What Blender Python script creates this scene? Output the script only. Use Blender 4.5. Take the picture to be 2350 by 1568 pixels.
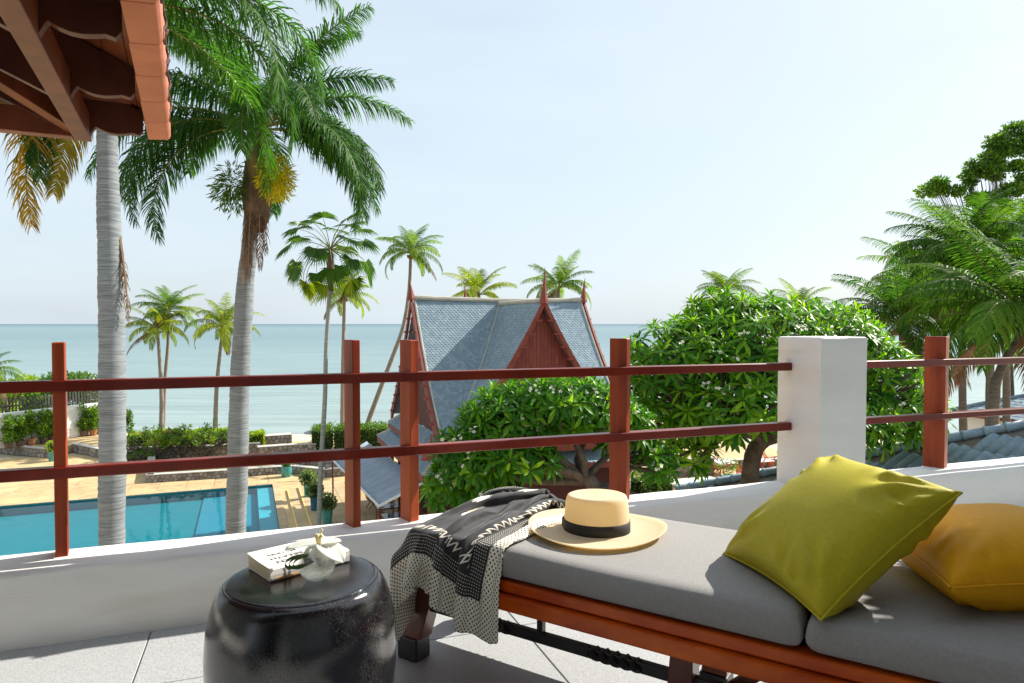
import bpy, math, random
import numpy as np
from mathutils import Vector, Matrix, Euler

rad = math.radians
sc = bpy.context.scene
for o in list(bpy.data.objects):
    bpy.data.objects.remove(o, do_unlink=True)

# ---------------------------------------------------------------- camera
EYE = 1.05
PITCH = math.atan(40.4 / 1567.0)
cam_d = bpy.data.cameras.new('camera')
cam_d.lens = 24.0
cam_d.sensor_width = 36.0
cam_d.clip_start = 0.05
cam_d.clip_end = 60000
cam = bpy.data.objects.new('camera', cam_d)
cam.location = (0, 0, EYE)
cam.rotation_euler = (rad(90) - PITCH, 0, 0)
sc.collection.objects.link(cam)
sc.camera = cam
cam_d.dof.use_dof = False

# ---------------------------------------------------------------- sky and sun
SUN_AZ, SUN_EL = 29.5, 38.0          # azimuth from +X towards +Y
world = bpy.data.worlds.new('World')
sc.world = world
world.use_nodes = True
wn = world.node_tree.nodes
wl = world.node_tree.links
wn.clear()
w_out = wn.new('ShaderNodeOutputWorld')
w_bg = wn.new('ShaderNodeBackground')
w_sky = wn.new('ShaderNodeTexSky')
w_sky.sky_type = 'NISHITA'
w_sky.sun_disc = False
w_sky.sun_elevation = rad(SUN_EL)
w_sky.sun_rotation = rad(90 - SUN_AZ)
w_sky.air_density = 1.0
w_sky.dust_density = 2.2
w_sky.ozone_density = 1.6
w_bg.inputs['Strength'].default_value = 0.090
# thin high cloud: a soft white veil mixed over the clear sky
w_tc = wn.new('ShaderNodeTexCoord')
w_map = wn.new('ShaderNodeMapping')
w_map.inputs['Scale'].default_value = (1.0, 1.6, 4.2)
w_map.inputs['Rotation'].default_value = (0.0, 0.35, 0.5)
w_noise = wn.new('ShaderNodeTexNoise')
w_noise.inputs['Scale'].default_value = 1.5
w_noise.inputs['Detail'].default_value = 6.0
w_noise.inputs['Roughness'].default_value = 0.55
w_ramp = wn.new('ShaderNodeValToRGB')
w_ramp.color_ramp.elements[0].position = 0.30
w_ramp.color_ramp.elements[0].color = (0.66, 0.66, 0.66, 1)
w_ramp.color_ramp.elements[1].position = 0.72
w_ramp.color_ramp.elements[1].color = (0.93, 0.93, 0.93, 1)
w_mix = wn.new('ShaderNodeMix')
w_mix.data_type = 'RGBA'
w_mix.inputs[7].default_value = (4.85, 5.55, 6.05, 1)
wl.new(w_tc.outputs['Generated'], w_map.inputs['Vector'])
wl.new(w_map.outputs['Vector'], w_noise.inputs['Vector'])
wl.new(w_noise.outputs['Fac'], w_ramp.inputs['Fac'])
wl.new(w_ramp.outputs['Color'], w_mix.inputs[0])
wl.new(w_sky.outputs['Color'], w_mix.inputs[6])
wl.new(w_mix.outputs[2], w_bg.inputs['Color'])
wl.new(w_bg.outputs['Background'], w_out.inputs['Surface'])

sun_vec = Vector((math.cos(rad(SUN_EL)) * math.cos(rad(SUN_AZ)),
                  math.cos(rad(SUN_EL)) * math.sin(rad(SUN_AZ)), math.sin(rad(SUN_EL))))
sun_d = bpy.data.lights.new('sun', 'SUN')
sun_d.energy = 4.6
sun_d.angle = rad(0.6)
sun_d.color = (1.0, 0.94, 0.84)
sun = bpy.data.objects.new('sun', sun_d)
sun.rotation_euler = (-sun_vec).to_track_quat('-Z', 'Y').to_euler()
sun.location = (10, 10, 30)
sc.collection.objects.link(sun)

sc.view_settings.view_transform = 'Standard'
sc.view_settings.look = 'None'
sc.view_settings.exposure = 0.92
sc.view_settings.gamma = 1.0
sc.render.engine = 'CYCLES'
sc.cycles.max_bounces = 8
sc.cycles.transparent_max_bounces = 24
sc.cycles.transmission_bounces = 8
sc.cycles.caustics_reflective = False
sc.cycles.caustics_refractive = False
sc.cycles.use_denoising = True
sc.cycles.sample_clamp_indirect = 6.0

# ---------------------------------------------------------------- helpers
COL = sc.collection
F_, CX_, CY_ = 1567.0, 1175.0, 784.0
def ray(px, py):
    dx = (px - CX_) / F_; dz = (CY_ - py) / F_
    return Vector((dx, math.cos(PITCH) + math.sin(PITCH) * dz, -math.sin(PITCH) + math.cos(PITCH) * dz))
def G(px, py, h):                    # where a line of sight meets the level h
    r = ray(px, py); return Vector((0, 0, EYE)) + r * ((h - EYE) / r.z)
def A(px, py, Y):                    # the point of a line of sight at the distance Y
    r = ray(px, py); return Vector((0, 0, EYE)) + r * (Y / r.y)
K = 2350.0 / 2560.0
def GS(x, y, h): return G(x * K, y * K, h)
def AS(x, y, Y): return A(x * K, y * K, Y)

UA = rad(20)
U = Vector((math.cos(UA), math.sin(UA), 0)); V = Vector((-math.sin(UA), math.cos(UA), 0))
def UV(u, v, z=0.0): return U * u + V * v + Vector((0, 0, z))
LA = rad(-33)
Lx = Vector((math.cos(LA), math.sin(LA), 0)); Ly = Vector((-math.sin(LA), math.cos(LA), 0))
def LN(l, n, z=0.0): return Lx * l + Ly * n + Vector((0, 0, z))
ZV = Vector((0, 0, 1))

class MB:
    def __init__(s): s.v = []; s.f = []; s.m = []; s.var = []
    def add(s, vs, fs, mi=0, var=0.0):
        b = len(s.v)
        s.v += [tuple(v) for v in vs]; s.f += [tuple(b + i for i in f) for f in fs]
        s.m += [mi] * len(fs); s.var += [var] * len(vs)
        return s
    def frame(s, o, x, y, z, size, mi=0, bev=0.0):
        """a box: corner frame o + axes x,y,z (unit vectors), size = ((x0,x1),(y0,y1),(z0,z1))"""
        o = Vector(o); x = Vector(x); y = Vector(y); z = Vector(z)
        (x0, x1), (y0, y1), (z0, z1) = size
        P = lambda a, b, c: o + x * a + y * b + z * c
        if bev <= 0:
            vs = [P(a, b, c) for c in (z0, z1) for (a, b) in ((x0, y0), (x1, y0), (x1, y1), (x0, y1))]
            fs = [(3, 2, 1, 0), (4, 5, 6, 7), (0, 1, 5, 4), (1, 2, 6, 5), (2, 3, 7, 6), (3, 0, 4, 7)]
            return s.add(vs, fs, mi)
        b_ = bev
        def ring(ax, ay, c): return [P(a, b, c) for (a, b) in
            ((x0 + ax, y0 + ay + 0), (x1 - ax, y0 + ay), (x1 - ax, y1 - ay), (x0 + ax, y1 - ay))]
        # chamfered box: 24 vertices
        pts = []
        def cr(a0, a1, b0, b1, c):   # 8 corner-cut points at height c
            return [P(a0 + b_, b0, c), P(a1 - b_, b0, c), P(a1, b0 + b_, c), P(a1, b1 - b_, c),
                    P(a1 - b_, b1, c), P(a0 + b_, b1, c), P(a0, b1 - b_, c), P(a0, b0 + b_, c)]
        lo = cr(x0, x1, y0, y1, z0 + b_); hi = cr(x0, x1, y0, y1, z1 - b_)
        bo = [P(x0 + b_, y0 + b_, z0), P(x1 - b_, y0 + b_, z0), P(x1 - b_, y1 - b_, z0), P(x0 + b_, y1 - b_, z0)]
        to = [P(x0 + b_, y0 + b_, z1), P(x1 - b_, y0 + b_, z1), P(x1 - b_, y1 - b_, z1), P(x0 + b_, y1 - b_, z1)]
        vs = lo + hi + bo + to
        fs = [(i, (i + 1) % 8, 8 + (i + 1) % 8, 8 + i) for i in range(8)]
        fs += [(19, 18, 17, 16), (20, 21, 22, 23)]
        fs += [(16, 17, 1, 0), (17, 18, 3, 2), (18, 19, 5, 4), (19, 16, 7, 6)]
        fs += [(8, 9, 21, 20), (10, 11, 22, 21), (12, 13, 23, 22), (14, 15, 20, 23)]
        fs += [(0, 7, 16), (2, 1, 17), (4, 3, 18), (6, 5, 19), (15, 8, 20), (9, 10, 21), (11, 12, 22), (13, 14, 23)]
        return s.add(vs, fs, mi)
    def box(s, c, size, mi=0, rz=0.0, bev=0.0):
        x = Vector((math.cos(rz), math.sin(rz), 0)); y = Vector((-math.sin(rz), math.cos(rz), 0))
        h = [(-q / 2, q / 2) for q in size]
        return s.frame(c, x, y, ZV, h, mi, bev)
    def bar(s, a, b, w, h, mi=0, up=ZV, bev=0.0):
        a = Vector(a); b = Vector(b); d = b - a; L = d.length; d = d / L
        up = Vector(up)
        if abs(d.dot(up)) > 0.98: up = Vector((1, 0, 0))
        y = up.cross(d).normalized(); z = d.cross(y)
        return s.frame(a, d, y, z, ((0, L), (-w / 2, w / 2), (-h / 2, h / 2)), mi, bev)
    def tube(s, pts, rr, n=8, mi=0, cap=True, var=0.0, jit=0.0, rng=None):
        pts = [Vector(p) for p in pts]; vs = []; fs = []
        prev = None
        for i, p in enumerate(pts):
            t = (pts[min(i + 1, len(pts) - 1)] - pts[max(i - 1, 0)])
            t = t.normalized() if t.length > 1e-9 else Vector((0, 0, 1))
            if prev is None:
                a = t.orthogonal().normalized()
            else:
                a = (prev - t * prev.dot(t))
                a = a.normalized() if a.length > 1e-6 else t.orthogonal().normalized()
            prev = a; b = t.cross(a)
            r = rr[i] if hasattr(rr, '__len__') else rr
            for k in range(n):
                q = 2 * math.pi * k / n
                rk = r * (1 + (rng.uniform(-jit, jit) if jit else 0))
                vs.append(p + a * (rk * math.cos(q)) + b * (rk * math.sin(q)))
        for i in range(len(pts) - 1):
            for k in range(n):
                k2 = (k + 1) % n
                fs.append((i * n + k, i * n + k2, (i + 1) * n + k2, (i + 1) * n + k))
        if cap:
            fs.append(tuple(range(n - 1, -1, -1))); fs.append(tuple((len(pts) - 1) * n + k for k in range(n)))
        return s.add(vs, fs, mi, var)
    def lathe(s, prof, n=32, o=(0, 0, 0), mi=0, ax=ZV, cap=True):
        o = Vector(o); vs = []; fs = []
        for (r, z) in prof:
            for k in range(n):
                q = 2 * math.pi * k / n
                vs.append(o + Vector((r * math.cos(q), r * math.sin(q), z)))
        m = len(prof)
        for i in range(m - 1):
            for k in range(n):
                k2 = (k + 1) % n
                fs.append((i * n + k, i * n + k2, (i + 1) * n + k2, (i + 1) * n + k))
        if cap:
            if prof[0][0] > 1e-5: fs.append(tuple(range(n - 1, -1, -1)))
            if prof[-1][0] > 1e-5: fs.append(tuple((m - 1) * n + k for k in range(n)))
        return s.add(vs, fs, mi)
    def prism(s, poly, off, mi=0):
        """polygon (list of points) extruded by the vector off"""
        n = len(poly); off = Vector(off)
        vs = [Vector(p) for p in poly] + [Vector(p) + off for p in poly]
        fs = [tuple(range(n - 1, -1, -1)), tuple(range(n, 2 * n))] + [(i, (i + 1) % n, n + (i + 1) % n, n + i) for i in range(n)]
        return s.add(vs, fs, mi)
    def arrays(s, V_, faces, mi=0, var=None):
        b = len(s.v)
        s.v += [tuple(v) for v in V_.tolist()]
        s.f += [tuple(b + i for i in f) for f in faces]
        s.m += [mi] * len(faces)
        s.var += (var.tolist() if var is not None else [0.0] * len(V_))
        return s
    def mesh(s, name, mats, smooth=False, var=False):
        me = bpy.data.meshes.new(name)
        me.from_pydata(s.v, [], s.f)
        for m in (mats if isinstance(mats, (list, tuple)) else [mats]): me.materials.append(m)
        if len(me.materials) > 1: me.polygons.foreach_set('material_index', s.m)
        if smooth: me.polygons.foreach_set('use_smooth', [True] * len(me.polygons))
        if var:
            at = me.attributes.new('var', 'FLOAT', 'POINT'); at.data.foreach_set('value', s.var)
        me.update()
        return me
    def build(s, name, mats, parent=None, smooth=False, var=False, fix=False):
        me = s.mesh(name, mats, smooth, var)
        if fix: fixn(me)
        return link(name, me, parent)

def fixn(me):
    import bmesh
    bm = bmesh.new(); bm.from_mesh(me); bmesh.ops.recalc_face_normals(bm, faces=bm.faces); bm.to_mesh(me); bm.free()

def link(name, data, parent=None, mat=None):
    o = bpy.data.objects.new(name, data); COL.objects.link(o)
    if parent is not None: o.parent = parent
    if mat is not None: o.matrix_local = mat
    return o
LABELS = {}
def tag(o, label, cat, group=None):
    o['label'] = label; o['category'] = cat
    if group: o['group'] = group
    return o
def thing(name, label, cat, loc=(0, 0, 0), rz=0.0, group=None):
    o = bpy.data.objects.new(name, None); COL.objects.link(o)
    o.location = loc; o.rotation_euler = (0, 0, rz); o.empty_display_size = 0.1
    return tag(o, label, cat, group)
def kind(o, k): o['kind'] = k; return o
def smooth_by_angle(o, ang=40):
    me = o.data
    try: me.set_sharp_from_angle(angle=rad(ang))
    except Exception: pass
    me.polygons.foreach_set('use_smooth', [True] * len(me.polygons))
    return o
def bevel(o, w=0.004, seg=2):
    m = o.modifiers.new('bevel', 'BEVEL'); m.width = w; m.segments = seg; m.limit_method = 'ANGLE'; m.angle_limit = rad(35)
    m.harden_normals = False
    return o

# ---------------------------------------------------------------- materials
MATS = {}
def nodes_of(name):
    m = bpy.data.materials.new(name); m.use_nodes = True
    nt = m.node_tree; nt.nodes.clear()
    return m, nt.nodes, nt.links
def mat(name, c1, c2=None, scale=6.0, rough=0.6, rough2=None, bump=0.0, bscale=None, spec=0.5, metal=0.0, coat=0.0,
        stretch=(1, 1, 1), detail=5.0, lo=0.35, hi=0.65, sheen=0.0, c3=None, s3=40.0, f3=(0.62, 0.70), objrand=0.0, coord='Object', bdist=0.02, rz=0.0):
    m, N, L = nodes_of(name)
    out = N.new('ShaderNodeOutputMaterial'); p = N.new('ShaderNodeBsdfPrincipled')
    L.new(p.outputs[0], out.inputs[0])
    p.inputs['Roughness'].default_value = rough
    p.inputs['Metallic'].default_value = metal
    p.inputs['Specular IOR Level'].default_value = spec
    p.inputs['Coat Weight'].default_value = coat
    p.inputs['Coat Roughness'].default_value = 0.08
    if sheen: p.inputs['Sheen Weight'].default_value = sheen
    tc = N.new('ShaderNodeTexCoord'); mp = N.new('ShaderNodeMapping')
    mp.inputs['Scale'].default_value = stretch; mp.inputs['Rotation'].default_value = (0, 0, rz)
    L.new(tc.outputs[coord], mp.inputs['Vector'])
    vec = mp.outputs['Vector']
    if objrand > 0:
        oi = N.new('ShaderNodeObjectInfo'); ad = N.new('ShaderNodeVectorMath'); ad.operation = 'ADD'
        ml = N.new('ShaderNodeMath'); ml.operation = 'MULTIPLY'; ml.inputs[1].default_value = 37.0
        L.new(oi.outputs['Random'], ml.inputs[0]); L.new(vec, ad.inputs[0]); L.new(ml.outputs[0], ad.inputs[1]); vec = ad.outputs[0]
    nz = N.new('ShaderNodeTexNoise'); nz.inputs['Scale'].default_value = scale; nz.inputs['Detail'].default_value = detail
    nz.inputs['Roughness'].default_value = 0.6
    L.new(vec, nz.inputs['Vector'])
    col = None
    if c2 is not None:
        mr = N.new('ShaderNodeMapRange'); mr.inputs[1].default_value = lo; mr.inputs[2].default_value = hi
        L.new(nz.outputs['Fac'], mr.inputs[0])
        mx = N.new('ShaderNodeMix'); mx.data_type = 'RGBA'
        mx.inputs[6].default_value = (*c1, 1); mx.inputs[7].default_value = (*c2, 1)
        L.new(mr.outputs[0], mx.inputs[0]); col = mx.outputs[2]
    else:
        rgb = N.new('ShaderNodeRGB'); rgb.outputs[0].default_value = (*c1, 1); col = rgb.outputs[0]
    if c3 is not None:
        n3 = N.new('ShaderNodeTexNoise'); n3.inputs['Scale'].default_value = s3; n3.inputs['Detail'].default_value = 4
        L.new(vec, n3.inputs['Vector'])
        m3 = N.new('ShaderNodeMapRange'); m3.inputs[1].default_value = f3[0]; m3.inputs[2].default_value = f3[1]
        L.new(n3.outputs['Fac'], m3.inputs[0])
        x3 = N.new('ShaderNodeMix'); x3.data_type = 'RGBA'; x3.inputs[7].default_value = (*c3, 1)
        L.new(m3.outputs[0], x3.inputs[0]); L.new(col, x3.inputs[6]); col = x3.outputs[2]
    if objrand > 0:
        hs = N.new('ShaderNodeHueSaturation')
        mr2 = N.new('ShaderNodeMapRange'); mr2.inputs[3].default_value = 1 - objrand; mr2.inputs[4].default_value = 1 + objrand
        L.new(oi.outputs['Random'], mr2.inputs[0]); L.new(mr2.outputs[0], hs.inputs['Value']); L.new(col, hs.inputs['Color']); col = hs.outputs[0]
    L.new(col, p.inputs['Base Color'])
    if rough2 is not None:
        mr3 = N.new('ShaderNodeMapRange'); mr3.inputs[1].default_value = 0.3; mr3.inputs[2].default_value = 0.7
        mr3.inputs[3].default_value = rough; mr3.inputs[4].default_value = rough2
        L.new(nz.outputs['Fac'], mr3.inputs[0]); L.new(mr3.outputs[0], p.inputs['Roughness'])
    if bump:
        b = N.new('ShaderNodeBump'); b.inputs['Strength'].default_value = bump; b.inputs['Distance'].default_value = bdist
        if bscale:
            nb = N.new('ShaderNodeTexNoise'); nb.inputs['Scale'].default_value = bscale; nb.inputs['Detail'].default_value = 4
            L.new(vec, nb.inputs['Vector']); L.new(nb.outputs['Fac'], b.inputs['Height'])
        else: L.new(nz.outputs['Fac'], b.inputs['Height'])
        L.new(b.outputs[0], p.inputs['Normal'])
    MATS[name] = m
    return m

def leafmat(name, dark, light, transl=0.4, rough=0.4, tcol=None, spec=0.5, mid=None):
    """foliage: colour picked per leaf, part of the light passes through"""
    m, N, L = nodes_of(name)
    out = N.new('ShaderNodeOutputMaterial'); p = N.new('ShaderNodeBsdfPrincipled'); t = N.new('ShaderNodeBsdfTranslucent'); mx = N.new('ShaderNodeMixShader')
    mx.inputs[0].default_value = transl
    at = N.new('ShaderNodeAttribute'); at.attribute_name = 'var'
    oi = N.new('ShaderNodeObjectInfo')
    ad = N.new('ShaderNodeMath'); ad.operation = 'ADD'; fr = N.new('ShaderNodeMath'); fr.operation = 'FRACT'
    L.new(at.outputs['Fac'], ad.inputs[0]); L.new(oi.outputs['Random'], ad.inputs[1]); L.new(ad.outputs[0], fr.inputs[0])
    cr = N.new('ShaderNodeValToRGB')
    cr.color_ramp.elements[0].color = (*dark, 1); cr.color_ramp.elements[1].color = (*light, 1)
    if mid is not None:
        e = cr.color_ramp.elements.new(0.55); e.color = (*mid, 1)
    L.new(fr.outputs[0], cr.inputs['Fac']); L.new(cr.outputs[0], p.inputs['Base Color'])
    tm = N.new('ShaderNodeMix'); tm.data_type = 'RGBA'; tm.blend_type = 'MULTIPLY'; tm.inputs[0].default_value = 1.0
    tm.inputs[7].default_value = (*(tcol or (2.2, 2.0, 0.9)), 1)
    L.new(cr.outputs[0], tm.inputs[6]); L.new(tm.outputs[2], t.inputs['Color'])
    p.inputs['Roughness'].default_value = rough; p.inputs['Specular IOR Level'].default_value = spec
    L.new(p.outputs[0], mx.inputs[1]); L.new(t.outputs[0], mx.inputs[2]); L.new(mx.outputs[0], out.inputs[0])
    MATS[name] = m
    return m

DZ = -8.45           # pool deck level
SEA = -11.0

mat('plaster', (0.80, 0.795, 0.77), (0.72, 0.71, 0.68), scale=3.0, rough=0.75, bump=0.28, bscale=70, stretch=(0.4, 0.4, 1.8), bdist=0.008,
    c3=(0.60, 0.55, 0.47), s3=2.6, f3=(0.58, 0.80))
mat('rail_wood', (0.125, 0.009, 0.004), (0.19, 0.018, 0.007), scale=5, rough=0.36, bump=0.12, bscale=30, stretch=(1, 1, 0.12), coat=0.18, spec=0.3, bdist=0.004, objrand=0.12)
mat('post_wood', (0.20, 0.024, 0.008), (0.42, 0.080, 0.020), scale=7, rough=0.45, spec=0.25, bump=0.12, bscale=40, stretch=(1.5, 1.5, 0.14), coat=0.0, bdist=0.004, objrand=0.14)
mat('bed_wood', (0.36, 0.040, 0.002), (0.64, 0.125, 0.004), scale=5, rough=0.30, spec=0.25, bump=0.06, bscale=60, stretch=(0.14, 1.4, 1.4), coat=0.05, rz=-LA, bdist=0.003)
mat('leg_wood', (0.09, 0.020, 0.009), (0.16, 0.038, 0.014), scale=9, rough=0.4, bump=0.1, bscale=40, coat=0.2, bdist=0.004)
mat('black_wood', (0.010, 0.010, 0.011), (0.022, 0.021, 0.020), scale=12, rough=0.42, bump=0.15, bscale=50, bdist=0.004)
mat('grey_fabric', (0.265, 0.258, 0.252), (0.305, 0.297, 0.29), scale=140, rough=0.9, bump=0.35, bscale=700, sheen=0.0, spec=0.2, bdist=0.0015)
mat('granite', (0.36, 0.375, 0.39), (0.46, 0.47, 0.475), scale=150, rough=0.55, c3=(0.17, 0.175, 0.185), s3=330, f3=(0.58, 0.64), bump=0.1, bscale=200, bdist=0.002, objrand=0.05)
mat('grout', (0.10, 0.10, 0.10), rough=0.9)
mat('soffit_wood', (0.11, 0.028, 0.011), (0.19, 0.052, 0.020), scale=6, rough=0.45, bump=0.1, bscale=40, stretch=(1, 1, 1), objrand=0.15, bdist=0.004)
mat('rafter_wood', (0.055, 0.014, 0.008), (0.10, 0.028, 0.014), scale=6, rough=0.45, bump=0.1, bscale=40, objrand=0.12, bdist=0.004)
mat('eave_tile', (0.38, 0.115, 0.055), (0.48, 0.165, 0.085), scale=5, rough=0.5, bump=0.1, bscale=40, objrand=0.06, bdist=0.004)
# ================================================================ TERRACE
# floor: a mortar bed with granite slabs laid on it (slabs are children)
fl = MB(); fl.frame((0, 0, 0), U, V, ZV, ((-6.0, 9.0), (-3.0, 2.62), (-0.30, -0.012)))
floor = kind(fl.build('terrace_floor', MATS['grout']), 'structure')
rng = random.Random(3)
TS = 0.60
slab = MB(); slab.frame((0, 0, 0), U, V, ZV, ((0.002, TS - 0.002), (0.002, TS - 0.002), (-0.03, 0.0)), bev=0.0015)
slab_me = slab.mesh('slab', MATS['granite'])
for iu in range(-6, 11):
    for iv in range(-6, 8):
        u0 = 0.83 + iu * TS; v0 = 2.20 - iv * TS
        if v0 > 2.61: continue
        if v0 + TS > 2.61: continue
        p = UV(u0 + TS / 2, v0 + TS / 2)
        if abs(p.x) > abs(p.y) * 0.95 + 1.2 or p.y < -0.4: continue
        link('slab', slab_me, floor, Matrix.Translation(UV(u0, v0, rng.uniform(-0.0006, 0.0006))))
cut = MB(); cut.frame((0, 0, 0), U, V, ZV, ((0.002, TS - 0.002), (0.002, 0.408), (-0.03, 0.0)), bev=0.0015)
cut_me = cut.mesh('slab', MATS['granite'])
for iu in range(-6, 11):
    u0 = 0.83 + iu * TS
    link('slab', cut_me, floor, Matrix.Translation(UV(u0, 2.20, 0)))

# low parapet wall
VI, VO, PH = 2.595, 2.815, 0.248
def parapet_mesh():
    m = MB(); n = 60; u0, u1 = -6.0, 9.0; r = random.Random(5)
    prof = [(VI - 0.004, -0.012), (VI, 0.02), (VI, PH - 0.022), (VI + 0.006, PH - 0.007), (VI + 0.022, PH), (VO - 0.02, PH + 0.002), (VO - 0.005, PH - 0.006), (VO, PH - 0.022), (VO, DZ)]
    vs = []; fs = []
    for i in range(n + 1):
        for (v, z) in prof:
            j = 0.0022 if z > 0.05 else 0
            vs.append(UV(u0 + (u1 - u0) * i / n, v + r.uniform(-j, j), z + (r.uniform(-j, j) if z > .1 else 0)))
    k = len(prof)
    for i in range(n):
        for q in range(k - 1):
            fs.append((i * k + q, (i + 1) * k + q, (i + 1) * k + q + 1, i * k + q + 1))
    m.add(vs, fs); return m
par = parapet_mesh().build('parapet_wall', MATS['plaster'], fix=False)
smooth_by_angle(par, 50)
tag(par, 'low white plastered parapet wall edging the terrace under the red railings', 'wall')
bl = MB(); bl.frame((0, 0, 0), U, V, ZV, ((-6.0, 9.0), (-3.0, VO - 0.06), (DZ, -0.32)))
kind(bl.build('building_below', MATS['plaster']), 'structure')

CU0, CU1, CV0, CV1, CT = 2.462, 2.745, 2.516, 2.80, 0.987
def wobbly_column():
    m = MB(); r = random.Random(8); ring = []
    def loop(z, ins=0.0):
        pts = []
        seg = 6
        cs = [(CU0 + ins, CV0 + ins), (CU1 - ins, CV0 + ins), (CU1 - ins, CV1 - ins), (CU0 + ins, CV1 - ins)]
        for a in range(4):
            p, q = cs[a], cs[(a + 1) % 4]
            for k in range(seg):
                t = k / seg
                j = 0.0012
                pts.append(UV(p[0] + (q[0] - p[0]) * t + r.uniform(-j, j), p[1] + (q[1] - p[1]) * t + r.uniform(-j, j), z))
        return pts
    zs = [-0.012] + [0.05 * i for i in range(1, 20)] + [CT - 0.012, CT - 0.004, CT]
    ins = [0] * (len(zs) - 3) + [0, 0.002, 0.008]
    vs = []
    for z, i_ in zip(zs, ins): vs += loop(z, i_)
    n = 24; fs = []
    for i in range(len(zs) - 1):
        for k in range(n): fs.append((i * n + k, i * n + (k + 1) % n, (i + 1) * n + (k + 1) % n, (i + 1) * n + k))
    fs.append(tuple((len(zs) - 1) * n + k for k in range(n)))
    m.add(vs, fs); return m
colm = wobbly_column().build('column', MATS['plaster']); smooth_by_angle(colm, 40)
tag(colm, 'square white plastered column standing between the two red railings', 'column')

# railings: posts and rails are the parts
def railing(label, posts, rails):
    t = thing('railing', label, 'railing', UV((rails[0][0] + rails[0][1]) / 2, 2.72, PH))
    inv = t.matrix_basis.inverted()
    for (u, w, d, top, tw) in posts:
        m = MB()
        a = UA + rad(tw); x = Vector((math.cos(a), math.sin(a), 0)); y = Vector((-math.sin(a), math.cos(a), 0))
        m.frame(UV(u, 2.705, 0), x, y, ZV, ((0, w), (0, d), (PH - 0.03, top)), bev=0.0025)
        link('post', m.mesh('post', MATS['post_wood']), t, inv.copy())
        g = MB(); g.frame(UV(u, 2.705, 0), x, y, ZV, ((-0.006, w + 0.006), (-0.006, d + 0.006), (PH - 0.03, PH + 0.0035)), bev=0.002)
        link('mortar_collar', g.mesh('mortar_collar', MATS['plaster']), t, inv.copy())
    for (u0, u1, z0, z1) in rails:
        m = MB(); m.frame((0, 0, 0), U, V, ZV, ((u0, u1), (2.701, 2.748), (z0, z1)), bev=0.003)
        link('rail', m.mesh('rail', MATS['rail_wood']), t, inv.copy())
    return t
railing('long dark red timber railing with four posts along the terrace edge', [(-0.675, 0.037, 0.075, 0.987, 10), (0.325, 0.032, 0.080, 0.987, 19), (0.551, 0.040, 0.080, 0.985, 21), (1.532, 0.032, 0.093, 0.984, 26)],
        [(-4.2, CU0 + 0.003, 0.8185, 0.8572), (-4.2, CU0 + 0.003, 0.521, 0.560)])
railing('short red timber railing with one post beyond the white column', [(3.520, 0.066, 0.105, 0.980, 24)],
        [(CU1 - 0.003, 8.0, 0.8185, 0.8572), (CU1 - 0.003, 8.0, 0.525, 0.5595)])

# ================================================================ EAVE of the neighbouring roof, seen from below
C0 = A(386, 320, 4.25)
ea = rad(-25.6)
E_ = Vector((-math.sin(ea), -math.cos(ea), 0)) * 1.0
E_ = Vector((0.432, -0.902, 0)).normalized()
W_ = Vector((-0.902, -0.432, 0)).normalized()
PT = rad(30)
S_ = (W_ * math.cos(PT) + ZV * math.sin(PT)).normalized()
N_ = (E_.cross(S_)).normalized()
if N_.z < 0: N_ = -N_
eave = thing('eave_roof', 'red-brown timber eave with terracotta edge tiles reaching in at the top corner', 'roof', C0)
einv = eave.matrix_basis.inverted()
def eave_part(name, m, matn, smooth=False, bv=0):
    me = m.mesh(name, MATS[matn]); fixn(me)
    o = link(name, me, eave, einv.copy())
    if bv: bevel(o, bv, 2)
    return o
for i in range(9):                       # L-shaped edge tiles
    m = MB(); a0 = i * 0.40 - 0.02; a1 = a0 + 0.396
    dz = 0.0
    prof = [(0.0, 0.0), (0.110, -0.010), (0.110, 0.012), (0.03, 0.03), (0.028, 0.235), (-0.012, 0.245), (-0.014, 0.02)]
    base = C0 + ZV * 0.0
    pl = [base + E_ * a0 + W_ * b + ZV * c for b, c in prof]
    m.prism(pl, E_ * (a1 - a0) + W_ * 0.003)
    eave_part('edge_tile', m, 'eave_tile', bv=0.006)
    # raised lip where the next tile overlaps
    m = MB()
    pts = [base + E_ * (a1 - 0.005) + W_ * (-0.018 + 0.006 * math.sin(k * 0.9)) + ZV * (0.01 + k * 0.018) + E_ * (0.03 * math.sin(k * 0.8)) for k in range(13)]
    m.tube(pts, 0.0055, 6)
    eave_part('tile_lip', m, 'rafter_wood')
TP = math.tan(rad(25)); cP = math.cos(rad(25)); sP = math.sin(rad(25))
def eq(a, b, z): return C0 + E_ * a + W_ * b + ZV * z
Z_B = 0.085                              # underside of the boards at the eave
PLW = 0.118
S2 = (W_ * cP + ZV * sP).normalized(); N2 = (ZV * cP - W_ * sP).normalized()
S3 = (E_ * cP + ZV * sP).normalized(); N3 = (ZV * cP - E_ * sP).normalized()
for i in range(22):                      # boards of the near slope, cut along the hip
    m = MB(); b0 = 0.05 + i * PLW * cP; a0 = max(0.02, b0)
    m.frame(eq(0, 0.05, Z_B), E_, S2, N2, ((a0, 3.9), (i * PLW + 0.0015, (i + 1) * PLW - 0.0025), (0.0, 0.02)))
    eave_part('soffit_board', m, 'soffit_wood', bv=0.003)
for i in range(16):                      # boards of the far slope
    m = MB(); a0 = 0.02 + i * PLW * cP; b0 = a0 + 0.06
    m.frame(eq(0.02, 0, Z_B), W_, S3, N3, ((b0, 3.2), (i * PLW + 0.0015, (i + 1) * PLW - 0.0025), (0.0, 0.02)))
    eave_part('soffit_board', m, 'soffit_wood', bv=0.003)
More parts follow.
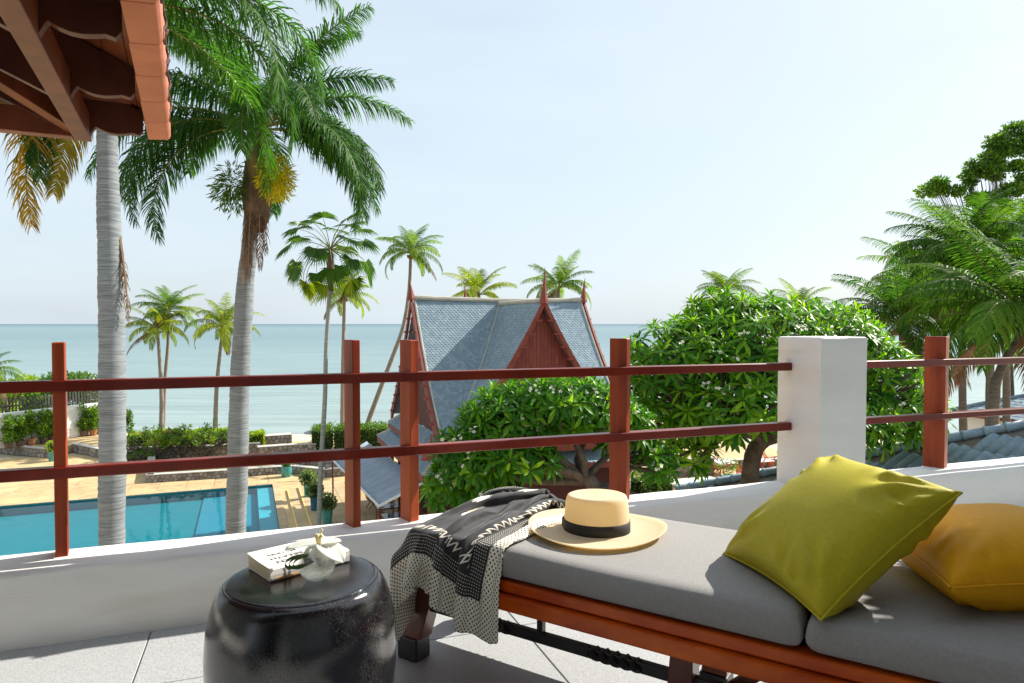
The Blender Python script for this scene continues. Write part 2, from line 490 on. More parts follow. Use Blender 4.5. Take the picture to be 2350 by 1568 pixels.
def bracket(a, w=0.05):                  # level outrigger with an ogee cut tail, then the rising rafter
    m = MB()
    low = [(0.13, 0.075), (0.13, -0.005), (0.15, -0.03), (0.185, -0.022), (0.22, -0.030), (0.26, -0.036), (0.30, -0.034), (0.34, -0.022), (0.37, -0.006), (0.385, -0.030), (0.40, -0.06)]
    pr = low + [(0.48, -0.06), (2.9, -0.06 + 2.42 * TP), (2.9, 0.084 + 2.85 * TP), (0.13, 0.075 + 0.08 * TP)]
    m.prism([eq(a, b, c) for b, c in pr], E_ * w)
    return eave_part('rafter', m, 'rafter_wood', bv=0.003)
for a in (0.10, 0.84, 1.62, 2.40, 3.2): bracket(a)
m = MB(); m.frame(eq(0, 0, 0), E_, W_, ZV, ((0.05, 3.9), (0.40, 0.485), (-0.075, 0.07))); eave_part('wall_plate', m, 'soffit_wood', bv=0.004)
m = MB(); m.frame(eq(0, 0, 0), E_, W_, ZV, ((0.05, 0.135), (0.487, 3.2), (-0.073, 0.068))); eave_part('wall_plate', m, 'soffit_wood', bv=0.004)
dg_ = (E_ + W_).normalized()
m = MB(); m.bar(eq(0.12, 0.45, -0.0), eq(2.1, 2.43, 1.98 * TP), 0.075, 0.13); eave_part('hip_rafter', m, 'soffit_wood', bv=0.004)
m = MB()
m.add([eq(0, 0, .11), eq(3.9, 0, .11), eq(3.9, 2.6, .11 + 2.6 * TP), eq(2.6, 2.6, .11 + 2.6 * TP), eq(0, 3.2, .11)] + [eq(0, 0, .17), eq(3.9, 0, .17), eq(3.9, 2.6, .17 + 2.6 * TP), eq(2.6, 2.6, .17 + 2.6 * TP), eq(0, 3.2, .17), eq(2.6, 3.2, .17 + 2.6 * TP), eq(2.6, 3.2, .11 + 2.6 * TP)],
      [(0, 1, 2, 3), (5, 8, 7, 6), (0, 3, 11, 4), (5, 9, 10, 8), (0, 5, 6, 1), (0, 4, 9, 5), (1, 6, 7, 2), (4, 11, 10, 9)])
eave_part('roof_covering', m, 'eave_tile')
# the gable wall of that house closes the loft
m = MB(); m.frame(eq(0, 2.4, 0), E_, W_, ZV, ((0.4, 3.8), (0.0, 0.12), (-2.3, 1.1))); eave_part('house_wall', m, 'plaster')

# ================================================================ HOUSE behind the viewer (shades the terrace from the back)
mat('facade_wood', (0.055, 0.018, 0.010), (0.10, 0.035, 0.018), scale=4, rough=0.4, objrand=0.1)
mat('dark_glass', (0.010, 0.011, 0.012), rough=0.06)
fac = thing('terrace_house', 'dark timber house front with deep eaves behind the terrace', 'house', UV(0.5, -1.3, 0), UA)
finv = fac.matrix_basis.inverted()
def facp(name, size, mt):
    m = MB(); m.frame((0, 0, 0), U, V, ZV, size); return link(name, m.mesh(name, MATS[mt]), fac, finv.copy())
facp('wall', ((-5.5, 7.5), (-1.6, -1.4), (0, 3.0)), 'plaster')
facp('eave', ((-5.5, 7.5), (-1.6, 0.15), (2.62, 2.76)), 'facade_wood')
for k in range(2):
    u0 = -3.4 + k * 5.2
    facp('door', ((u0, u0 + 1.0), (-1.39, -1.34), (0.02, 2.25)), 'dark_glass'); facp('door', ((u0 + 1.02, u0 + 2.0), (-1.39, -1.34), (0.02, 2.25)), 'dark_glass')
for u0 in (-1.0, 4.4): facp('column', ((u0, u0 + 0.26), (-0.55, -0.29), (0, 2.615)), 'plaster')

# ================================================================ DAYBED
bed = thing('daybed', 'long low red hardwood daybed with dark turned stretchers', 'daybed', LN(-0.4, 1.75, 0), LA)
binv = bed.matrix_basis.inverted()
def bedpart(name, m, matn, bv=0.0, smooth=False):
    me = m.mesh(name, MATS[matn], smooth)
    o = link(name, me, bed, binv.copy())
    if bv: bevel(o, bv, 2)
    return o
BL, BR, BN0, BN1 = -1.375, 0.95, 1.492, 2.035
for n0, n1 in ((BN0, BN0 + 0.05), (BN1 - 0.05, BN1)):
    s_ = -1 if n0 < 1.7 else 1
    m = MB(); m.frame((0, 0, 0), Lx, Ly, ZV, ((BL, BR), (n0, n1), (0.338, 0.368))); bedpart('upper_rail', m, 'bed_wood', 0.005)
    a0, a1 = (n0 - 0.016, n1) if s_ < 0 else (n0, n1 + 0.016)
    m = MB(); m.frame((0, 0, 0), Lx, Ly, ZV, ((BL - 0.014, BR), (a0, a1), (0.2945, 0.336))); bedpart('side_rail', m, 'bed_wood', 0.006)
m = MB(); m.frame((0, 0, 0), Lx, Ly, ZV, ((BL - 0.010, BL + 0.045), (BN0 + 0.052, BN1 - 0.052), (0.297, 0.366))); bedpart('end_rail', m, 'bed_wood', 0.005)
for i in range(18):
    l0 = BL + 0.06 + i * 0.125
    m = MB(); m.frame((0, 0, 0), Lx, Ly, ZV, ((l0, l0 + 0.105), (BN0 + 0.051, BN1 - 0.051), (0.340, 0.362))); bedpart('slat', m, 'leg_wood', 0.002)
def leg(lt, lb, n0):
    m = MB(); w0, w1 = 0.052, 0.072; d = 0.052
    top = [LN(lt - w0 / 2, n0 - d / 2, 0.294), LN(lt + w0 / 2, n0 - d / 2, 0.294), LN(lt + w0 / 2, n0 + d / 2, 0.294), LN(lt - w0 / 2, n0 + d / 2, 0.294)]
    mid = [LN(lb - w1 / 2 + (lt - lb) * .25, n0 - d / 2 - .004, 0.072), LN(lb + w1 / 2 + (lt - lb) * .25, n0 - d / 2 - .004, 0.072), LN(lb + w1 / 2 + (lt - lb) * .25, n0 + d / 2 + .004, 0.072), LN(lb - w1 / 2 + (lt - lb) * .25, n0 + d / 2 + .004, 0.072)]
    m.add(mid + top, [(3, 2, 1, 0), (4, 5, 6, 7), (0, 1, 5, 4), (1, 2, 6, 5), (2, 3, 7, 6), (3, 0, 4, 7)])
    o = bedpart('leg', m, 'leg_wood', 0.003)
    m = MB(); c = LN(lb + (lt - lb) * .12, n0, 0.0355)
    m.frame(c, Lx, Ly, ZV, ((-w1 / 2 - .004, w1 / 2 + .004), (-d / 2 - .008, d / 2 + .008), (-0.0355, 0.0355)))
    bedpart('foot', m, 'black_wood', 0.005)
for n0 in (1.62, 1.915):
    leg(-1.33, -1.435, n0); leg(-0.545, -0.555, n0); leg(0.35, 0.35, n0)
for n0 in (1.62, 1.915):                 # carved stretcher: plain bar with twisted runs
    m = MB(); z0 = 0.178
    m.frame((0, 0, 0), Lx, Ly, ZV, ((-1.40, 0.40), (n0 - 0.011, n0 + 0.011), (z0 - 0.015, z0 + 0.015)))
    bedpart('stretcher', m, 'black_wood', 0.003)
    for lc in (-1.13, -0.73, 0.05):
        m = MB(); vs = []; fs = []; nn = 26; hl = 0.075
        for i in range(nn + 1):
            t = i / nn; q = t * math.pi * 2.6
            r = 0.0205 * (0.92 + 0.10 * math.sin(math.pi * t))
            for k in range(4):
                aa = q + k * math.pi / 2
                vs.append(LN(lc - hl + 2 * hl * t, n0 + r * math.cos(aa), z0 + r * math.sin(aa)))
        for i in range(nn):
            for k in range(4): fs.append((i * 4 + k, i * 4 + (k + 1) % 4, i * 4 + 4 + (k + 1) % 4, i * 4 + 4 + k))
        m.add(vs, fs); o = bedpart('twist', m, 'black_wood')
    for lc in (-0.955, -0.10):
        m = MB(); m.frame((0, 0, 0), Lx, Ly, ZV, ((lc - 0.009, lc + 0.009), (n0 - 0.0105, n0 + 0.0105), (z0 + 0.014, 0.2955))); bedpart('strut', m, 'black_wood', 0.002)
for lc in (-1.395, -0.553, 0.35):
    m = MB(); m.frame((0, 0, 0), Lx, Ly, ZV, ((lc - 0.011, lc + 0.011), (1.64, 1.90), (0.165, 0.190))); bedpart('cross_stretcher', m, 'black_wood', 0.002)
m = MB(); m.bar(LN(-0.52, 1.66, 0.10), LN(-0.30, 1.66, 0.292), 0.018, 0.03); bedpart('brace', m, 'leg_wood', 0.002)

def mattress(name, label, l0, l1, seed, puff=0.010):
    n0, n1, z0, z1 = 1.498, 2.028, 0.3695, 0.447
    nl, nn, nz = 46, 30, 8
    r = 0.022
    rs = np.random.RandomState(seed)
    ph = rs.uniform(0, 6.28, 8)
    def disp(l, n, z):
        a = (l - l0) / (l1 - l0); b = (n - n0) / (n1 - n0); c = (z - z0) / (z1 - z0)
        p = [l, n, z]
        bul = math.sin(math.pi * min(max(a, 0), 1)) ** 0.4; bun = math.sin(math.pi * min(max(b, 0), 1)) ** 0.4
        if c > 0.5: p[2] += puff * bul * bun + 0.0025 * math.sin(9 * a + ph[0]) * math.sin(7 * b + ph[1])
        side = math.sin(math.pi * min(max(c, 0), 1))
        # soft creases near the corners of the cover
        edge_l = max(0.0, 1 - min(a, 1 - a) / 0.12)
        crease = 0.0035 * edge_l * math.sin(z * 520 + 5 * math.sin(l * 30 + ph[2]) + ph[3]) * side
        if b < 0.02: p[1] -= side * 0.007 + crease
        if b > 0.98: p[1] += side * 0.007 + crease
        edge_n = max(0.0, 1 - min(b, 1 - b) / 0.14)
        cr2 = 0.0035 * edge_n * math.sin(z * 520 + 5 * math.sin(n * 30 + ph[4]) + ph[5]) * side
        if a < 0.02: p[0] -= side * 0.007 + cr2
        if a > 0.98: p[0] += side * 0.007 + cr2
        return p
    # rounded box as a displaced grid: build a closed box grid and round its edges
    import bmesh
    bm = bmesh.new()
    def axis(a0, a1, n):
        ts = [a0, a0 + r * .3, a0 + r]; k = n - 5
        ts += [a0 + r + (a1 - a0 - 2 * r) * i / k for i in range(1, k)] + [a1 - r, a1 - r * .3, a1]
        return ts
    xs, ys, zs = axis(l0, l1, nl), axis(n0, n1, nn), axis(z0, z1, nz)
    cache = {}
    def vert(i, j, k):
        key = (i, j, k)
        if key not in cache:
            p = Vector((xs[i], ys[j], zs[k]))
            q = Vector((min(max(p.x, l0 + r), l1 - r), min(max(p.y, n0 + r), n1 - r), min(max(p.z, z0 + r), z1 - r)))
            d = p - q
            if d.length > 1e-9: p = q + d.normalized() * r
            p = Vector(disp(*p))
            cache[key] = bm.verts.new(LN(p.x, p.y, p.z))
        return cache[key]
    X, Y, Z = len(xs) - 1, len(ys) - 1, len(zs) - 1
    for i in range(X):
        for j in range(Y):
            bm.faces.new((vert(i, j, Z), vert(i + 1, j, Z), vert(i + 1, j + 1, Z), vert(i, j + 1, Z)))
            bm.faces.new((vert(i, j, 0), vert(i, j + 1, 0), vert(i + 1, j + 1, 0), vert(i + 1, j, 0)))
    for i in range(X):
        for k in range(Z):
            bm.faces.new((vert(i, 0, k), vert(i + 1, 0, k), vert(i + 1, 0, k + 1), vert(i, 0, k + 1)))
            bm.faces.new((vert(i, Y, k), vert(i, Y, k + 1), vert(i + 1, Y, k + 1), vert(i + 1, Y, k)))
    for j in range(Y):
        for k in range(Z):
            bm.faces.new((vert(0, j, k), vert(0, j, k + 1), vert(0, j + 1, k + 1), vert(0, j + 1, k)))
            bm.faces.new((vert(X, j, k), vert(X, j + 1, k), vert(X, j + 1, k + 1), vert(X, j, k + 1)))
    me = bpy.data.meshes.new(name); bm.to_mesh(me); bm.free()
    me.materials.append(MATS['grey_fabric'])
    me.polygons.foreach_set('use_smooth', [True] * len(me.polygons))
    o = link(name, me); tag(o, label, 'mattress', 'grey mattress pads of the daybed')
    return o
mattress('mattress', 'grey fabric mattress pad under the straw hat and throw', -1.335, -0.262, 1)
mattress('mattress', 'grey fabric mattress pad carrying the mustard cushion', -0.246, 0.86, 2)

# ---------------------------------------------------------------- cushions
def cushion(name, label, matn, w, thick, M4, seed, wr=1.0):
    n = 56; rs = np.random.RandomState(seed); ph = rs.uniform(0, 6.28, 12)
    root = thing(name, label, 'cushion', M4.translation)
    Mi = root.matrix_basis.inverted() @ M4
    m = MB(); idx = {}
    vs = []; fs = []
    def P(i, j, sgn):
        x = -1 + 2 * i / n; y = -1 + 2 * j / n
        e = (1 - abs(x) ** 2.6) * (1 - abs(y) ** 2.6)
        h = max(e, 0) ** 0.46
        # sides pulled in between the corners
        px = x * (1 - 0.075 * (1 - abs(y) ** 2)); py = y * (1 - 0.075 * (1 - abs(x) ** 2))
        rim = max(abs(x), abs(y))
        wk = 0.0
        g = math.exp(-((1 - rim) / 0.22) ** 2)
        along = y if abs(x) > abs(y) else x
        wk += 0.075 * wr * g * (1 - rim ** 8) * math.sin(along * 17 + ph[0] + 2.1 * math.sin(along * 6 + ph[1]) + sgn) * (0.5 + 0.5 * math.sin(along * 4 + ph[2]))
        # diagonal pulls from the corners
        for c, (sx, sy) in enumerate(((1, 1), (-1, 1), (1, -1), (-1, -1))):
            dx, dy = sx - x, sy - y; d = math.hypot(dx, dy)
            if d < 1.0:
                an = math.atan2(dy * sy, dx * sx)
                wk += 0.055 * wr * math.sin(an * 11 + ph[3 + c]) * math.exp(-((d - 0.42) / 0.25) ** 2)
        z = sgn * (h * (1 + wk * 1.0) * 0.5 * thick)
        return Vector((px * w / 2, py * w / 2, z))
    for sgn in (1, -1):
        for j in range(n + 1):
            for i in range(n + 1):
                onrim = i in (0, n) or j in (0, n)
                if sgn < 0 and onrim: idx[(i, j, -1)] = idx[(i, j, 1)]; continue
                idx[(i, j, sgn)] = len(vs); vs.append(P(i, j, sgn))
    for sgn in (1, -1):
        for j in range(n):
            for i in range(n):
                q = (idx[(i, j, sgn)], idx[(i + 1, j, sgn)], idx[(i + 1, j + 1, sgn)], idx[(i, j + 1, sgn)])
                fs.append(q if sgn > 0 else q[::-1])
    m.add(vs, fs)
    me = m.mesh('cover', MATS[matn], True); link('cover', me, root, Mi)
    pip = MB(); loop = []
    for k in range(4 * n):
        if k < n: i, j = k, 0
        elif k < 2 * n: i, j = n, k - n
        elif k < 3 * n: i, j = n - (k - 2 * n), n
        else: i, j = 0, n - (k - 3 * n)
        p = P(i, j, 1); p.z = 0; loop.append(p * 1.006)
    loop.append(loop[0]); pip.tube(loop, 0.0028, 6, cap=False)
    link('piping', pip.mesh('piping', MATS[matn], True), root, Mi)
    return root
def fabric(name, c1, c2, sheen, rough):
    m = mat(name, c1, c2, scale=90, rough=rough, bump=0.25, bscale=900, sheen=0.0, spec=0.22, bdist=0.001, lo=0.3, hi=0.7)
    return m
fabric('green_silk', (0.40, 0.345, 0.012), (0.46, 0.40, 0.020), 0.0, 0.5)
fabric('mustard_silk', (0.68, 0.315, 0.003), (0.76, 0.37, 0.006), 0.0, 0.55)
c1 = LN(-0.472, 1.762, 0.452); c2 = LN(-0.22, 1.495, 0.452)
ex = (c2 - c1).normalized()
hp = Vector((-ex.y, ex.x, 0)); hp = hp if hp.x > 0 else -hp
al = rad(37)
qv = hp * math.cos(al) + ZV * math.sin(al)
cen = (c1 + c2) / 2 + qv * 0.193
nz_ = ex.cross(qv).normalized()
nz_ = nz_ if nz_.z > 0 else -nz_
M4 = Matrix(((ex.x, qv.x, nz_.x, 0), (ex.y, qv.y, nz_.y, 0), (ex.z, qv.z, nz_.z, 0), (0, 0, 0, 1)))
M4.translation = cen + nz_ * 0.012
cushion('cushion', 'lime green silk cushion leaning upright on its edge', 'green_silk', 0.40, 0.185, M4, 4, 2.6)
yc = LN(0.085, 1.86, 0.447 + 0.088)
ang = LA + rad(26)
M5 = Matrix.Translation(yc) @ Matrix.Rotation(ang, 4, 'Z') @ Matrix.Rotation(rad(-4), 4, 'Y')
cushion('cushion', 'mustard yellow silk cushion lying flat behind the green one', 'mustard_silk', 0.37, 0.20, M5, 9, 1.1)

# ---------------------------------------------------------------- hat
mat('straw', (0.88, 0.78, 0.57), (0.91, 0.84, 0.68), scale=220, rough=0.7, bump=0.5, bscale=420, bdist=0.0012)
mat('ribbon', (0.014, 0.013, 0.012), (0.024, 0.022, 0.02), scale=200, rough=0.7, bump=0.3, bscale=500, bdist=0.001)
def straw_translucent():
    m = MATS['straw']; N = m.node_tree.nodes; L = m.node_tree.links
    out = [n for n in N if n.type == 'OUTPUT_MATERIAL'][0]; p = [n for n in N if n.type == 'BSDF_PRINCIPLED'][0]
    t = N.new('ShaderNodeBsdfTranslucent'); t.inputs['Color'].default_value = (1.0, 0.78, 0.40, 1)
    x = N.new('ShaderNodeMixShader'); x.inputs[0].default_value = 0.5
    L.new(p.outputs[0], x.inputs[1]); L.new(t.outputs[0], x.inputs[2]); L.new(x.outputs[0], out.inputs[0])
straw_translucent()
hatc = LN(-0.853, 1.758, 0.4585)
hat = thing('straw_hat', 'cream straw hat with black ribbon lying on the grey mattress', 'hat', hatc, rad(-20))
def hat_surface(prof, sx=1.0, sy=1.0, n=72, warp=None):
    m = MB(); vs = []; fs = []
    for (r, z) in prof:
        for k in range(n):
            q = 2 * math.pi * k / n
            x, y = r * math.cos(q) * sx, r * math.sin(q) * sy
            vs.append((x, y, z + (warp(r, q) if warp else 0)))
    for i in range(len(prof) - 1):
        for k in range(n): fs.append((i * n + k, i * n + (k + 1) % n, (i + 1) * n + (k + 1) % n, (i + 1) * n + k))
    m.add(vs, fs); return m
def brim_warp(r, q):
    t = max(0, (r - 0.09) / 0.105)
    return 0.011 * t ** 2.2 + 0.008 * t * t * math.cos(2 * q) + 0.002 * t * math.sin(3 * q + 1)
prof = [(0.0885, 0.004), (0.092, 0.001), (0.10, 0.0), (0.12, 0.0), (0.14, 0.0), (0.16, 0.0003), (0.175, 0.001), (0.187, 0.002), (0.191, 0.0035), (0.1915, 0.0055), (0.189, 0.0065), (0.175, 0.0035), (0.16, 0.0028), (0.14, 0.0024), (0.12, 0.0024), (0.10, 0.0024), (0.0905, 0.0055)]
hat_surface(prof, 1.03, 0.97, warp=brim_warp).build('brim', MATS['straw'], hat, True)
prof = [(0.0900, 0.003), (0.0893, 0.03), (0.0870, 0.06), (0.0845, 0.085), (0.0825, 0.096), (0.0795, 0.1025), (0.074, 0.105), (0.066, 0.1045), (0.060, 0.103), (0.04, 0.103), (0.02, 0.1035), (0.0004, 0.1035)]
hat_surface(prof, 1.05, 0.94, warp=lambda r, q: 0.002 * math.cos(q * 1 + 0.5) * (1 if r < 0.085 else 0)).build('crown', MATS['straw'], hat, True)
prof = [(0.0905, 0.0035), (0.0915, 0.004), (0.0914, 0.02), (0.0908, 0.0355), (0.0896, 0.0362)]
hat_surface(prof, 1.05, 0.945).build('ribbon_band', MATS['ribbon'], hat, True)
m = MB()
for s_ in (-1, 1):
    m.frame((-0.0985, 0.012, 0.019 + s_ * 0.0), Vector((0.0, 1, 0)), Vector((1, 0, 0)), ZV, ((0.004, 0.022) if s_ > 0 else (-0.022, -0.004), (-0.002, 0.003), (-0.013, 0.013)))
m.frame((-0.0985, 0.012, 0.019), Vector((0, 1, 0)), Vector((1, 0, 0)), ZV, ((-0.0038, 0.0038), (-0.003, 0.004), (-0.009, 0.009)))
o = m.build('bow', MATS['ribbon'], hat); bevel(o, 0.0015, 2)

# ---------------------------------------------------------------- throw, a cloth settled over the bed end (position based dynamics)
def throw_cloth():
    NA, NB = 62, 60                      # across (along the bed), along (across the bed and down the front)
    LAa, LBb = 0.84, 0.67
    rs = np.random.RandomState(11)
    a = np.linspace(0, 1, NA); b = np.linspace(0, 1, NB)
    Ag, Bg = np.meshgrid(a, b, indexing='ij')
    # start gathered and rippled above the bed, lying skew
    wid = 0.40 + 0.02 * Bg
    wid = np.where(Bg < 0.45, 0.22 + 0.20 * Bg / 0.45, 0.42)
    l = -1.195 + (Ag - 0.5) * wid - 0.06 * Bg + 0.05 * (1 - Bg)
    nn = 2.00 - Bg * 0.64 - 0.13 * (Ag - 0.5) - 0.05 * np.sin(Ag * 9.0 + 0.6) * Bg
    rip = np.sqrt(np.maximum((LAa / wid) ** 2 - 1, 0))
    z = 0.485 + 0.016 * rip * (1 + np.sin(Ag * 6.28 * 5.0 + 2.2 * np.sin(Bg * 3.1 + 0.6) + 3 * Bg)) + rs.uniform(-.002, .002, Ag.shape)
    X = np.stack([l, nn, z], -1)
    Pv = X.copy(); dt = 1 / 60.
    ra, rb = LAa / (NA - 1), LBb / (NB - 1)
    def solve(X, i0, i1, rest, k):
        d = X[i1] - X[i0]; ln = np.linalg.norm(d, axis=-1, keepdims=True) + 1e-9
        c = d * ((ln - rest) / ln) * 0.5 * k
        X[i0] += c; X[i1] -= c
    S = slice
    def pairs(n): return [(S(0, n - 1, 2), S(1, n, 2)), (S(1, n - 1, 2), S(2, n, 2))]
    lo = np.array([-1.343, 1.488]); hi = np.array([0.5, 2.036]); TOP = 0.4515
    for it in range(170):
        vel = (X - Pv) * 0.955; Pv = X.copy(); X0 = X.copy()
        X = X + vel; X[..., 2] -= 9.8 * dt * dt * 0.7
        for _ in range(14):
            for s0, s1 in pairs(NA): solve(X, (s0, S(None)), (s1, S(None)), ra, 1.0)
            for s0, s1 in pairs(NB): solve(X, (S(None), s0), (S(None), s1), rb, 1.0)
            dg = math.hypot(ra, rb)
            for s0, s1 in pairs(NA):
                n2 = X[s0].shape[0]
                for t0, t1 in pairs(NB):
                    solve(X, (s0, t0), (s1, t1), dg, 0.5); solve(X, (s0, t1), (s1, t0), dg, 0.5)
            # bending
            for k0 in range(4):
                i0 = S(k0, NA - 4 + 0, 4); i1 = S(k0 + 4, NA, 4)
                m_ = min(X[i0].shape[0], X[i1].shape[0])
                A0 = np.arange(k0, NA - 4, 4)[:m_]; A1 = A0 + 4
                d = X[A1] - X[A0]; ln = np.linalg.norm(d, axis=-1, keepdims=True) + 1e-9
                rest = 4 * ra * 0.66
                c = np.where(ln < rest, d * ((ln - rest) / ln) * 0.06, 0)
                X[A0] += c; X[A1] -= c
            # collision with mattress + frame
            zt = TOP + 0.0085 * np.clip(np.sin(np.pi * np.clip((X[..., 1] - lo[1]) / (hi[1] - lo[1]), 0, 1)), 0, 1) ** 0.4
            dl = X[..., 0] - lo[0]; dn = X[..., 1] - lo[1]; dn2 = hi[1] - X[..., 1]; dzz = zt - X[..., 2]
            ins = (dl > 0) & (dn > 0) & (dn2 > 0) & (dzz > 0)
            pen = np.stack([dl, dn, dn2, dzz], -1); w = np.argmin(pen, -1)
            # rounded edge
            X[..., 2] = np.where(ins & (w == 3), zt, X[..., 2])
            X[..., 0] = np.where(ins & (w == 0), lo[0], X[..., 0])
            X[..., 1] = np.where(ins & (w == 1), lo[1], X[..., 1])
            X[..., 1] = np.where(ins & (w == 2), hi[1], X[..., 1])
            top_c = ins & (w == 3)
            Pv[top_c] = Pv[top_c] * 0.5 + X[top_c] * 0.5
            sd = ins & (w != 3)
            Pv[sd] = Pv[sd] * 0.8 + X[sd] * 0.2
            # frame below (prouder than the mattress)
            f = (X[..., 2] < 0.37) & (X[..., 2] > 0.285) & (X[..., 0] > -1.392) & (X[..., 1] > 1.472) & (X[..., 1] < 1.8)
            dl2 = X[..., 0] + 1.392; dn3 = X[..., 1] - 1.472
            X[..., 0] = np.where(f & (dl2 < dn3), -1.392, X[..., 0]); X[..., 1] = np.where(f & (dl2 >= dn3), 1.472, X[..., 1])
            X[..., 2] = np.maximum(X[..., 2], 0.005)
            touch = (X[..., 2] < zt + 0.003) & (dl > -0.002) & (dn > -0.002) & (dn2 > -0.002) & (X[..., 2] > zt - 0.02)
            fr = (0.12 if it > 25 else 0.5)
            for ax in (0, 1):
                X[..., ax] = np.where(touch, X0[..., ax] + (X[..., ax] - X0[..., ax]) * fr, X[..., ax])
            side = ((np.abs(X[..., 1] - lo[1]) < 0.004) | (np.abs(X[..., 1] - 1.472) < 0.004)) & (X[..., 2] < zt)
            X[..., 0] = np.where(side, X0[..., 0] + (X[..., 0] - X0[..., 0]) * 0.4, X[..., 0])
    return X, Ag * LAa, Bg * LBb
TX, TA, TB = throw_cloth()
def throw_material():
    m, N, L = nodes_of('throw_print')
    out = N.new('ShaderNodeOutputMaterial'); p = N.new('ShaderNodeBsdfPrincipled'); L.new(p.outputs[0], out.inputs[0])
    p.inputs['Roughness'].default_value = 0.8; p.inputs['Sheen Weight'].default_value = 0.2
    at = N.new('ShaderNodeAttribute'); at.attribute_name = 'cloth'
    sep = N.new('ShaderNodeSeparateXYZ'); L.new(at.outputs['Vector'], sep.inputs[0])
    def math_(op, a, b=None, c=None):
        n = N.new('ShaderNodeMath'); n.operation = op
        for i, q in enumerate((a, b, c)):
            if q is None: continue
            if isinstance(q, (int, float)): n.inputs[i].default_value = q
            else: L.new(q, n.inputs[i])
        return n.outputs[0]
    x, y = sep.outputs[0], sep.outputs[1]          # metres on the cloth, x in 0..0.86, y in 0..0.86
    ex_ = math_('MINIMUM', x, math_('SUBTRACT', 0.84, x))
    ey_ = math_('SUBTRACT', 0.67, y)
    e = math_('MINIMUM', ex_, ey_)                 # distance from the hem
    def cell(v, s): return math_('SUBTRACT', math_('FRACT', math_('MULTIPLY', v, s)), 0.5)
    def dots(s, rr, ox=0.0, oy=0.0):
        a = cell(math_('ADD', x, ox), s); b = cell(math_('ADD', y, oy), s)
        return math_('LESS_THAN', math_('ADD', math_('MULTIPLY', a, a), math_('MULTIPLY', b, b)), rr)
    def band(lo, hi): return math_('MULTIPLY', math_('GREATER_THAN', e, lo), math_('LESS_THAN', e, hi))
    s1 = 72.0
    bd = math_('MAXIMUM', dots(s1, 0.038), dots(s1, 0.038, 0.5 / s1, 0.5 / s1))
    hem = math_('SUBTRACT', 1.0, bd)                                    # cream with black dots
    wd = dots(125.0, 0.035)                                              # small white dots on black
    zig = math_('LESS_THAN', math_('ABSOLUTE', math_('SUBTRACT', math_('ABSOLUTE', cell(math_('ADD', x, y), 34.0)), math_('MULTIPLY', cell(e, 22.0), 0.9))), 0.10)
    # field: big cream leaf blades on black
    vec = N.new('ShaderNodeCombineXYZ'); L.new(x, vec.inputs[0]); L.new(y, vec.inputs[1])
    mp = N.new('ShaderNodeMapping'); mp.inputs['Rotation'].default_value = (0, 0, 0.6); mp.inputs['Scale'].default_value = (19, 6, 1)
    L.new(vec.outputs[0], mp.inputs['Vector'])
    vo = N.new('ShaderNodeTexVoronoi'); vo.feature = 'F1'; vo.inputs['Scale'].default_value = 1.0; vo.inputs['Randomness'].default_value = 0.7
    L.new(mp.outputs[0], vo.inputs['Vector'])
    wv = N.new('ShaderNodeTexWave'); wv.inputs['Scale'].default_value = 45; wv.inputs['Distortion'].default_value = 0.0
    L.new(vec.outputs[0], wv.inputs['Vector'])
    blade = math_('LESS_THAN', math_('ADD', vo.outputs['Distance'], math_('MULTIPLY', wv.outputs['Fac'], 0.05)), 0.34)
    vein = math_('GREATER_THAN', vo.outputs['Distance'], 0.06)
    field = math_('MULTIPLY', blade, vein)
    tot = math_('MULTIPLY', band(-1.0, 0.090), hem)
    tot = math_('ADD', tot, math_('MULTIPLY', band(0.094, 0.142), wd))
    tot = math_('ADD', tot, math_('MULTIPLY', band(0.148, 0.182), zig))
    tot = math_('ADD', tot, math_('MULTIPLY', math_('GREATER_THAN', e, 0.19), field))
    mx = N.new('ShaderNodeMix'); mx.data_type = 'RGBA'
    mx.inputs[6].default_value = (0.016, 0.016, 0.020, 1); mx.inputs[7].default_value = (0.80, 0.75, 0.62, 1)
    L.new(tot, mx.inputs[0]); L.new(mx.outputs[2], p.inputs['Base Color'])
    MATS['throw_print'] = m
throw_material()
def build_throw():
    NA, NB = TX.shape[:2]
    vs = [LN(*TX[i, j]) for i in range(NA) for j in range(NB)]
    fs = [(i * NB + j, (i + 1) * NB + j, (i + 1) * NB + j + 1, i * NB + j + 1) for i in range(NA - 1) for j in range(NB - 1)]
    me = bpy.data.meshes.new('throw_blanket'); me.from_pydata([tuple(v) for v in vs], [], fs)
    at = me.attributes.new('cloth', 'FLOAT_VECTOR', 'POINT')
    at.data.foreach_set('vector', np.stack([TA, TB, 0 * TA], -1).reshape(-1).astype(np.float32))
    me.polygons.foreach_set('use_smooth', [True] * len(me.polygons))
    me.materials.append(MATS['throw_print'])
    o = link('throw_blanket', me)
    sd = o.modifiers.new('sub', 'SUBSURF'); sd.levels = 1; sd.render_levels = 1
    so = o.modifiers.new('thick', 'SOLIDIFY'); so.thickness = 0.0016; so.offset = 1.0
    tag(o, 'black and cream patterned throw draped over the end of the daybed', 'throw')
build_throw()

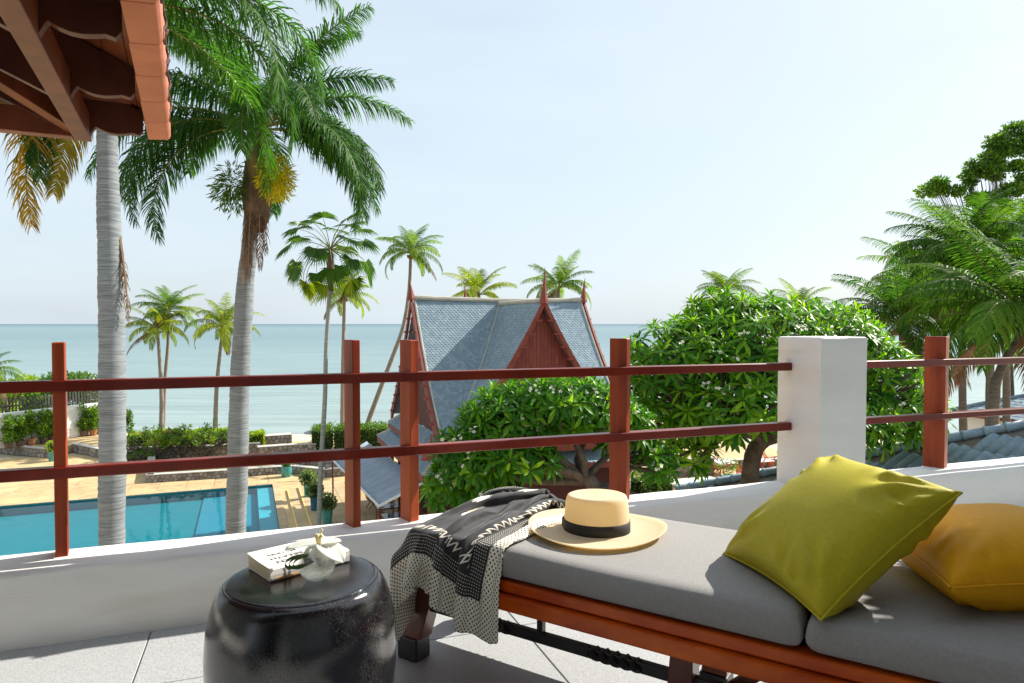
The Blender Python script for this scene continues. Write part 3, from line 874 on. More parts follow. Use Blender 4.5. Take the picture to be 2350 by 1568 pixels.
# ---------------------------------------------------------------- ceramic stool
def glaze_material():
    m, N, L = nodes_of('black_glaze')
    out = N.new('ShaderNodeOutputMaterial'); p = N.new('ShaderNodeBsdfPrincipled'); L.new(p.outputs[0], out.inputs[0])
    tc = N.new('ShaderNodeTexCoord')
    n1 = N.new('ShaderNodeTexNoise'); n1.inputs['Scale'].default_value = 9; n1.inputs['Detail'].default_value = 3
    n2 = N.new('ShaderNodeTexNoise'); n2.inputs['Scale'].default_value = 300; n2.inputs['Detail'].default_value = 4; n2.inputs['Roughness'].default_value = 0.7
    mp = N.new('ShaderNodeMapping'); mp.inputs['Scale'].default_value = (1, 1, 0.6)
    L.new(tc.outputs['Object'], mp.inputs[0]); L.new(mp.outputs[0], n1.inputs['Vector']); L.new(mp.outputs[0], n2.inputs['Vector'])
    ad = N.new('ShaderNodeMath'); ad.operation = 'MULTIPLY_ADD'; ad.inputs[1].default_value = 0.55
    L.new(n1.outputs['Fac'], ad.inputs[0]); L.new(n2.outputs['Fac'], ad.inputs[2])
    cr = N.new('ShaderNodeValToRGB'); els = cr.color_ramp.elements
    els[0].position = 0.77; els[0].color = (0.006, 0.006, 0.009, 1)
    els[1].position = 0.95; els[1].color = (0.048, 0.045, 0.042, 1)
    e = els.new(0.84); e.color = (0.018, 0.017, 0.018, 1)
    L.new(ad.outputs[0], cr.inputs[0]); L.new(cr.outputs[0], p.inputs['Base Color'])
    mr = N.new('ShaderNodeMapRange'); mr.inputs[1].default_value = 0.78; mr.inputs[2].default_value = 1.0; mr.inputs[3].default_value = 0.035; mr.inputs[4].default_value = 0.13
    L.new(ad.outputs[0], mr.inputs[0]); L.new(mr.outputs[0], p.inputs['Roughness'])
    p.inputs['Specular IOR Level'].default_value = 0.75
    b = N.new('ShaderNodeBump'); b.inputs['Strength'].default_value = 0.10; b.inputs['Distance'].default_value = 0.003
    L.new(n2.outputs['Fac'], b.inputs['Height']); L.new(b.outputs[0], p.inputs['Normal'])
    MATS['black_glaze'] = m
glaze_material()
SP = GS(757, 1439.5, 0.45)
stool = thing('garden_stool', 'round black glazed ceramic barrel stool in the foreground', 'stool', (SP.x, SP.y, 0))
m = MB()
prof = [(0.150, 0.0), (0.165, 0.004), (0.178, 0.03), (0.196, 0.09), (0.211, 0.16), (0.2185, 0.23), (0.2195, 0.29), (0.2150, 0.345), (0.2060, 0.390), (0.1960, 0.418), (0.1860, 0.436), (0.1780, 0.4435), (0.1755, 0.4440)]
m.lathe(prof, 96, cap=False); m.build('body', MATS['black_glaze'], stool, True)
m = MB(); prof = [(0.1753, 0.4432), (0.1750, 0.4455), (0.1735, 0.4470), (0.165, 0.4482), (0.12, 0.4500), (0.0004, 0.4510)]
m.lathe(prof, 96); m.build('top', MATS['black_glaze'], stool, True)

# ---------------------------------------------------------------- book
STZ = 0.451
mat('book_cover', (0.82, 0.79, 0.72), (0.86, 0.84, 0.79), scale=30, rough=0.45)
mat('book_pages', (0.78, 0.70, 0.50), (0.70, 0.60, 0.40), scale=6, stretch=(1, 1, 120), rough=0.9)
mat('ink', (0.035, 0.035, 0.04), rough=0.7)
mat('ink_blue', (0.12, 0.42, 0.46), rough=0.7)
mat('ink_orange', (0.65, 0.30, 0.08), (0.75, 0.45, 0.2), scale=60, rough=0.7)
bB = GS(674.5, 1456, STZ); bC = GS(856, 1408, STZ)       # the two ends of the spine
bx = (bC - bB); bx.z = 0; BLEN = bx.length; bx = bx / BLEN
by = Vector((-bx.y, bx.x, 0)); BWID = 0.132; BTH = 0.031
BLEN = 0.205
book = thing('book', 'thick paperback with cream cover lying on the black stool', 'book', bB, math.atan2(bx.y, bx.x))
XA, YA = Vector((1, 0, 0)), Vector((0, 1, 0))
m = MB(); m.frame((0, 0, 0), XA, YA, ZV, ((0.002, BLEN - 0.002), (0.002, BWID - 0.003), (0.0022, BTH - 0.0022))); m.build('page_block', MATS['book_pages'], book)
m = MB(); m.frame((0, 0, 0), XA, YA, ZV, ((0, BLEN), (0.0004, BWID), (0.0004, 0.002))); m.build('back_cover', MATS['book_cover'], book)
m = MB()
vs = []; fs = []
for i in range(13):
    y = -0.0 + BWID * i / 12; lift = 0.0045 * (i / 12) ** 3
    for x in (0, BLEN): vs.append((x, y, BTH + lift)); 
    for x in (0, BLEN): vs.append((x, y, BTH - 0.0016 + lift))
for i in range(12):
    a = i * 4; b = a + 4
    fs += [(a, a + 1, b + 1, b), (a + 2, b + 2, b + 3, a + 3), (a, b, b + 2, a + 2), (a + 1, a + 3, b + 3, b + 1)]
fs += [(0, 2, 3, 1), (48, 49, 51, 50)]
m.add(vs, fs); m.build('front_cover', MATS['book_cover'], book)
m = MB(); prof = []
pl = [Vector((0, 0.0022 , 0.0004)), Vector((0, -0.003, 0.003)), Vector((0, -0.0038, BTH * .5)), Vector((0, -0.003, BTH - 0.003)), Vector((0, 0.0022, BTH - 0.0003))]
m.prism(pl, Vector((BLEN, 0, 0))); me = m.mesh('spine', MATS['book_cover']); fixn(me); spine = link('spine', me, book); 
def text(body, size, mtx, matn, parent, name='lettering', ext=0.00015, spacing=1.0, align='CENTER'):
    cu = bpy.data.curves.new(name, 'FONT'); cu.body = body; cu.size = size; cu.extrude = ext; cu.align_x = align; cu.space_character = spacing
    tmp = bpy.data.objects.new(name, cu); COL.objects.link(tmp)
    dg = bpy.context.evaluated_depsgraph_get()
    me = bpy.data.meshes.new_from_object(tmp.evaluated_get(dg)); bpy.data.objects.remove(tmp, do_unlink=True)
    me.materials.clear(); me.materials.append(MATS[matn])
    return link(name, me, parent, mtx)
# the title is upside down for us: it reads from the far side of the stool
for (t, yy, sz) in (('WHEN', 0.028, 0.026), ('BREATH', 0.058, 0.023), ('BECOMES', 0.086, 0.017)):
    text(t, sz, Matrix.Translation((0.068, yy + sz * 0.36, BTH + 0.0006 + 0.0045 * ((yy) / BWID) ** 3)) @ Matrix.Rotation(math.pi, 4, 'Z'), 'ink', book)
RS = Matrix.Rotation(rad(90), 4, 'X')
sp_m = lambda x, z, s=1: Matrix.Translation((x, -0.0041, z)) @ Matrix.Rotation(rad(90), 4, 'X')
for (t, xx, sz, mn) in (('WHEN', 0.040, 0.0075, 'ink'), ('BREATH', 0.040, 0.0075, 'ink'), ('AIR', 0.060, 0.011, 'ink')):
    pass
text('WHEN BREATH', 0.0068, Matrix.Translation((0.034, -0.0042, BTH * .5)) @ Matrix.Rotation(rad(90), 4, 'X') @ Matrix.Rotation(rad(-90), 4, 'Z'), 'ink', spine, 'spine_lettering').scale = (0.62, 1, 1)
text('BECOMES', 0.0068, Matrix.Translation((0.045, -0.0042, BTH * .5)) @ Matrix.Rotation(rad(90), 4, 'X') @ Matrix.Rotation(rad(-90), 4, 'Z'), 'ink', spine, 'spine_lettering').scale = (0.62, 1, 1)
text('AIR', 0.0115, Matrix.Translation((0.056, -0.0042, BTH * .5)) @ Matrix.Rotation(rad(90), 4, 'X') @ Matrix.Rotation(rad(-90), 4, 'Z'), 'ink', spine, 'spine_lettering')
m = MB(); pts = [Vector((0.078, -0.0040, 0.026)), Vector((0.083, -0.0040, 0.027)), Vector((0.086, -0.0040, 0.020)), Vector((0.084, -0.0040, 0.012)), Vector((0.080, -0.0040, 0.009))]
m.tube(pts, [0.0022, 0.003, 0.0028, 0.003, 0.0022], 6); link('feather_mark', m.mesh('feather_mark', MATS['ink_blue']), spine).scale = (1, 0.12, 1)
spine.children[-1].location = (0, -0.0037, 0)
m = MB(); m.frame((0.012, -0.00305, 0.0034), XA, YA, ZV, ((0, 0.066), (-0.001, 0), (0, 0.0045))); link('spine_stripe', m.mesh('spine_stripe', MATS['ink_orange']), spine)

# ---------------------------------------------------------------- glass bowl with an orchid
def glass_material(name, col, rough=0.0, ior=1.45, bump=0.0):
    m, N, L = nodes_of(name)
    out = N.new('ShaderNodeOutputMaterial'); g = N.new('ShaderNodeBsdfGlass'); g.inputs['Color'].default_value = (*col, 1)
    g.inputs['Roughness'].default_value = rough; g.inputs['IOR'].default_value = ior
    if bump:
        tc = N.new('ShaderNodeTexCoord'); vo = N.new('ShaderNodeTexVoronoi'); vo.inputs['Scale'].default_value = 140
        b = N.new('ShaderNodeBump'); b.inputs['Strength'].default_value = bump; b.inputs['Distance'].default_value = 0.002
        L.new(tc.outputs['Object'], vo.inputs['Vector']); L.new(vo.outputs['Distance'], b.inputs['Height']); L.new(b.outputs[0], g.inputs['Normal'])
    tr = N.new('ShaderNodeBsdfTransparent'); tr.inputs[0].default_value = (*col, 1); x = N.new('ShaderNodeMixShader'); x.inputs[0].default_value = 0.4
    L.new(g.outputs[0], x.inputs[1]); L.new(tr.outputs[0], x.inputs[2]); L.new(x.outputs[0], out.inputs[0]); MATS[name] = m
glass_material('clear_glass', (0.985, 0.99, 0.98), bump=0.35)
glass_material('bowl_water', (0.97, 0.985, 0.96), ior=1.33)
BW = GS(580 + 1665 / 7.833, 1320 + 1000 / 7.833, STZ)
bowl = thing('glass_bowl', 'small round clear glass bowl of water on the black stool', 'bowl', (BW.x, BW.y, STZ))
m = MB(); outer = [(0.0005, 0.0005), (0.016, 0.0006), (0.026, 0.005), (0.036, 0.015), (0.0415, 0.028), (0.0420, 0.040), (0.0395, 0.052), (0.036, 0.060)]
inner = [(0.0350, 0.0605), (0.0380, 0.052), (0.0403, 0.040), (0.0398, 0.028), (0.0345, 0.0165), (0.024, 0.0075), (0.0005, 0.0048)]
m.lathe(outer + inner, 48, cap=False); m.build('glass', MATS['clear_glass'], bowl, True)
m = MB(); m.lathe([(0.0005, 0.0050), (0.0238, 0.0078), (0.0342, 0.0168), (0.0394, 0.028), (0.0398, 0.037), (0.0005, 0.0370)], 48, cap=False); m.build('water', MATS['bowl_water'], bowl, True)
mat('petal_white', (0.86, 0.86, 0.83), (0.80, 0.81, 0.77), scale=30, rough=0.5, sheen=0.2)
def soften(name, col, f):
    m = MATS[name]; N = m.node_tree.nodes; L = m.node_tree.links
    out = [n for n in N if n.type == 'OUTPUT_MATERIAL'][0]; src = out.inputs[0].links[0].from_socket
    t = N.new('ShaderNodeBsdfTranslucent'); t.inputs['Color'].default_value = (*col, 1); x = N.new('ShaderNodeMixShader'); x.inputs[0].default_value = f
    L.new(src, x.inputs[1]); L.new(t.outputs[0], x.inputs[2]); L.new(x.outputs[0], out.inputs[0])
soften('petal_white', (0.95, 0.95, 0.88), 0.5)
mat('orchid_green', (0.03, 0.085, 0.014), (0.06, 0.14, 0.022), scale=20, rough=0.45)
mat('orchid_lip', (0.85, 0.78, 0.52), (0.82, 0.62, 0.18), scale=120, rough=0.5)
orch = thing('orchid_bloom', 'white orchid bloom with dark green strap leaves resting in the glass bowl', 'flower', (BW.x, BW.y, STZ + 0.058))
def petal(L_, W_p, base, az, el, curl, seed):
    m = MB(); n, k = 10, 8; vs = []; fs = []
    d = Vector((math.cos(az) * math.cos(el), math.sin(az) * math.cos(el), math.sin(el))); s = Vector((-math.sin(az), math.cos(az), 0)); up = d.cross(s)
    if up.z < 0: up = -up
    r = random.Random(seed)
    for i in range(n + 1):
        t = i / n; w = W_p * (math.sin(math.pi * min(1, t * 0.93 + 0.05)) ** 0.62)
        for j in range(k + 1):
            q = -1 + 2 * j / k
            vs.append(Vector(base) + d * (L_ * t) + s * (w * q / 2) + up * (-curl * t * t + 0.10 * w * q * q - 0.003 * math.sin(q * 5 + seed) * t))
    for i in range(n):
        for j in range(k): fs.append((i * (k + 1) + j, (i + 1) * (k + 1) + j, (i + 1) * (k + 1) + j + 1, i * (k + 1) + j + 1))
    m.add(vs, fs)
    o = m.build('petal', MATS['petal_white'], orch, True); so = o.modifiers.new('t', 'SOLIDIFY'); so.thickness = 0.0009
    return o
oc = Vector((0.006, -0.004, 0.026))
petal(0.074, 0.066, oc, rad(-22), rad(-14), 0.016, 1)       # right
petal(0.076, 0.056, oc, rad(186), rad(2), 0.012, 2)       # left
petal(0.056, 0.048, oc, rad(-70), rad(-30), 0.012, 3)
petal(0.050, 0.040, oc, rad(-120), rad(-26), 0.014, 4)
petal(0.054, 0.046, oc, rad(40), rad(6), 0.008, 5)
m = MB()
for k in range(3):
    a = rad(-90 + k * 55 - 55)
    pts = [oc + Vector((0, 0, -0.002)) + Vector((math.cos(a), math.sin(a), 0)) * (0.012 * t) + ZV * (0.026 * math.sin(t * 2.3)) for t in (0, .3, .6, .85, 1)]
    m.tube(pts, [0.004, 0.005, 0.0045, 0.003, 0.0012], 7)
m.tube([oc + ZV * 0.012, oc + Vector((0.006, 0, 0.026)), oc + Vector((0.009, 0, 0.034)), oc + Vector((0.004, 0.001, 0.037)), oc + Vector((0.0, 0.001, 0.030))], [0.0022, 0.0018, 0.0012, 0.0011, 0.0008], 6)
m.build('lip', MATS['orchid_lip'], orch, True)
for k in range(3):                       # folded strap leaves looping out over the rim
    m = MB(); dx = -0.010 * k; yv = -0.012 - 0.006 * k
    ctrl = [Vector((-0.006 + dx * .4, -0.014, 0.004)), Vector((-0.022 + dx, -0.03, 0.006)), Vector((-0.040 + dx, -0.032, -0.002)), Vector((-0.050 + dx * .9, -0.030, -0.014)), Vector((-0.042 + dx * .8, -0.034, -0.022)), Vector((-0.026 + dx * .6, -0.036, -0.018)), Vector((-0.008 + dx * .3, -0.034, -0.010)), Vector((0.004, -0.026, -0.004))]
    vs = []; fs = []
    for i, p in enumerate(ctrl):
        w = 0.0026
        vs += [p + Vector((0, w, 0.003)), p + Vector((0, -w, -0.003)), p + Vector((0.0012, w, 0.0042)), p + Vector((0.0012, -w, -0.0018))]
    for i in range(len(ctrl) - 1):
        a = i * 4; b = a + 4
        fs += [(a, b, b + 1, a + 1), (a + 2, a + 3, b + 3, b + 2), (a, a + 2, b + 2, b), (a + 1, b + 1, b + 3, a + 3)]
    m.add(vs, fs); o = m.build('strap_leaf', MATS['orchid_green'], orch, True)
    o.modifiers.new('s', 'SUBSURF').render_levels = 2
m = MB(); m.tube([oc + ZV * -0.003, oc + Vector((-0.004, -0.004, -0.02)), oc + Vector((-0.003, -0.004, -0.040))], [0.003, 0.0024, 0.0028], 8); m.build('stem', MATS['orchid_green'], orch, True)
# ================================================================ GENERATORS for vegetation and masonry
leafmat('coco_leaf', (0.030, 0.090, 0.010), (0.18, 0.27, 0.022), 0.45, 0.5, (2.4, 2.3, 0.7), mid=(0.075, 0.16, 0.015), spec=0.25)
leafmat('coco_yellow', (0.07, 0.13, 0.010), (0.34, 0.38, 0.030), 0.48, 0.5, (2.1, 2.0, 0.6), mid=(0.17, 0.25, 0.016), spec=0.25)
leafmat('royal_leaf', (0.009, 0.046, 0.015), (0.058, 0.155, 0.026), 0.40, 0.5, (2.3, 2.4, 0.8), spec=0.15)
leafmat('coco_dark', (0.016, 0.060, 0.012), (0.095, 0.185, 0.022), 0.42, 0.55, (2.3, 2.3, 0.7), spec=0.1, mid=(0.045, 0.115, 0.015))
leafmat('gold_leaf', (0.13, 0.12, 0.012), (0.42, 0.26, 0.020), 0.5, 0.45, (1.9, 1.6, 0.6), mid=(0.22, 0.20, 0.015))
leafmat('spray_yellow', (0.46, 0.42, 0.012), (0.80, 0.72, 0.04), 0.45, 0.6, (1.3, 1.3, 0.6), spec=0.2)
leafmat('dry_leaf', (0.10, 0.055, 0.030), (0.22, 0.13, 0.075), 0.3, 0.8, (1.6, 1.3, 1.0))
leafmat('fan_leaf', (0.020, 0.075, 0.016), (0.075, 0.155, 0.026), 0.4, 0.4, (2.3, 2.2, 0.8))
leafmat('plum_leaf', (0.015, 0.085, 0.006), (0.19, 0.36, 0.016), 0.42, 0.36, (2.6, 2.4, 0.5), spec=0.22, mid=(0.055, 0.178, 0.010))
leafmat('shrub_leaf', (0.035, 0.11, 0.010), (0.22, 0.36, 0.020), 0.42, 0.4, (2.4, 2.2, 0.7), mid=(0.07, 0.15, 0.016))
leafmat('hedge_leaf', (0.025, 0.085, 0.008), (0.14, 0.26, 0.016), 0.35, 0.45, (2.2, 2.1, 0.7))
leafmat('lime_leaf', (0.10, 0.20, 0.010), (0.34, 0.46, 0.022), 0.45, 0.4, (2.0, 1.9, 0.7))
leafmat('tree_leaf', (0.028, 0.095, 0.012), (0.14, 0.26, 0.022), 0.38, 0.4, (2.3, 2.2, 0.8))
leafmat('topiary_leaf', (0.055, 0.13, 0.022), (0.50, 0.55, 0.28), 0.35, 0.45, (1.7, 1.7, 0.9), mid=(0.09, 0.17, 0.035))
mat('palm_bark', (0.20, 0.17, 0.14), (0.30, 0.26, 0.22), scale=3, stretch=(1, 1, 6), rough=0.9, bump=0.6, bscale=6, bdist=0.05)
mat('dark_bark', (0.055, 0.042, 0.034), (0.12, 0.095, 0.075), scale=5, rough=0.9, bump=0.8, bscale=14, bdist=0.04)
mat('rachis', (0.16, 0.19, 0.045), (0.24, 0.22, 0.06), scale=4, rough=0.5)
mat('dry_stalk', (0.22, 0.14, 0.075), (0.30, 0.20, 0.12), scale=4, rough=0.8)
mat('flower_white', (0.86, 0.85, 0.78), rough=0.6)
mat('flower_yellow', (0.80, 0.55, 0.05), rough=0.6)
mat('flower_pink', (0.72, 0.10, 0.22), rough=0.6)
mat('coconut', (0.38, 0.20, 0.03), (0.22, 0.20, 0.03), scale=3, rough=0.5, objrand=0.2)
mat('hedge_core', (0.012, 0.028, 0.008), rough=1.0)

def royal_trunk_material():
    m, N, L = nodes_of('royal_bark')
    out = N.new('ShaderNodeOutputMaterial'); p = N.new('ShaderNodeBsdfPrincipled'); L.new(p.outputs[0], out.inputs[0])
    tc = N.new('ShaderNodeTexCoord'); sep = N.new('ShaderNodeSeparateXYZ'); L.new(tc.outputs['Object'], sep.inputs[0])
    nz = N.new('ShaderNodeTexNoise'); nz.inputs['Scale'].default_value = 2.2; nz.inputs['Detail'].default_value = 6
    mp = N.new('ShaderNodeMapping'); mp.inputs['Scale'].default_value = (1.6, 1.6, 30); L.new(tc.outputs['Object'], mp.inputs[0])
    n2 = N.new('ShaderNodeTexNoise'); n2.inputs['Scale'].default_value = 1.6; n2.inputs['Detail'].default_value = 5; n2.inputs['Roughness'].default_value = .65; L.new(mp.outputs[0], n2.inputs['Vector'])
    L.new(tc.outputs['Object'], nz.inputs['Vector'])
    cr = N.new('ShaderNodeValToRGB'); e = cr.color_ramp.elements
    e[0].position = 0.34; e[0].color = (0.125, 0.145, 0.165, 1); e[1].position = 0.68; e[1].color = (0.33, 0.355, 0.37, 1)
    x = e.new(0.5); x.color = (0.22, 0.245, 0.265, 1)
    L.new(n2.outputs['Fac'], cr.inputs[0])
    mx = N.new('ShaderNodeMix'); mx.data_type = 'RGBA'; mx.blend_type = 'MULTIPLY'; mx.inputs[0].default_value = 0.6
    c2 = N.new('ShaderNodeValToRGB'); c2.color_ramp.elements[0].color = (0.55, 0.55, 0.55, 1); c2.color_ramp.elements[1].color = (1.1, 1.1, 1.1, 1)
    L.new(nz.outputs['Fac'], c2.inputs[0]); L.new(cr.outputs[0], mx.inputs[6]); L.new(c2.outputs[0], mx.inputs[7])
    L.new(mx.outputs[2], p.inputs['Base Color']); p.inputs['Roughness'].default_value = 0.8
    b = N.new('ShaderNodeBump'); b.inputs['Strength'].default_value = 0.5; b.inputs['Distance'].default_value = 0.02; L.new(n2.outputs['Fac'], b.inputs['Height']); L.new(b.outputs[0], p.inputs['Normal'])
    MATS['royal_bark'] = m
royal_trunk_material()

def nrm(a): return a / (np.linalg.norm(a, axis=-1, keepdims=True) + 1e-9)

def frond_mesh(name, L_, e0, droop, nl, ll, lw, hang, seed, mats, plum=0.0, up=0.15, yaw=0.0, pw=1.3, start=0.14, r0=0.03, fwd=0.45):
    """one palm leaf: base at the origin, heading +X; rachis and leaflets"""
    rs = np.random.RandomState(seed)
    kk = 22; s = np.linspace(0, 1, kk)
    ang = e0 - droop * s ** pw; yw = yaw * s ** 1.5
    d = np.stack([np.cos(ang) * np.cos(yw), np.cos(ang) * np.sin(yw), np.sin(ang)], -1)
    P = np.vstack([[0, 0, 0], np.cumsum(d[:-1] * L_ / (kk - 1), 0)])
    m = MB()
    m.tube([Vector(p) for p in P], [max(r0 * (1 - 0.92 * t), 0.003) for t in s], 5, mi=1)
    si = np.linspace(start, 0.995, nl); si = np.repeat(si, 2) + rs.uniform(-.4, .4, nl * 2) / nl; si = np.clip(si, start, 0.998)
    sd = np.tile([1.0, -1.0], nl); n = nl * 2
    idx = np.clip(si * (kk - 1), 0, kk - 1.001); i0 = idx.astype(int); fr = (idx - i0)[:, None]
    B = P[i0] * (1 - fr) + P[i0 + 1] * fr; T = nrm(d[i0] * (1 - fr) + d[i0 + 1] * fr)
    side = nrm(np.cross(T, np.array([0, 0, 1.0]))); upv = nrm(np.cross(side, T))
    prof = np.minimum(1, (si - start + 0.03) / 0.22) ** 0.7 * (1 - 0.72 * si ** 3.2)
    ln = ll * prof * rs.uniform(0.82, 1.08, n)
    u_ = up + plum * rs.uniform(-1, 1, n)
    D = nrm(side * sd[:, None] * 1.0 + T * (fwd + 0.6 * si ** 2 + rs.uniform(-.12, .12, n))[:, None] + upv * u_[:, None])
    wv = nrm(T - D * np.sum(T * D, -1, keepdims=True))
    tw = rs.uniform(-0.5, 0.5, n)[:, None]
    wv = nrm(wv + np.cross(D, wv) * tw)
    pts = []; cur = B.copy(); dd = D.copy()
    segs = 3
    for k in range(segs + 1):
        pts.append(cur.copy())
        g = np.array([0, 0, -1.0]) * (hang * (0.35 + 0.5 * k) * rs.uniform(.7, 1.3, n))[:, None]
        dd = nrm(dd + g); cur = cur + dd * (ln / segs)[:, None]
    ws = [0.8, 1.0, 0.85, 0.0]
    vs = []
    for k in range(segs):
        w = (lw * ws[k] * (0.55 + 0.45 * prof))[:, None] / 2
        vs.append(pts[k] + wv * w); vs.append(pts[k] - wv * w)
    vs.append(pts[segs])
    V_ = np.stack(vs, 1)                 # n x 7 x 3
    base = np.arange(n) * 7
    faces = []
    for b in base.tolist():
        faces += [(b, b + 2, b + 3, b + 1), (b + 2, b + 4, b + 5, b + 3), (b + 4, b + 6, b + 5)]
    var = np.repeat(np.clip(rs.uniform(0, 1, n) * 0.75 + rs.uniform(0, .2), 0, 0.99) * 0.6, 7)
    m.arrays(V_.reshape(-1, 3), faces, 0, var)
    return m.mesh(name, mats, False, True)

def aim(az, roll=0.0): return Matrix.Rotation(az, 4, 'Z') @ Matrix.Rotation(roll, 4, 'X')

def trunk_curve(pts, n=18):
    """smooth curve through points (Catmull-Rom)"""
    P = [Vector(p) for p in pts]; P = [P[0] * 2 - P[1]] + P + [P[-1] * 2 - P[-2]]
    out = []
    segs = len(P) - 3
    for i in range(segs):
        for k in range(max(2, n // segs)):
            t = k / max(2, n // segs)
            a, b, c, d = P[i:i + 4]
            out.append(0.5 * ((2 * b) + (c - a) * t + (2 * a - 5 * b + 4 * c - d) * t * t + (3 * b - a - 3 * c + d) * t ** 3))
    out.append(P[-2]); return out

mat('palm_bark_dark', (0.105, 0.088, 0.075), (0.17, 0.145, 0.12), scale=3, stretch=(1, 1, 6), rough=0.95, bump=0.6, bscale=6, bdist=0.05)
def coconut(label, trunk, r, fl, nf, seed, leaf='coco_leaf', group='coconut palms along the shore', nl=72, lean=0, dry=1, nuts=4, az0=None, cat='palm tree', spread=1.0, skip=None):
    rr = random.Random(seed)
    top = Vector(trunk[-1]); base = Vector(trunk[0])
    t = thing('coconut_palm', label, cat, base, 0, group)
    off = -base
    cv = trunk_curve(trunk, 24)
    m = MB(); m.tube([p + off for p in cv], [r * (1.25 - 0.55 * (i / (len(cv) - 1))) * (1 + 0.06 * (i % 2)) for i in range(len(cv))], 9)
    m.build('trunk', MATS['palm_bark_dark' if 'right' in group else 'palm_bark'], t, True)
    loc = top + off
    a = rr.uniform(0, 6.28) if az0 is None else az0
    for i in range(nf):
        age = (i + 0.5) / nf
        a += 2.39996 + rr.uniform(-.25, .25)
        e0 = rad(82 - 78 * age ** 0.9 * spread + rr.uniform(-8, 8)); dr = rad(42 + 82 * age + rr.uniform(-10, 16))
        isdry = dry and i >= nf - dry
        mt = MATS['dry_leaf'] if isdry else MATS[leaf]
        if isdry: e0 = rad(-20); dr = rad(55)
        me = frond_mesh('frond', fl * rr.uniform(0.88, 1.08) * (0.8 if age < 0.12 else 1), e0, dr, nl, fl * 0.25, fl * 0.0115, 0.40 + 0.55 * age, seed * 100 + i, [mt, MATS['dry_stalk' if isdry else 'rachis']], up=0.25 - 0.2 * age, yaw=rr.uniform(-.35, .35), r0=fl * 0.009)
        link('frond', me, t, Matrix.Translation(loc) @ aim(a, rr.uniform(-.3, .3)))
    nut = None
    for k in range(nuts):
        q = k * 2.3 + seed
        if nut is None:
            mm = MB(); mm.lathe([(0.001, -0.13), (0.06, -0.11), (0.10, -0.04), (0.105, 0.03), (0.07, 0.10), (0.001, 0.13)], 9, cap=False); nut = mm.mesh('coconut', MATS['coconut'], True)
        link('coconut', nut, t, Matrix.Translation(loc + Vector((math.cos(q) * 0.22, math.sin(q) * 0.22, -0.22 - 0.1 * (k % 2)))))
    return t

def leaf_cloud(name, pos, nrmv, size, mats, seed, parent=None, aspect=0.45, jitter=0.7, var=None, flat=0.0):
    """many small pointed leaves (kites) at the given points"""
    rs = np.random.RandomState(seed); n = len(pos)
    d = nrm(nrmv + rs.normal(0, jitter, (n, 3)))
    d2 = nrm(rs.normal(0, 1, (n, 3))); w = nrm(np.cross(d, d2))
    ln = size * rs.uniform(0.65, 1.25, n)[:, None]
    nn = np.cross(d, w)
    a = pos; b = pos + d * ln * 0.5 + w * ln * aspect * 0.5 - nn * ln * 0.08; c = pos + d * ln; e = pos + d * ln * 0.5 - w * ln * aspect * 0.5 - nn * ln * 0.08
    V_ = np.stack([a, b, c, e], 1).reshape(-1, 3)
    m = MB()
    faces = [(i, i + 1, i + 2, i + 3) for i in range(0, 4 * n, 4)]
    v = rs.uniform(0, 1, n) if var is None else np.clip(var + rs.normal(0, .15, n), 0, .99)
    m.arrays(V_, faces, 0, np.repeat(v * 0.99, 4))
    me = m.mesh(name, mats, False, True)
    return link(name, me, parent)

def blob_points(blobs, n, seed, shell=0.55):
    """points in the outer part of a set of ellipsoids [(cx,cy,cz,rx,ry,rz)], with outward directions"""
    rs = np.random.RandomState(seed); B = np.array(blobs, float)
    vol = (B[:, 3] * B[:, 4] * B[:, 5]) ** (2 / 3); k = rs.choice(len(B), n, p=vol / vol.sum())
    d = nrm(rs.normal(0, 1, (n, 3))); r = (shell + (1 - shell) * rs.uniform(0, 1, n) ** 0.6) * rs.uniform(0.9, 1.08, n)
    pos = B[k, :3] + d * B[k, 3:] * r[:, None]
    return pos, nrm(d / B[k, 3:]), k

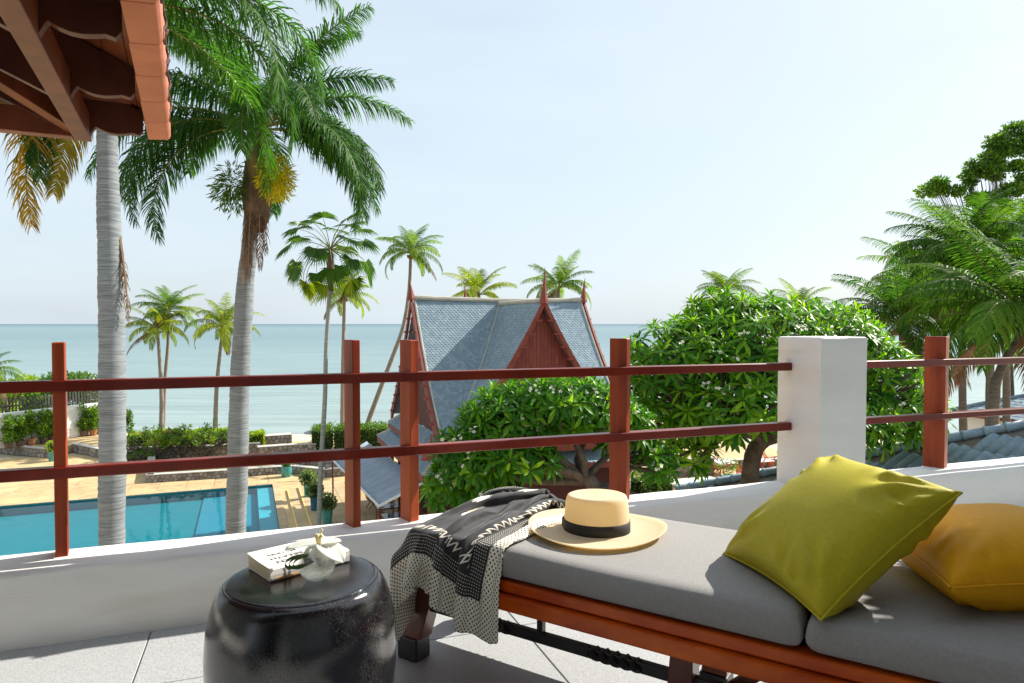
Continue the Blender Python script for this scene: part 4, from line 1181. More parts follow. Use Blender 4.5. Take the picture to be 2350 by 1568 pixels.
def stone_wall(label, path, h, thick, seed, size=0.30, top_mat='stone_cap', group='rubble stone walls', cap=True, batter=0.0, side=1, name='stone_wall', skip_core=False):
    """rubble wall: a mortar core following a ground path, with separate stones set into its face"""
    path = [Vector(p) for p in path]
    t = thing(name, label, 'wall', path[0], 0, group)
    off = -path[0]
    rr = random.Random(seed)
    core = MB()
    total = 0
    for a, b in zip(path[:-1], path[1:]):
        d = (b - a); L_ = d.length; d = d / L_; out = Vector((d.y, -d.x, 0)) * side      # outward = towards the viewer
        prof = [(0, 0), (-thick, 0), (-thick, h), (-batter, h)]
        pl = [a + off + out * q + ZV * z for q, z in prof]
        core.prism(pl, d * L_)
        nx = max(1, round(L_ / size)); nz = max(1, round(h / (size * 0.8)))
        sx, sz = L_ / nx, h / nz
        seeds = {}
        for i in range(-1, nx + 1):
            for k in range(-1, nz + 1):
                seeds[(i, k)] = ((i + 0.5 + (0.5 if k % 2 else 0) + rr.uniform(-.3, .3)) * sx, (k + 0.5 + rr.uniform(-.28, .28)) * sz)
        for i in range(-1, nx + 1):
            for k in range(0, nz):
                c = seeds[(i, k)]
                poly = [(0, 0), (L_, 0), (L_, h), (0, h)]
                for di in (-2, -1, 0, 1, 2):
                    for dk in (-1, 0, 1):
                        if (di or dk) and (i + di, k + dk) in seeds:
                            q = seeds[(i + di, k + dk)]
                            mx_, mz_ = (c[0] + q[0]) / 2, (c[1] + q[1]) / 2; nx_, nz_ = q[0] - c[0], q[1] - c[1]
                            new = []
                            for e in range(len(poly)):
                                p0, p1 = poly[e], poly[(e + 1) % len(poly)]
                                f0 = (p0[0] - mx_) * nx_ + (p0[1] - mz_) * nz_; f1 = (p1[0] - mx_) * nx_ + (p1[1] - mz_) * nz_
                                if f0 <= 0: new.append(p0)
                                if (f0 < 0 < f1) or (f1 < 0 < f0):
                                    s_ = f0 / (f0 - f1); new.append((p0[0] + (p1[0] - p0[0]) * s_, p0[1] + (p1[1] - p0[1]) * s_))
                            poly = new
                            if len(poly) < 3: break
                    if len(poly) < 3: break
                if len(poly) < 3: continue
                cx = sum(p[0] for p in poly) / len(poly); cz = sum(p[1] for p in poly) / len(poly)
                ar = abs(sum(poly[e][0] * poly[(e + 1) % len(poly)][1] - poly[(e + 1) % len(poly)][0] * poly[e][1] for e in range(len(poly)))) / 2
                if ar < size * size * 0.12: continue
                g = 0.90; dep = rr.uniform(0.02, 0.05)
                vs = []
                for (px, pz) in poly: 
                    x, z = cx + (px - cx) * g, cz + (pz - cz) * g
                    vs.append(a + off + d * x + ZV * z + out * (0.004 - batter * z / h))
                for (px, pz) in poly:
                    x, z = cx + (px - cx) * g * 0.82, cz + (pz - cz) * g * 0.82
                    vs.append(a + off + d * x + ZV * z + out * (dep - batter * z / h + rr.uniform(-.006, .006)))
                n = len(poly)
                mm = MB(); mm.add(vs, [tuple(range(n, 2 * n))] + [(e, (e + 1) % n, n + (e + 1) % n, n + e) for e in range(n)])
                me = mm.mesh('stone', MATS['stone'], False); fixn(me)
                link('stone', me, t)
        if cap:
            cm = MB(); cm.frame(a + off + ZV * h - out * batter, d, out, ZV, ((-0.03, L_ + 0.03), (-thick + batter - 0.02, 0.035), (0.001, 0.06)))
            o = cm.build('coping', MATS[top_mat], t); bevel(o, 0.02, 1)
    me = core.mesh('core', MATS['mortar']); fixn(me); link('core', me, t)
    return t
mat('stone', (0.20, 0.185, 0.17), (0.36, 0.33, 0.30), scale=3, rough=0.9, bump=0.4, bscale=9, objrand=0.32, bdist=0.04, c3=(0.12, 0.10, 0.085), s3=6, f3=(0.55, 0.7))
mat('mortar', (0.12, 0.10, 0.085), (0.19, 0.165, 0.14), scale=5, rough=1.0)
mat('stone_cap', (0.40, 0.38, 0.35), (0.55, 0.52, 0.48), scale=5, rough=0.9, bump=0.4, bscale=12, bdist=0.03)
# ================================================================ GROUND, SEA, POOL
mat('sand', (0.50, 0.42, 0.30), (0.58, 0.50, 0.37), scale=0.6, rough=0.95, bump=0.2, bscale=4, bdist=0.05)
mat('deck_stone', (0.45, 0.315, 0.15), (0.54, 0.395, 0.205), scale=0.7, rough=0.8, c3=(0.34, 0.245, 0.13), s3=1.6, f3=(0.52, 0.72), objrand=0.06, bump=0.1, bscale=20)
mat('deck_tile', (0.40, 0.29, 0.155), (0.49, 0.365, 0.21), scale=1.4, rough=0.8, objrand=0.10, bump=0.1, bscale=20)
mat('deck_nosing', (0.74, 0.48, 0.14), (0.80, 0.56, 0.20), scale=2, rough=0.7, objrand=0.05)
mat('pool_tile', (0.016, 0.21, 0.25), (0.022, 0.24, 0.28), scale=1.2, rough=0.5)
mat('pool_ledge', (0.10, 0.25, 0.34), (0.12, 0.275, 0.365), scale=1.5, rough=0.5)
mat('pool_pale', (0.30, 0.42, 0.50), (0.36, 0.48, 0.56), scale=1.5, rough=0.5)
def sea_material():
    m, N, L = nodes_of('sea_water')
    out = N.new('ShaderNodeOutputMaterial'); p = N.new('ShaderNodeBsdfPrincipled'); L.new(p.outputs[0], out.inputs[0])
    tc = N.new('ShaderNodeTexCoord'); sep = N.new('ShaderNodeSeparateXYZ'); L.new(tc.outputs['Object'], sep.inputs[0])
    # shallow water over sand near the beach, deeper and bluer further out, with wind streaks
    mp = N.new('ShaderNodeMapping'); mp.inputs['Scale'].default_value = (0.0016, 0.011, 1); L.new(tc.outputs['Object'], mp.inputs[0])
    n1 = N.new('ShaderNodeTexNoise'); n1.inputs['Scale'].default_value = 1.0; n1.inputs['Detail'].default_value = 6; L.new(mp.outputs[0], n1.inputs['Vector'])
    lg = N.new('ShaderNodeMath'); lg.operation = 'LOGARITHM'; lg.inputs[1].default_value = 10; L.new(sep.outputs[1], lg.inputs[0])
    ad = N.new('ShaderNodeMath'); ad.operation = 'MULTIPLY_ADD'; ad.inputs[1].default_value = 0.55; L.new(n1.outputs['Fac'], ad.inputs[0]); L.new(lg.outputs[0], ad.inputs[2])
    mr = N.new('ShaderNodeMapRange'); mr.inputs[1].default_value = 2.1; mr.inputs[2].default_value = 4.4; L.new(ad.outputs[0], mr.inputs[0])
    cr = N.new('ShaderNodeValToRGB'); e = cr.color_ramp.elements
    e[0].position = 0.0; e[0].color = (0.25, 0.32, 0.312, 1); e[1].position = 1.0; e[1].color = (0.058, 0.118, 0.165, 1)
    for ps, c in ((0.18, (0.19, 0.27, 0.275, 1)), (0.42, (0.13, 0.21, 0.235, 1)), (0.62, (0.155, 0.228, 0.248, 1)), (0.80, (0.095, 0.17, 0.21, 1))):
        q = e.new(ps); q.color = c
    L.new(mr.outputs[0], cr.inputs[0])
    mp3 = N.new('ShaderNodeMapping'); mp3.inputs['Scale'].default_value = (0.03, 0.30, 1); L.new(tc.outputs['Object'], mp3.inputs[0])
    n3 = N.new('ShaderNodeTexNoise'); n3.inputs['Scale'].default_value = 1.0; n3.inputs['Detail'].default_value = 5; L.new(mp3.outputs[0], n3.inputs['Vector'])
    hv = N.new('ShaderNodeMapRange'); hv.inputs[1].default_value = 0.3; hv.inputs[2].default_value = 0.7; hv.inputs[3].default_value = 0.84; hv.inputs[4].default_value = 1.16; L.new(n3.outputs['Fac'], hv.inputs[0])
    hs = N.new('ShaderNodeHueSaturation'); L.new(hv.outputs[0], hs.inputs['Value']); L.new(cr.outputs[0], hs.inputs['Color']); L.new(hs.outputs[0], p.inputs['Base Color'])
    p.inputs['Roughness'].default_value = 0.42; p.inputs['Specular IOR Level'].default_value = 0.28
    mp2 = N.new('ShaderNodeMapping'); mp2.inputs['Scale'].default_value = (0.25, 0.7, 1); L.new(tc.outputs['Object'], mp2.inputs[0])
    n2 = N.new('ShaderNodeTexNoise'); n2.inputs['Scale'].default_value = 1.0; n2.inputs['Detail'].default_value = 5; L.new(mp2.outputs[0], n2.inputs['Vector'])
    b = N.new('ShaderNodeBump'); b.inputs['Strength'].default_value = 0.55; b.inputs['Distance'].default_value = 0.35
    L.new(n2.outputs['Fac'], b.inputs['Height']); L.new(b.outputs[0], p.inputs['Normal'])
    MATS['sea_water'] = m
sea_material()
m = MB(); m.add([(-9000, 60, SEA), (9000, 60, SEA), (60000, 45000, SEA), (-60000, 45000, SEA)], [(0, 1, 2, 3)])
kind(m.build('sea', MATS['sea_water']), 'structure')
# one ground sheet: garden level, falling to the beach
m = MB(); rs = np.random.RandomState(2); xs = np.linspace(-260, 260, 90); ys = [-60, -30] + list(range(-20, 56, 4)) + [58, 61, 64, 67, 70, 73, 76, 80, 84, 90]
zf = lambda y: DZ - 0.03 if y < 57 else DZ - 0.03 - 2.9 * min(1, (y - 57) / 21.0) ** 0.85
vs = [(x, y + (math.sin(x * 0.09) * 1.2 + .5 * math.sin(x * 0.23 + 1) if y > 60 else 0), zf(y)) for y in ys for x in xs]
nx = len(xs); m.add(vs, [(j * nx + i, j * nx + i + 1, (j + 1) * nx + i + 1, (j + 1) * nx + i) for j in range(len(ys) - 1) for i in range(nx - 1)])
# cut out for the pool: leave the cells near it away, the deck covers them
pc = GS(681, 1212, DZ); pl_ = GS(0, 1267, DZ)
PX = (pl_ - pc).normalized(); PY = Vector((-PX.y, PX.x, 0)); PY = PY if PY.y < 0 else -PY
def PL(s, t, z=DZ): q = pc + PX * s + PY * t; return Vector((q.x, q.y, z))
PW, PD_ = 32.0, 12.0
o = m.build('ground', MATS['sand'], smooth=True)
me = o.data
import bmesh
bm = bmesh.new(); bm.from_mesh(me)
dead = []
for f in bm.faces:
    if all(-34 < (v.co - pc).dot(PX) < 60 and -13.5 < (v.co - pc).dot(PY) < 44 for v in f.verts): dead.append(f)
bmesh.ops.delete(bm, geom=dead, context='FACES'); bm.to_mesh(me); bm.free()
kind(o, 'structure')
# deck sheet with the pool opening: quads round the pool rectangle
m = MB(); S0, S1, T0, T1 = -36.0, 62.0, -15.0, 46.0
def q4(s0, s1, t0, t1, z=DZ): m.add([PL(s0, t0, z), PL(s1, t0, z), PL(s1, t1, z), PL(s0, t1, z)], [(0, 1, 2, 3)])
q4(S0, 0, T0, T1); q4(0, PW, T0, 0); q4(0, PW, PD_, T1); q4(PW, S1, T0, T1)
deck = m.build('pool_deck', MATS['deck_stone']); kind(deck, 'structure'); fixn(deck.data)
# pool basin, pale kerb and ledge
m = MB(); zb = DZ - 0.52
m.add([PL(0, 0), PL(PW, 0), PL(PW, PD_), PL(0, PD_), PL(0, 0, zb), PL(PW, 0, zb), PL(PW, PD_, zb), PL(0, PD_, zb)], [(4, 5, 6, 7), (0, 1, 5, 4), (1, 2, 6, 5), (2, 3, 7, 6), (3, 0, 4, 7)])
basin = m.build('pool_basin', MATS['pool_tile']); kind(basin, 'structure')
m = MB(); m.frame(PL(0, 0, 0), PX, PY, ZV, ((0.45, 3.7), (0.02, PD_ - 0.02), (zb + 0.01, DZ - 0.44))); m.build('ledge', MATS['pool_ledge'], basin)
m = MB(); m.frame(PL(0, 0, 0), PX, PY, ZV, ((0.012, 0.85), (0.014, PD_ - 0.014), (zb + 0.012, DZ - 0.16))); m.build('entry_step', MATS['pool_pale'], basin)
def pool_water():
    mm, N, L = nodes_of('pool_water')
    out = N.new('ShaderNodeOutputMaterial'); tr = N.new('ShaderNodeBsdfTransparent'); gl = N.new('ShaderNodeBsdfGlossy'); mx = N.new('ShaderNodeMixShader'); fr = N.new('ShaderNodeFresnel')
    tr.inputs[0].default_value = (0.36, 0.86, 0.90, 1); gl.inputs['Roughness'].default_value = 0.03; fr.inputs['IOR'].default_value = 1.16
    tc = N.new('ShaderNodeTexCoord'); nz = N.new('ShaderNodeTexNoise'); nz.inputs['Scale'].default_value = 1.3; nz.inputs['Detail'].default_value = 3
    b = N.new('ShaderNodeBump'); b.inputs['Strength'].default_value = 0.06; b.inputs['Distance'].default_value = 0.1
    L.new(tc.outputs['Object'], nz.inputs['Vector']); L.new(nz.outputs['Fac'], b.inputs['Height']); L.new(b.outputs[0], gl.inputs['Normal']); L.new(b.outputs[0], fr.inputs['Normal'])
    L.new(fr.outputs[0], mx.inputs[0]); L.new(tr.outputs[0], mx.inputs[1]); L.new(gl.outputs[0], mx.inputs[2]); L.new(mx.outputs[0], out.inputs[0])
    MATS['pool_water'] = mm
pool_water()
m = MB(); m.add([PL(0.001, 0.001, DZ - 0.05), PL(PW, 0.001, DZ - 0.05), PL(PW, PD_, DZ - 0.05), PL(0.001, PD_, DZ - 0.05)], [(0, 1, 2, 3)])
wtr = m.build('pool_water', MATS['pool_water']); kind(wtr, 'structure'); fixn(wtr.data)
# coping stones round the pool
m = MB(); m.frame((0, 0, 0), Vector((1, 0, 0)), Vector((0, 1, 0)), ZV, ((0.01, 0.59), (0.0, 0.38), (0.0, 0.045)), bev=0.01); cop = m.mesh('coping_stone', MATS['deck_tile'])
Rl = Matrix(((PX.x, PY.x, 0, 0), (PX.y, PY.y, 0, 0), (0, 0, 1, 0), (0, 0, 0, 1)))
for i in range(52):
    link('coping_stone', cop, deck, Matrix.Translation(PL(i * 0.6 - 0.3, -0.37, DZ + 0.002)) @ Rl)
for i in range(20):
    link('coping_stone', cop, deck, Matrix.Translation(PL(0.01, i * 0.6 + 0.02, DZ + 0.002)) @ Rl @ Matrix.Rotation(rad(90), 4, 'Z'))
# large slabs of the far side of the pool, laid as tiles with open joints
rng = random.Random(12)
m = MB(); m.frame((0, 0, 0), Vector((1, 0, 0)), Vector((0, 1, 0)), ZV, ((0.012, 1.488), (0.012, 1.488), (0.0, 0.03))); big = m.mesh('deck_slab', MATS['deck_stone'])
for i in range(-1, 22):
    for j in range(0, 4):
        link('deck_slab', big, deck, Matrix.Translation(PL(i * 1.5 + 0.2, -0.39 - (j + 1) * 1.5, DZ + 0.003)) @ Rl)
# steps and raised tiled court to the right of the pool
def step(s, t0, t1, z0, z1, w):
    mm = MB(); mm.frame(PL(0, 0, 0), PX, PY, ZV, ((-s - w, -s - 0.06), (t0, t1), (z0, z1 - 0.001))); mm.frame(PL(0, 0, 0), PX, PY, ZV, ((-s - 0.0595, -s), (t0, t1), (z0, z1 + 0.004)), mi=1)
    return mm
st_l = (GS(717, 1227, DZ) - pc)
s1_, t1_ = -st_l.dot(PX), st_l.dot(PY)
st2 = (GS(744, 1222, DZ) - pc); s2_, t2_ = -st2.dot(PX), st2.dot(PY)
stp = thing('steps', 'two shallow sandstone steps with yellow edges beside the pool', 'steps', PL(-s1_, t1_ + 4))
inv = stp.matrix_basis.inverted()
for (s_, t_, z1) in ((s1_, t1_, 0.10), (s2_, t2_, 0.20)):
    mm = step(s_, t_, 24.0, DZ, DZ + z1, (s2_ - s1_ - 0.001) if z1 < .15 else 0.5)
    me = mm.mesh('step', [MATS['deck_tile'], MATS['deck_nosing']]); fixn(me); link('step', me, stp, inv.copy())
court_s = s2_ + 0.5
m = MB(); m.frame(PL(0, 0, 0), PX, PY, ZV, ((-court_s - 18, -court_s), (t2_, 24.0), (DZ + 0.003, DZ + 0.18)))
me = m.mesh('tiled_court', MATS['mortar']); fixn(me); court = kind(link('tiled_court', me), 'structure')
m = MB(); m.frame((0, 0, 0), Vector((1, 0, 0)), Vector((0, 1, 0)), ZV, ((0.010, 0.69), (0.010, 0.69), (0.0, 0.022))); ct = m.mesh('court_tile', MATS['deck_tile'])
for i in range(14):
    for j in range(18):
        link('court_tile', ct, court, Matrix.Translation(PL(-court_s - (i + 1) * 0.7, t2_ + j * 0.7, DZ + 0.18)) @ Rl)
CTZ = DZ + 0.20

# ================================================================ STONE WALLS AND PLANTERS
def gp(*pts): return [GS(x, y, DZ) for x, y in pts]
stone_wall('long low rubble planter wall running behind the far pool edge', gp((372, 1152), (366, 1209), (567, 1196), (704, 1186), (728, 1185), (813, 1194), (880, 1189)), 0.46, 0.40, 1)
stone_wall('rubble retaining wall under the flowering frangipani bushes', gp((312, 1152), (420, 1147), (570, 1143), (650, 1137)), 0.80, 0.5, 2, size=0.36)
stone_wall('upper stone bastion wall with sea behind beside the trimmed hedge', gp((650, 1128), (730, 1122)), 1.05, 0.9, 3, size=0.34)
stone_wall('lower stone wall in front of the bastion near the slim fan palm', gp((645, 1145), (720, 1139), (790, 1136)), 0.72, 0.6, 4, size=0.34)
stone_wall('short stone wall beside the grey awning corner', gp((690, 1170), (775, 1162), (830, 1172)), 0.40, 0.4, 5, size=0.3)
stone_wall('leaning stone buttress behind the green ceramic jar', gp((790, 1168), (850, 1176)), 0.9, 0.6, 6, size=0.34, batter=0.25)
UT = DZ + 0.60                            # upper terrace at the left
up_pts = [(-60, 1128), (19, 1136), (126, 1146), (181, 1131), (249, 1146), (320, 1152)]
ug = gp(*up_pts)
stone_wall('low rubble wall edging the raised terrace by the potted shrubs', [GS(-60, 1126, DZ), GS(19, 1136, DZ), GS(126, 1146, DZ)], 0.60, 0.4, 7, size=0.32)
stone_wall('second rubble terrace wall partly behind the thick pale trunk', [GS(181, 1131, DZ), GS(249, 1146, DZ), GS(320, 1153, DZ)], 0.60, 0.4, 8, size=0.32)
m = MB()
front = [p + Vector((0.0, 0.2, 0)) for p in ug]
poly = [Vector((p.x, p.y, UT - 0.004)) for p in front] + [GS(330, 1105, UT), GS(270, 1080, UT), GS(-130, 1138, UT) + Vector((-3, 8, 0))]
m.prism([Vector((p.x, p.y, DZ + 0.02)) for p in poly], Vector((0, 0, UT - DZ - 0.03)))
me = m.mesh('upper_terrace', MATS['deck_stone']); fixn(me); kind(link('upper_terrace', me), 'structure')
# white garden wall
wp0 = GS(-120, 1140, UT); wp1 = GS(262, 1082, UT)
m = MB(); d = (wp1 - wp0); Lw = d.length; d = d / Lw; nrm_w = Vector((-d.y, d.x, 0))
m.frame((wp0.x, wp0.y, UT), d, nrm_w, ZV, ((0, Lw), (0, 0.25), (0, 2.5)), bev=0.03)
mat('white_wall', (0.82, 0.82, 0.80), (0.76, 0.76, 0.74), scale=0.8, rough=0.8)
ww = m.build('garden_wall', MATS['white_wall']); tag(ww, 'tall white garden wall behind the row of potted shrubs', 'wall')
# dark picket fence behind it
fen = thing('picket_fence', 'dark grey picket fence rising behind the white garden wall', 'fence', wp0 + nrm_w * 2.2)
inv = fen.matrix_basis.inverted()
mat('fence_wood', (0.045, 0.04, 0.045), (0.085, 0.08, 0.085), scale=5, rough=0.9, objrand=0.25)
pm = MB(); pm.frame((0, 0, 0), Vector((1, 0, 0)), Vector((0, 1, 0)), ZV, ((-0.05, 0.05), (-0.02, 0.02), (0, 3.35))); pme = pm.mesh('picket', MATS['fence_wood'])
for i in range(50):
    q = wp0 + nrm_w * 2.2 + d * (i * 0.24 + 1); link('picket', pme, fen, inv @ Matrix.Translation((q.x, q.y, UT + 0.05 * math.sin(i * 1.7))) @ Matrix.Rotation(math.atan2(d.y, d.x), 4, 'Z'))
for z in (0.5, 2.7):
    q = MB(); a = wp0 + nrm_w * 2.25 + d * 0.5; q.bar(Vector((a.x, a.y, UT + z)), Vector((a.x, a.y, UT + z)) + d * 12.2, 0.05, 0.10); link('fence_rail', q.mesh('fence_rail', MATS['fence_wood']), fen, inv.copy())

# potted shrubs along the white wall
mat('terracotta', (0.30, 0.12, 0.06), (0.40, 0.18, 0.09), scale=8, rough=0.8, objrand=0.15)
mat('brown_pot', (0.10, 0.065, 0.05), (0.16, 0.10, 0.075), scale=8, rough=0.6, objrand=0.2)
mat('teal_glaze', (0.03, 0.20, 0.20), (0.06, 0.30, 0.28), scale=6, rough=0.25, coat=0.3, objrand=0.12)
mat('blue_glaze', (0.012, 0.085, 0.16), (0.03, 0.14, 0.22), scale=6, rough=0.25, coat=0.3)
mat('soil', (0.05, 0.035, 0.025), rough=1.0)
def pot_profile(r, h, k=0):
    if k == 0: return [(r * 0.62, 0), (r * 0.66, 0.02), (r * 0.92, h * 0.7), (r * 1.0, h * 0.9), (r * 1.08, h * 0.92), (r * 1.08, h), (r * 0.96, h), (r * 0.93, h * 0.9), (0.001, h * 0.88)]
    if k == 1: return [(r * 0.74, 0), (r * 0.82, h * 0.06), (r * 1.0, h * 0.55), (r * 1.02, h * 0.8), (r * 0.9, h * 0.95), (r * 0.98, h), (r * 0.86, h), (r * 0.8, h * 0.92), (0.001, h * 0.9)]
    return [(r * 0.80, 0), (r * 0.84, h * 0.05), (r * 1.0, h * 0.86), (r * 1.06, h * 0.9), (r * 1.06, h), (r * 0.94, h), (r * 0.92, h * 0.9), (0.001, h * 0.88)]
tall_labels = ['tall potted shrub at the far left end of the white wall row', 'second potted shrub from the left edge against the white wall', 'bare-stemmed potted shrub in a pale terracotta pot', 'widest potted shrub of the white wall row', 'potted shrub just left of the first red railing post', 'potted shrub half hidden behind the first red railing post',
               'potted shrub just right of the first red railing post', 'potted shrub in an orange terracotta pot near the pale trunk', 'potted shrub touching the pale palm trunk by the wall']
for i, (zx, zy, hh, pt) in enumerate(((30, 1045, 2.25, 1), (165, 1025, 2.15, 1), (300, 1005, 2.3, 0), (440, 985, 2.45, 1), (545, 965, 2.2, 1), (625, 948, 2.1, 1), (920, 900, 2.4, 1), (1035, 890, 2.2, 0), (1140, 870, 2.3, 1))):
    p = GS(zx / 4.752, 900 + zy / 4.752, UT) - nrm_w * 0.75
    t = thing('potted_shrub', tall_labels[i], 'potted plant', p, 0, 'potted shrubs along the white wall')
    mm = MB(); mm.lathe(pot_profile(0.30, 0.48), 18); mm.build('pot', MATS['brown_pot' if pt else 'terracotta'], t, True)
    r_ = random.Random(i + 40)
    bl = []
    z = 0.75 if i != 2 else 1.15
    while z < hh:
        w = 0.50 * (1.15 - 0.55 * z / hh) * r_.uniform(0.7, 1.2); bl.append((r_.uniform(-.2, .2), r_.uniform(-.2, .2), z, w, w, 0.30)); z += 0.22
    pos, nr, k = blob_points(bl, 1300, i + 7, 0.25); nr = nrm(nr + np.array([0, 0, 0.35]))
    leaf_cloud('foliage', pos, nr, 0.19, [MATS['shrub_leaf']], i + 70, t, aspect=0.42)
    mm = MB(); mm.tube([Vector((0, 0, 0.4)), Vector((0.03, 0.02, 0.9)), Vector((-0.03, 0, 1.5)), Vector((0.02, 0.01, hh - .2))], [0.03, 0.025, 0.02, 0.008], 6); mm.build('stem', MATS['dark_bark'], t)

def topiary(label, p, r, pr, ph, potm, seed, kind_=2, leaf='topiary_leaf', n=900, ball=True, name='topiary_pot'):
    t = thing(name, label, 'potted plant', p, 0, 'glazed pots with clipped plants')
    mm = MB(); mm.lathe(pot_profile(pr, ph, kind_), 8 if kind_ == 2 else 20); mm.build('pot', MATS[potm], t, kind_ != 2)
    c = np.array([0, 0, ph + r * 0.82]); rs = np.random.RandomState(seed)
    dd = nrm(rs.normal(0, 1, (n, 3))); pos = c + dd * (r * rs.uniform(0.80, 1.02, n))[:, None] * np.array([1, 1, 0.94 if ball else 0.7])
    leaf_cloud('foliage', pos, dd, r * 0.24, [MATS[leaf]], seed, t, aspect=0.6, jitter=0.6)
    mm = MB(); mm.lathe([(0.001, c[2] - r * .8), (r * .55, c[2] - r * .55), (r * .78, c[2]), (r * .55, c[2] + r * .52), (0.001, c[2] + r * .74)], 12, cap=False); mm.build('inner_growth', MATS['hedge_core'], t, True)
    return t
topiary('round clipped shrub in a teal pot, farthest of three by the steps', GS(770, 1241, CTZ), 0.43, 0.24, 0.66, 'teal_glaze', 1)
topiary('round clipped shrub in a deep blue pot, middle of three by the steps', GS(787, 1275, CTZ), 0.40, 0.24, 0.68, 'blue_glaze', 2)
topiary('round clipped shrub in a green pot, nearest of three by the steps', GS(818, 1309, CTZ), 0.40, 0.26, 0.68, 'teal_glaze', 3)
topiary('squat green glazed jar with a low plant at the planter wall', GS(716, 1193, DZ), 0.30, 0.34, 0.62, 'teal_glaze', 4, kind_=1, leaf='shrub_leaf', n=500, ball=False, name='glazed_jar')
topiary('clipped lime bush in a teal pot near the first railing post', GS(131, 1153, DZ), 0.40, 0.26, 0.70, 'teal_glaze', 5, leaf='lime_leaf', n=600)

# grass strip in the planter
m = MB(); strip = gp((378, 1205), (567, 1192), (620, 1188), (620, 1160), (480, 1165), (380, 1175))
m.prism([Vector((p.x, p.y, DZ + 0.05)) for p in strip], Vector((0, 0, 0.36))); me = m.mesh('planter_soil', MATS['soil']); fixn(me); kind(link('planter_soil', me), 'structure')
rs = np.random.RandomState(5); n = 6000
a_ = rs.uniform(0, 1, n)[:, None]; b_ = rs.uniform(0, 1, n)[:, None]
P0, P1, P2, P3 = [np.array(p) for p in (GS(378, 1204, DZ), GS(612, 1188, DZ), GS(612, 1163, DZ), GS(380, 1176, DZ))]
pos = (P0 * (1 - a_) + P1 * a_) * (1 - b_) + (P3 * (1 - a_) + P2 * a_) * b_; pos[:, 2] = DZ + 0.41
g = leaf_cloud('grass', pos, np.tile([0, 0, 1.0], (n, 1)), 0.16, [MATS['lime_leaf']], 8, None, aspect=0.25, jitter=0.5)
tag(g, 'strip of bright green ground cover filling the stone planter', 'grass'); kind(g, 'stuff')

def hedge(label, pts, depth, z0, z1, seed, leaf='hedge_leaf', n=3500, size=0.13, wob=0.06, name='hedge', cat='hedge'):
    """clipped hedge along a line of ground points: dark core and a skin of leaves"""
    t = thing(name, label, cat, (pts[0].x, pts[0].y, z0), 0)
    off = Vector((-pts[0].x, -pts[0].y, -z0)); rs = np.random.RandomState(seed); core = MB(); allp = []; alln = []
    Ls = [(b - a).length for a, b in zip(pts[:-1], pts[1:])]
    for (a, b), L_ in zip(zip(pts[:-1], pts[1:]), Ls):
        d = (b - a); d.z = 0; d.normalize(); ou = Vector((d.y, -d.x, 0)); h = z1 - z0
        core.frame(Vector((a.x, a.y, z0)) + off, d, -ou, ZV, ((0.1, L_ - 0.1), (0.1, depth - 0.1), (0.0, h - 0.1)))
        k = int(n * L_ / sum(Ls)); f = rs.uniform(0, 1, k)
        wts = np.array([h, depth, h * .3, h * .2, h * .2]); sel = rs.choice(5, k, p=wts / wts.sum())
        x = rs.uniform(0, L_, k); y = rs.uniform(0, depth, k); z = rs.uniform(0, h, k)
        nn = np.zeros((k, 3)); du, ouu = np.array(d), np.array(ou)
        y = np.where(sel == 0, 0, np.where(sel == 2, depth, y)); z = np.where(sel == 1, h, z); x = np.where(sel == 3, 0, np.where(sel == 4, L_, x))
        nn += (sel == 0)[:, None] * ouu - (sel == 2)[:, None] * ouu + (sel == 1)[:, None] * np.array([0, 0, 1.]) - (sel == 3)[:, None] * du + (sel == 4)[:, None] * du
        P = np.array(Vector((a.x, a.y, z0)) + off)[None] + du * x[:, None] - ouu * y[:, None] + np.array([0, 0, 1.]) * z[:, None]
        P += nn * (rs.normal(0, wob, k) - 0.04 + 0.07 * np.sin(x * 1.3 + seed) + 0.05 * np.sin(z * 4 + x * 2.3))[:, None]; allp.append(P); alln.append(nn)
    leaf_cloud('foliage', np.vstack(allp), nrm(np.vstack(alln) + np.array([0, 0, 0.3])), size, [MATS[leaf]], seed, t, jitter=0.55)
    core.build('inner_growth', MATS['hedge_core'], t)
    return t
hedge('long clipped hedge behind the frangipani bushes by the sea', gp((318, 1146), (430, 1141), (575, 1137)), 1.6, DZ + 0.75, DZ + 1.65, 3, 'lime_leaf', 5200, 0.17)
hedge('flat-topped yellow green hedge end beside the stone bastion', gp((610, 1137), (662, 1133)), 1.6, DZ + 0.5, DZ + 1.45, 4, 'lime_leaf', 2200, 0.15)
hedge('rounded dark green hedge between the fan palm and the temple-style house', gp((776, 1136), (832, 1134), (905, 1132), (975, 1128)), 2.2, DZ + 0.2, DZ + 1.75, 5, 'hedge_leaf', 5000, 0.16, wob=0.12)

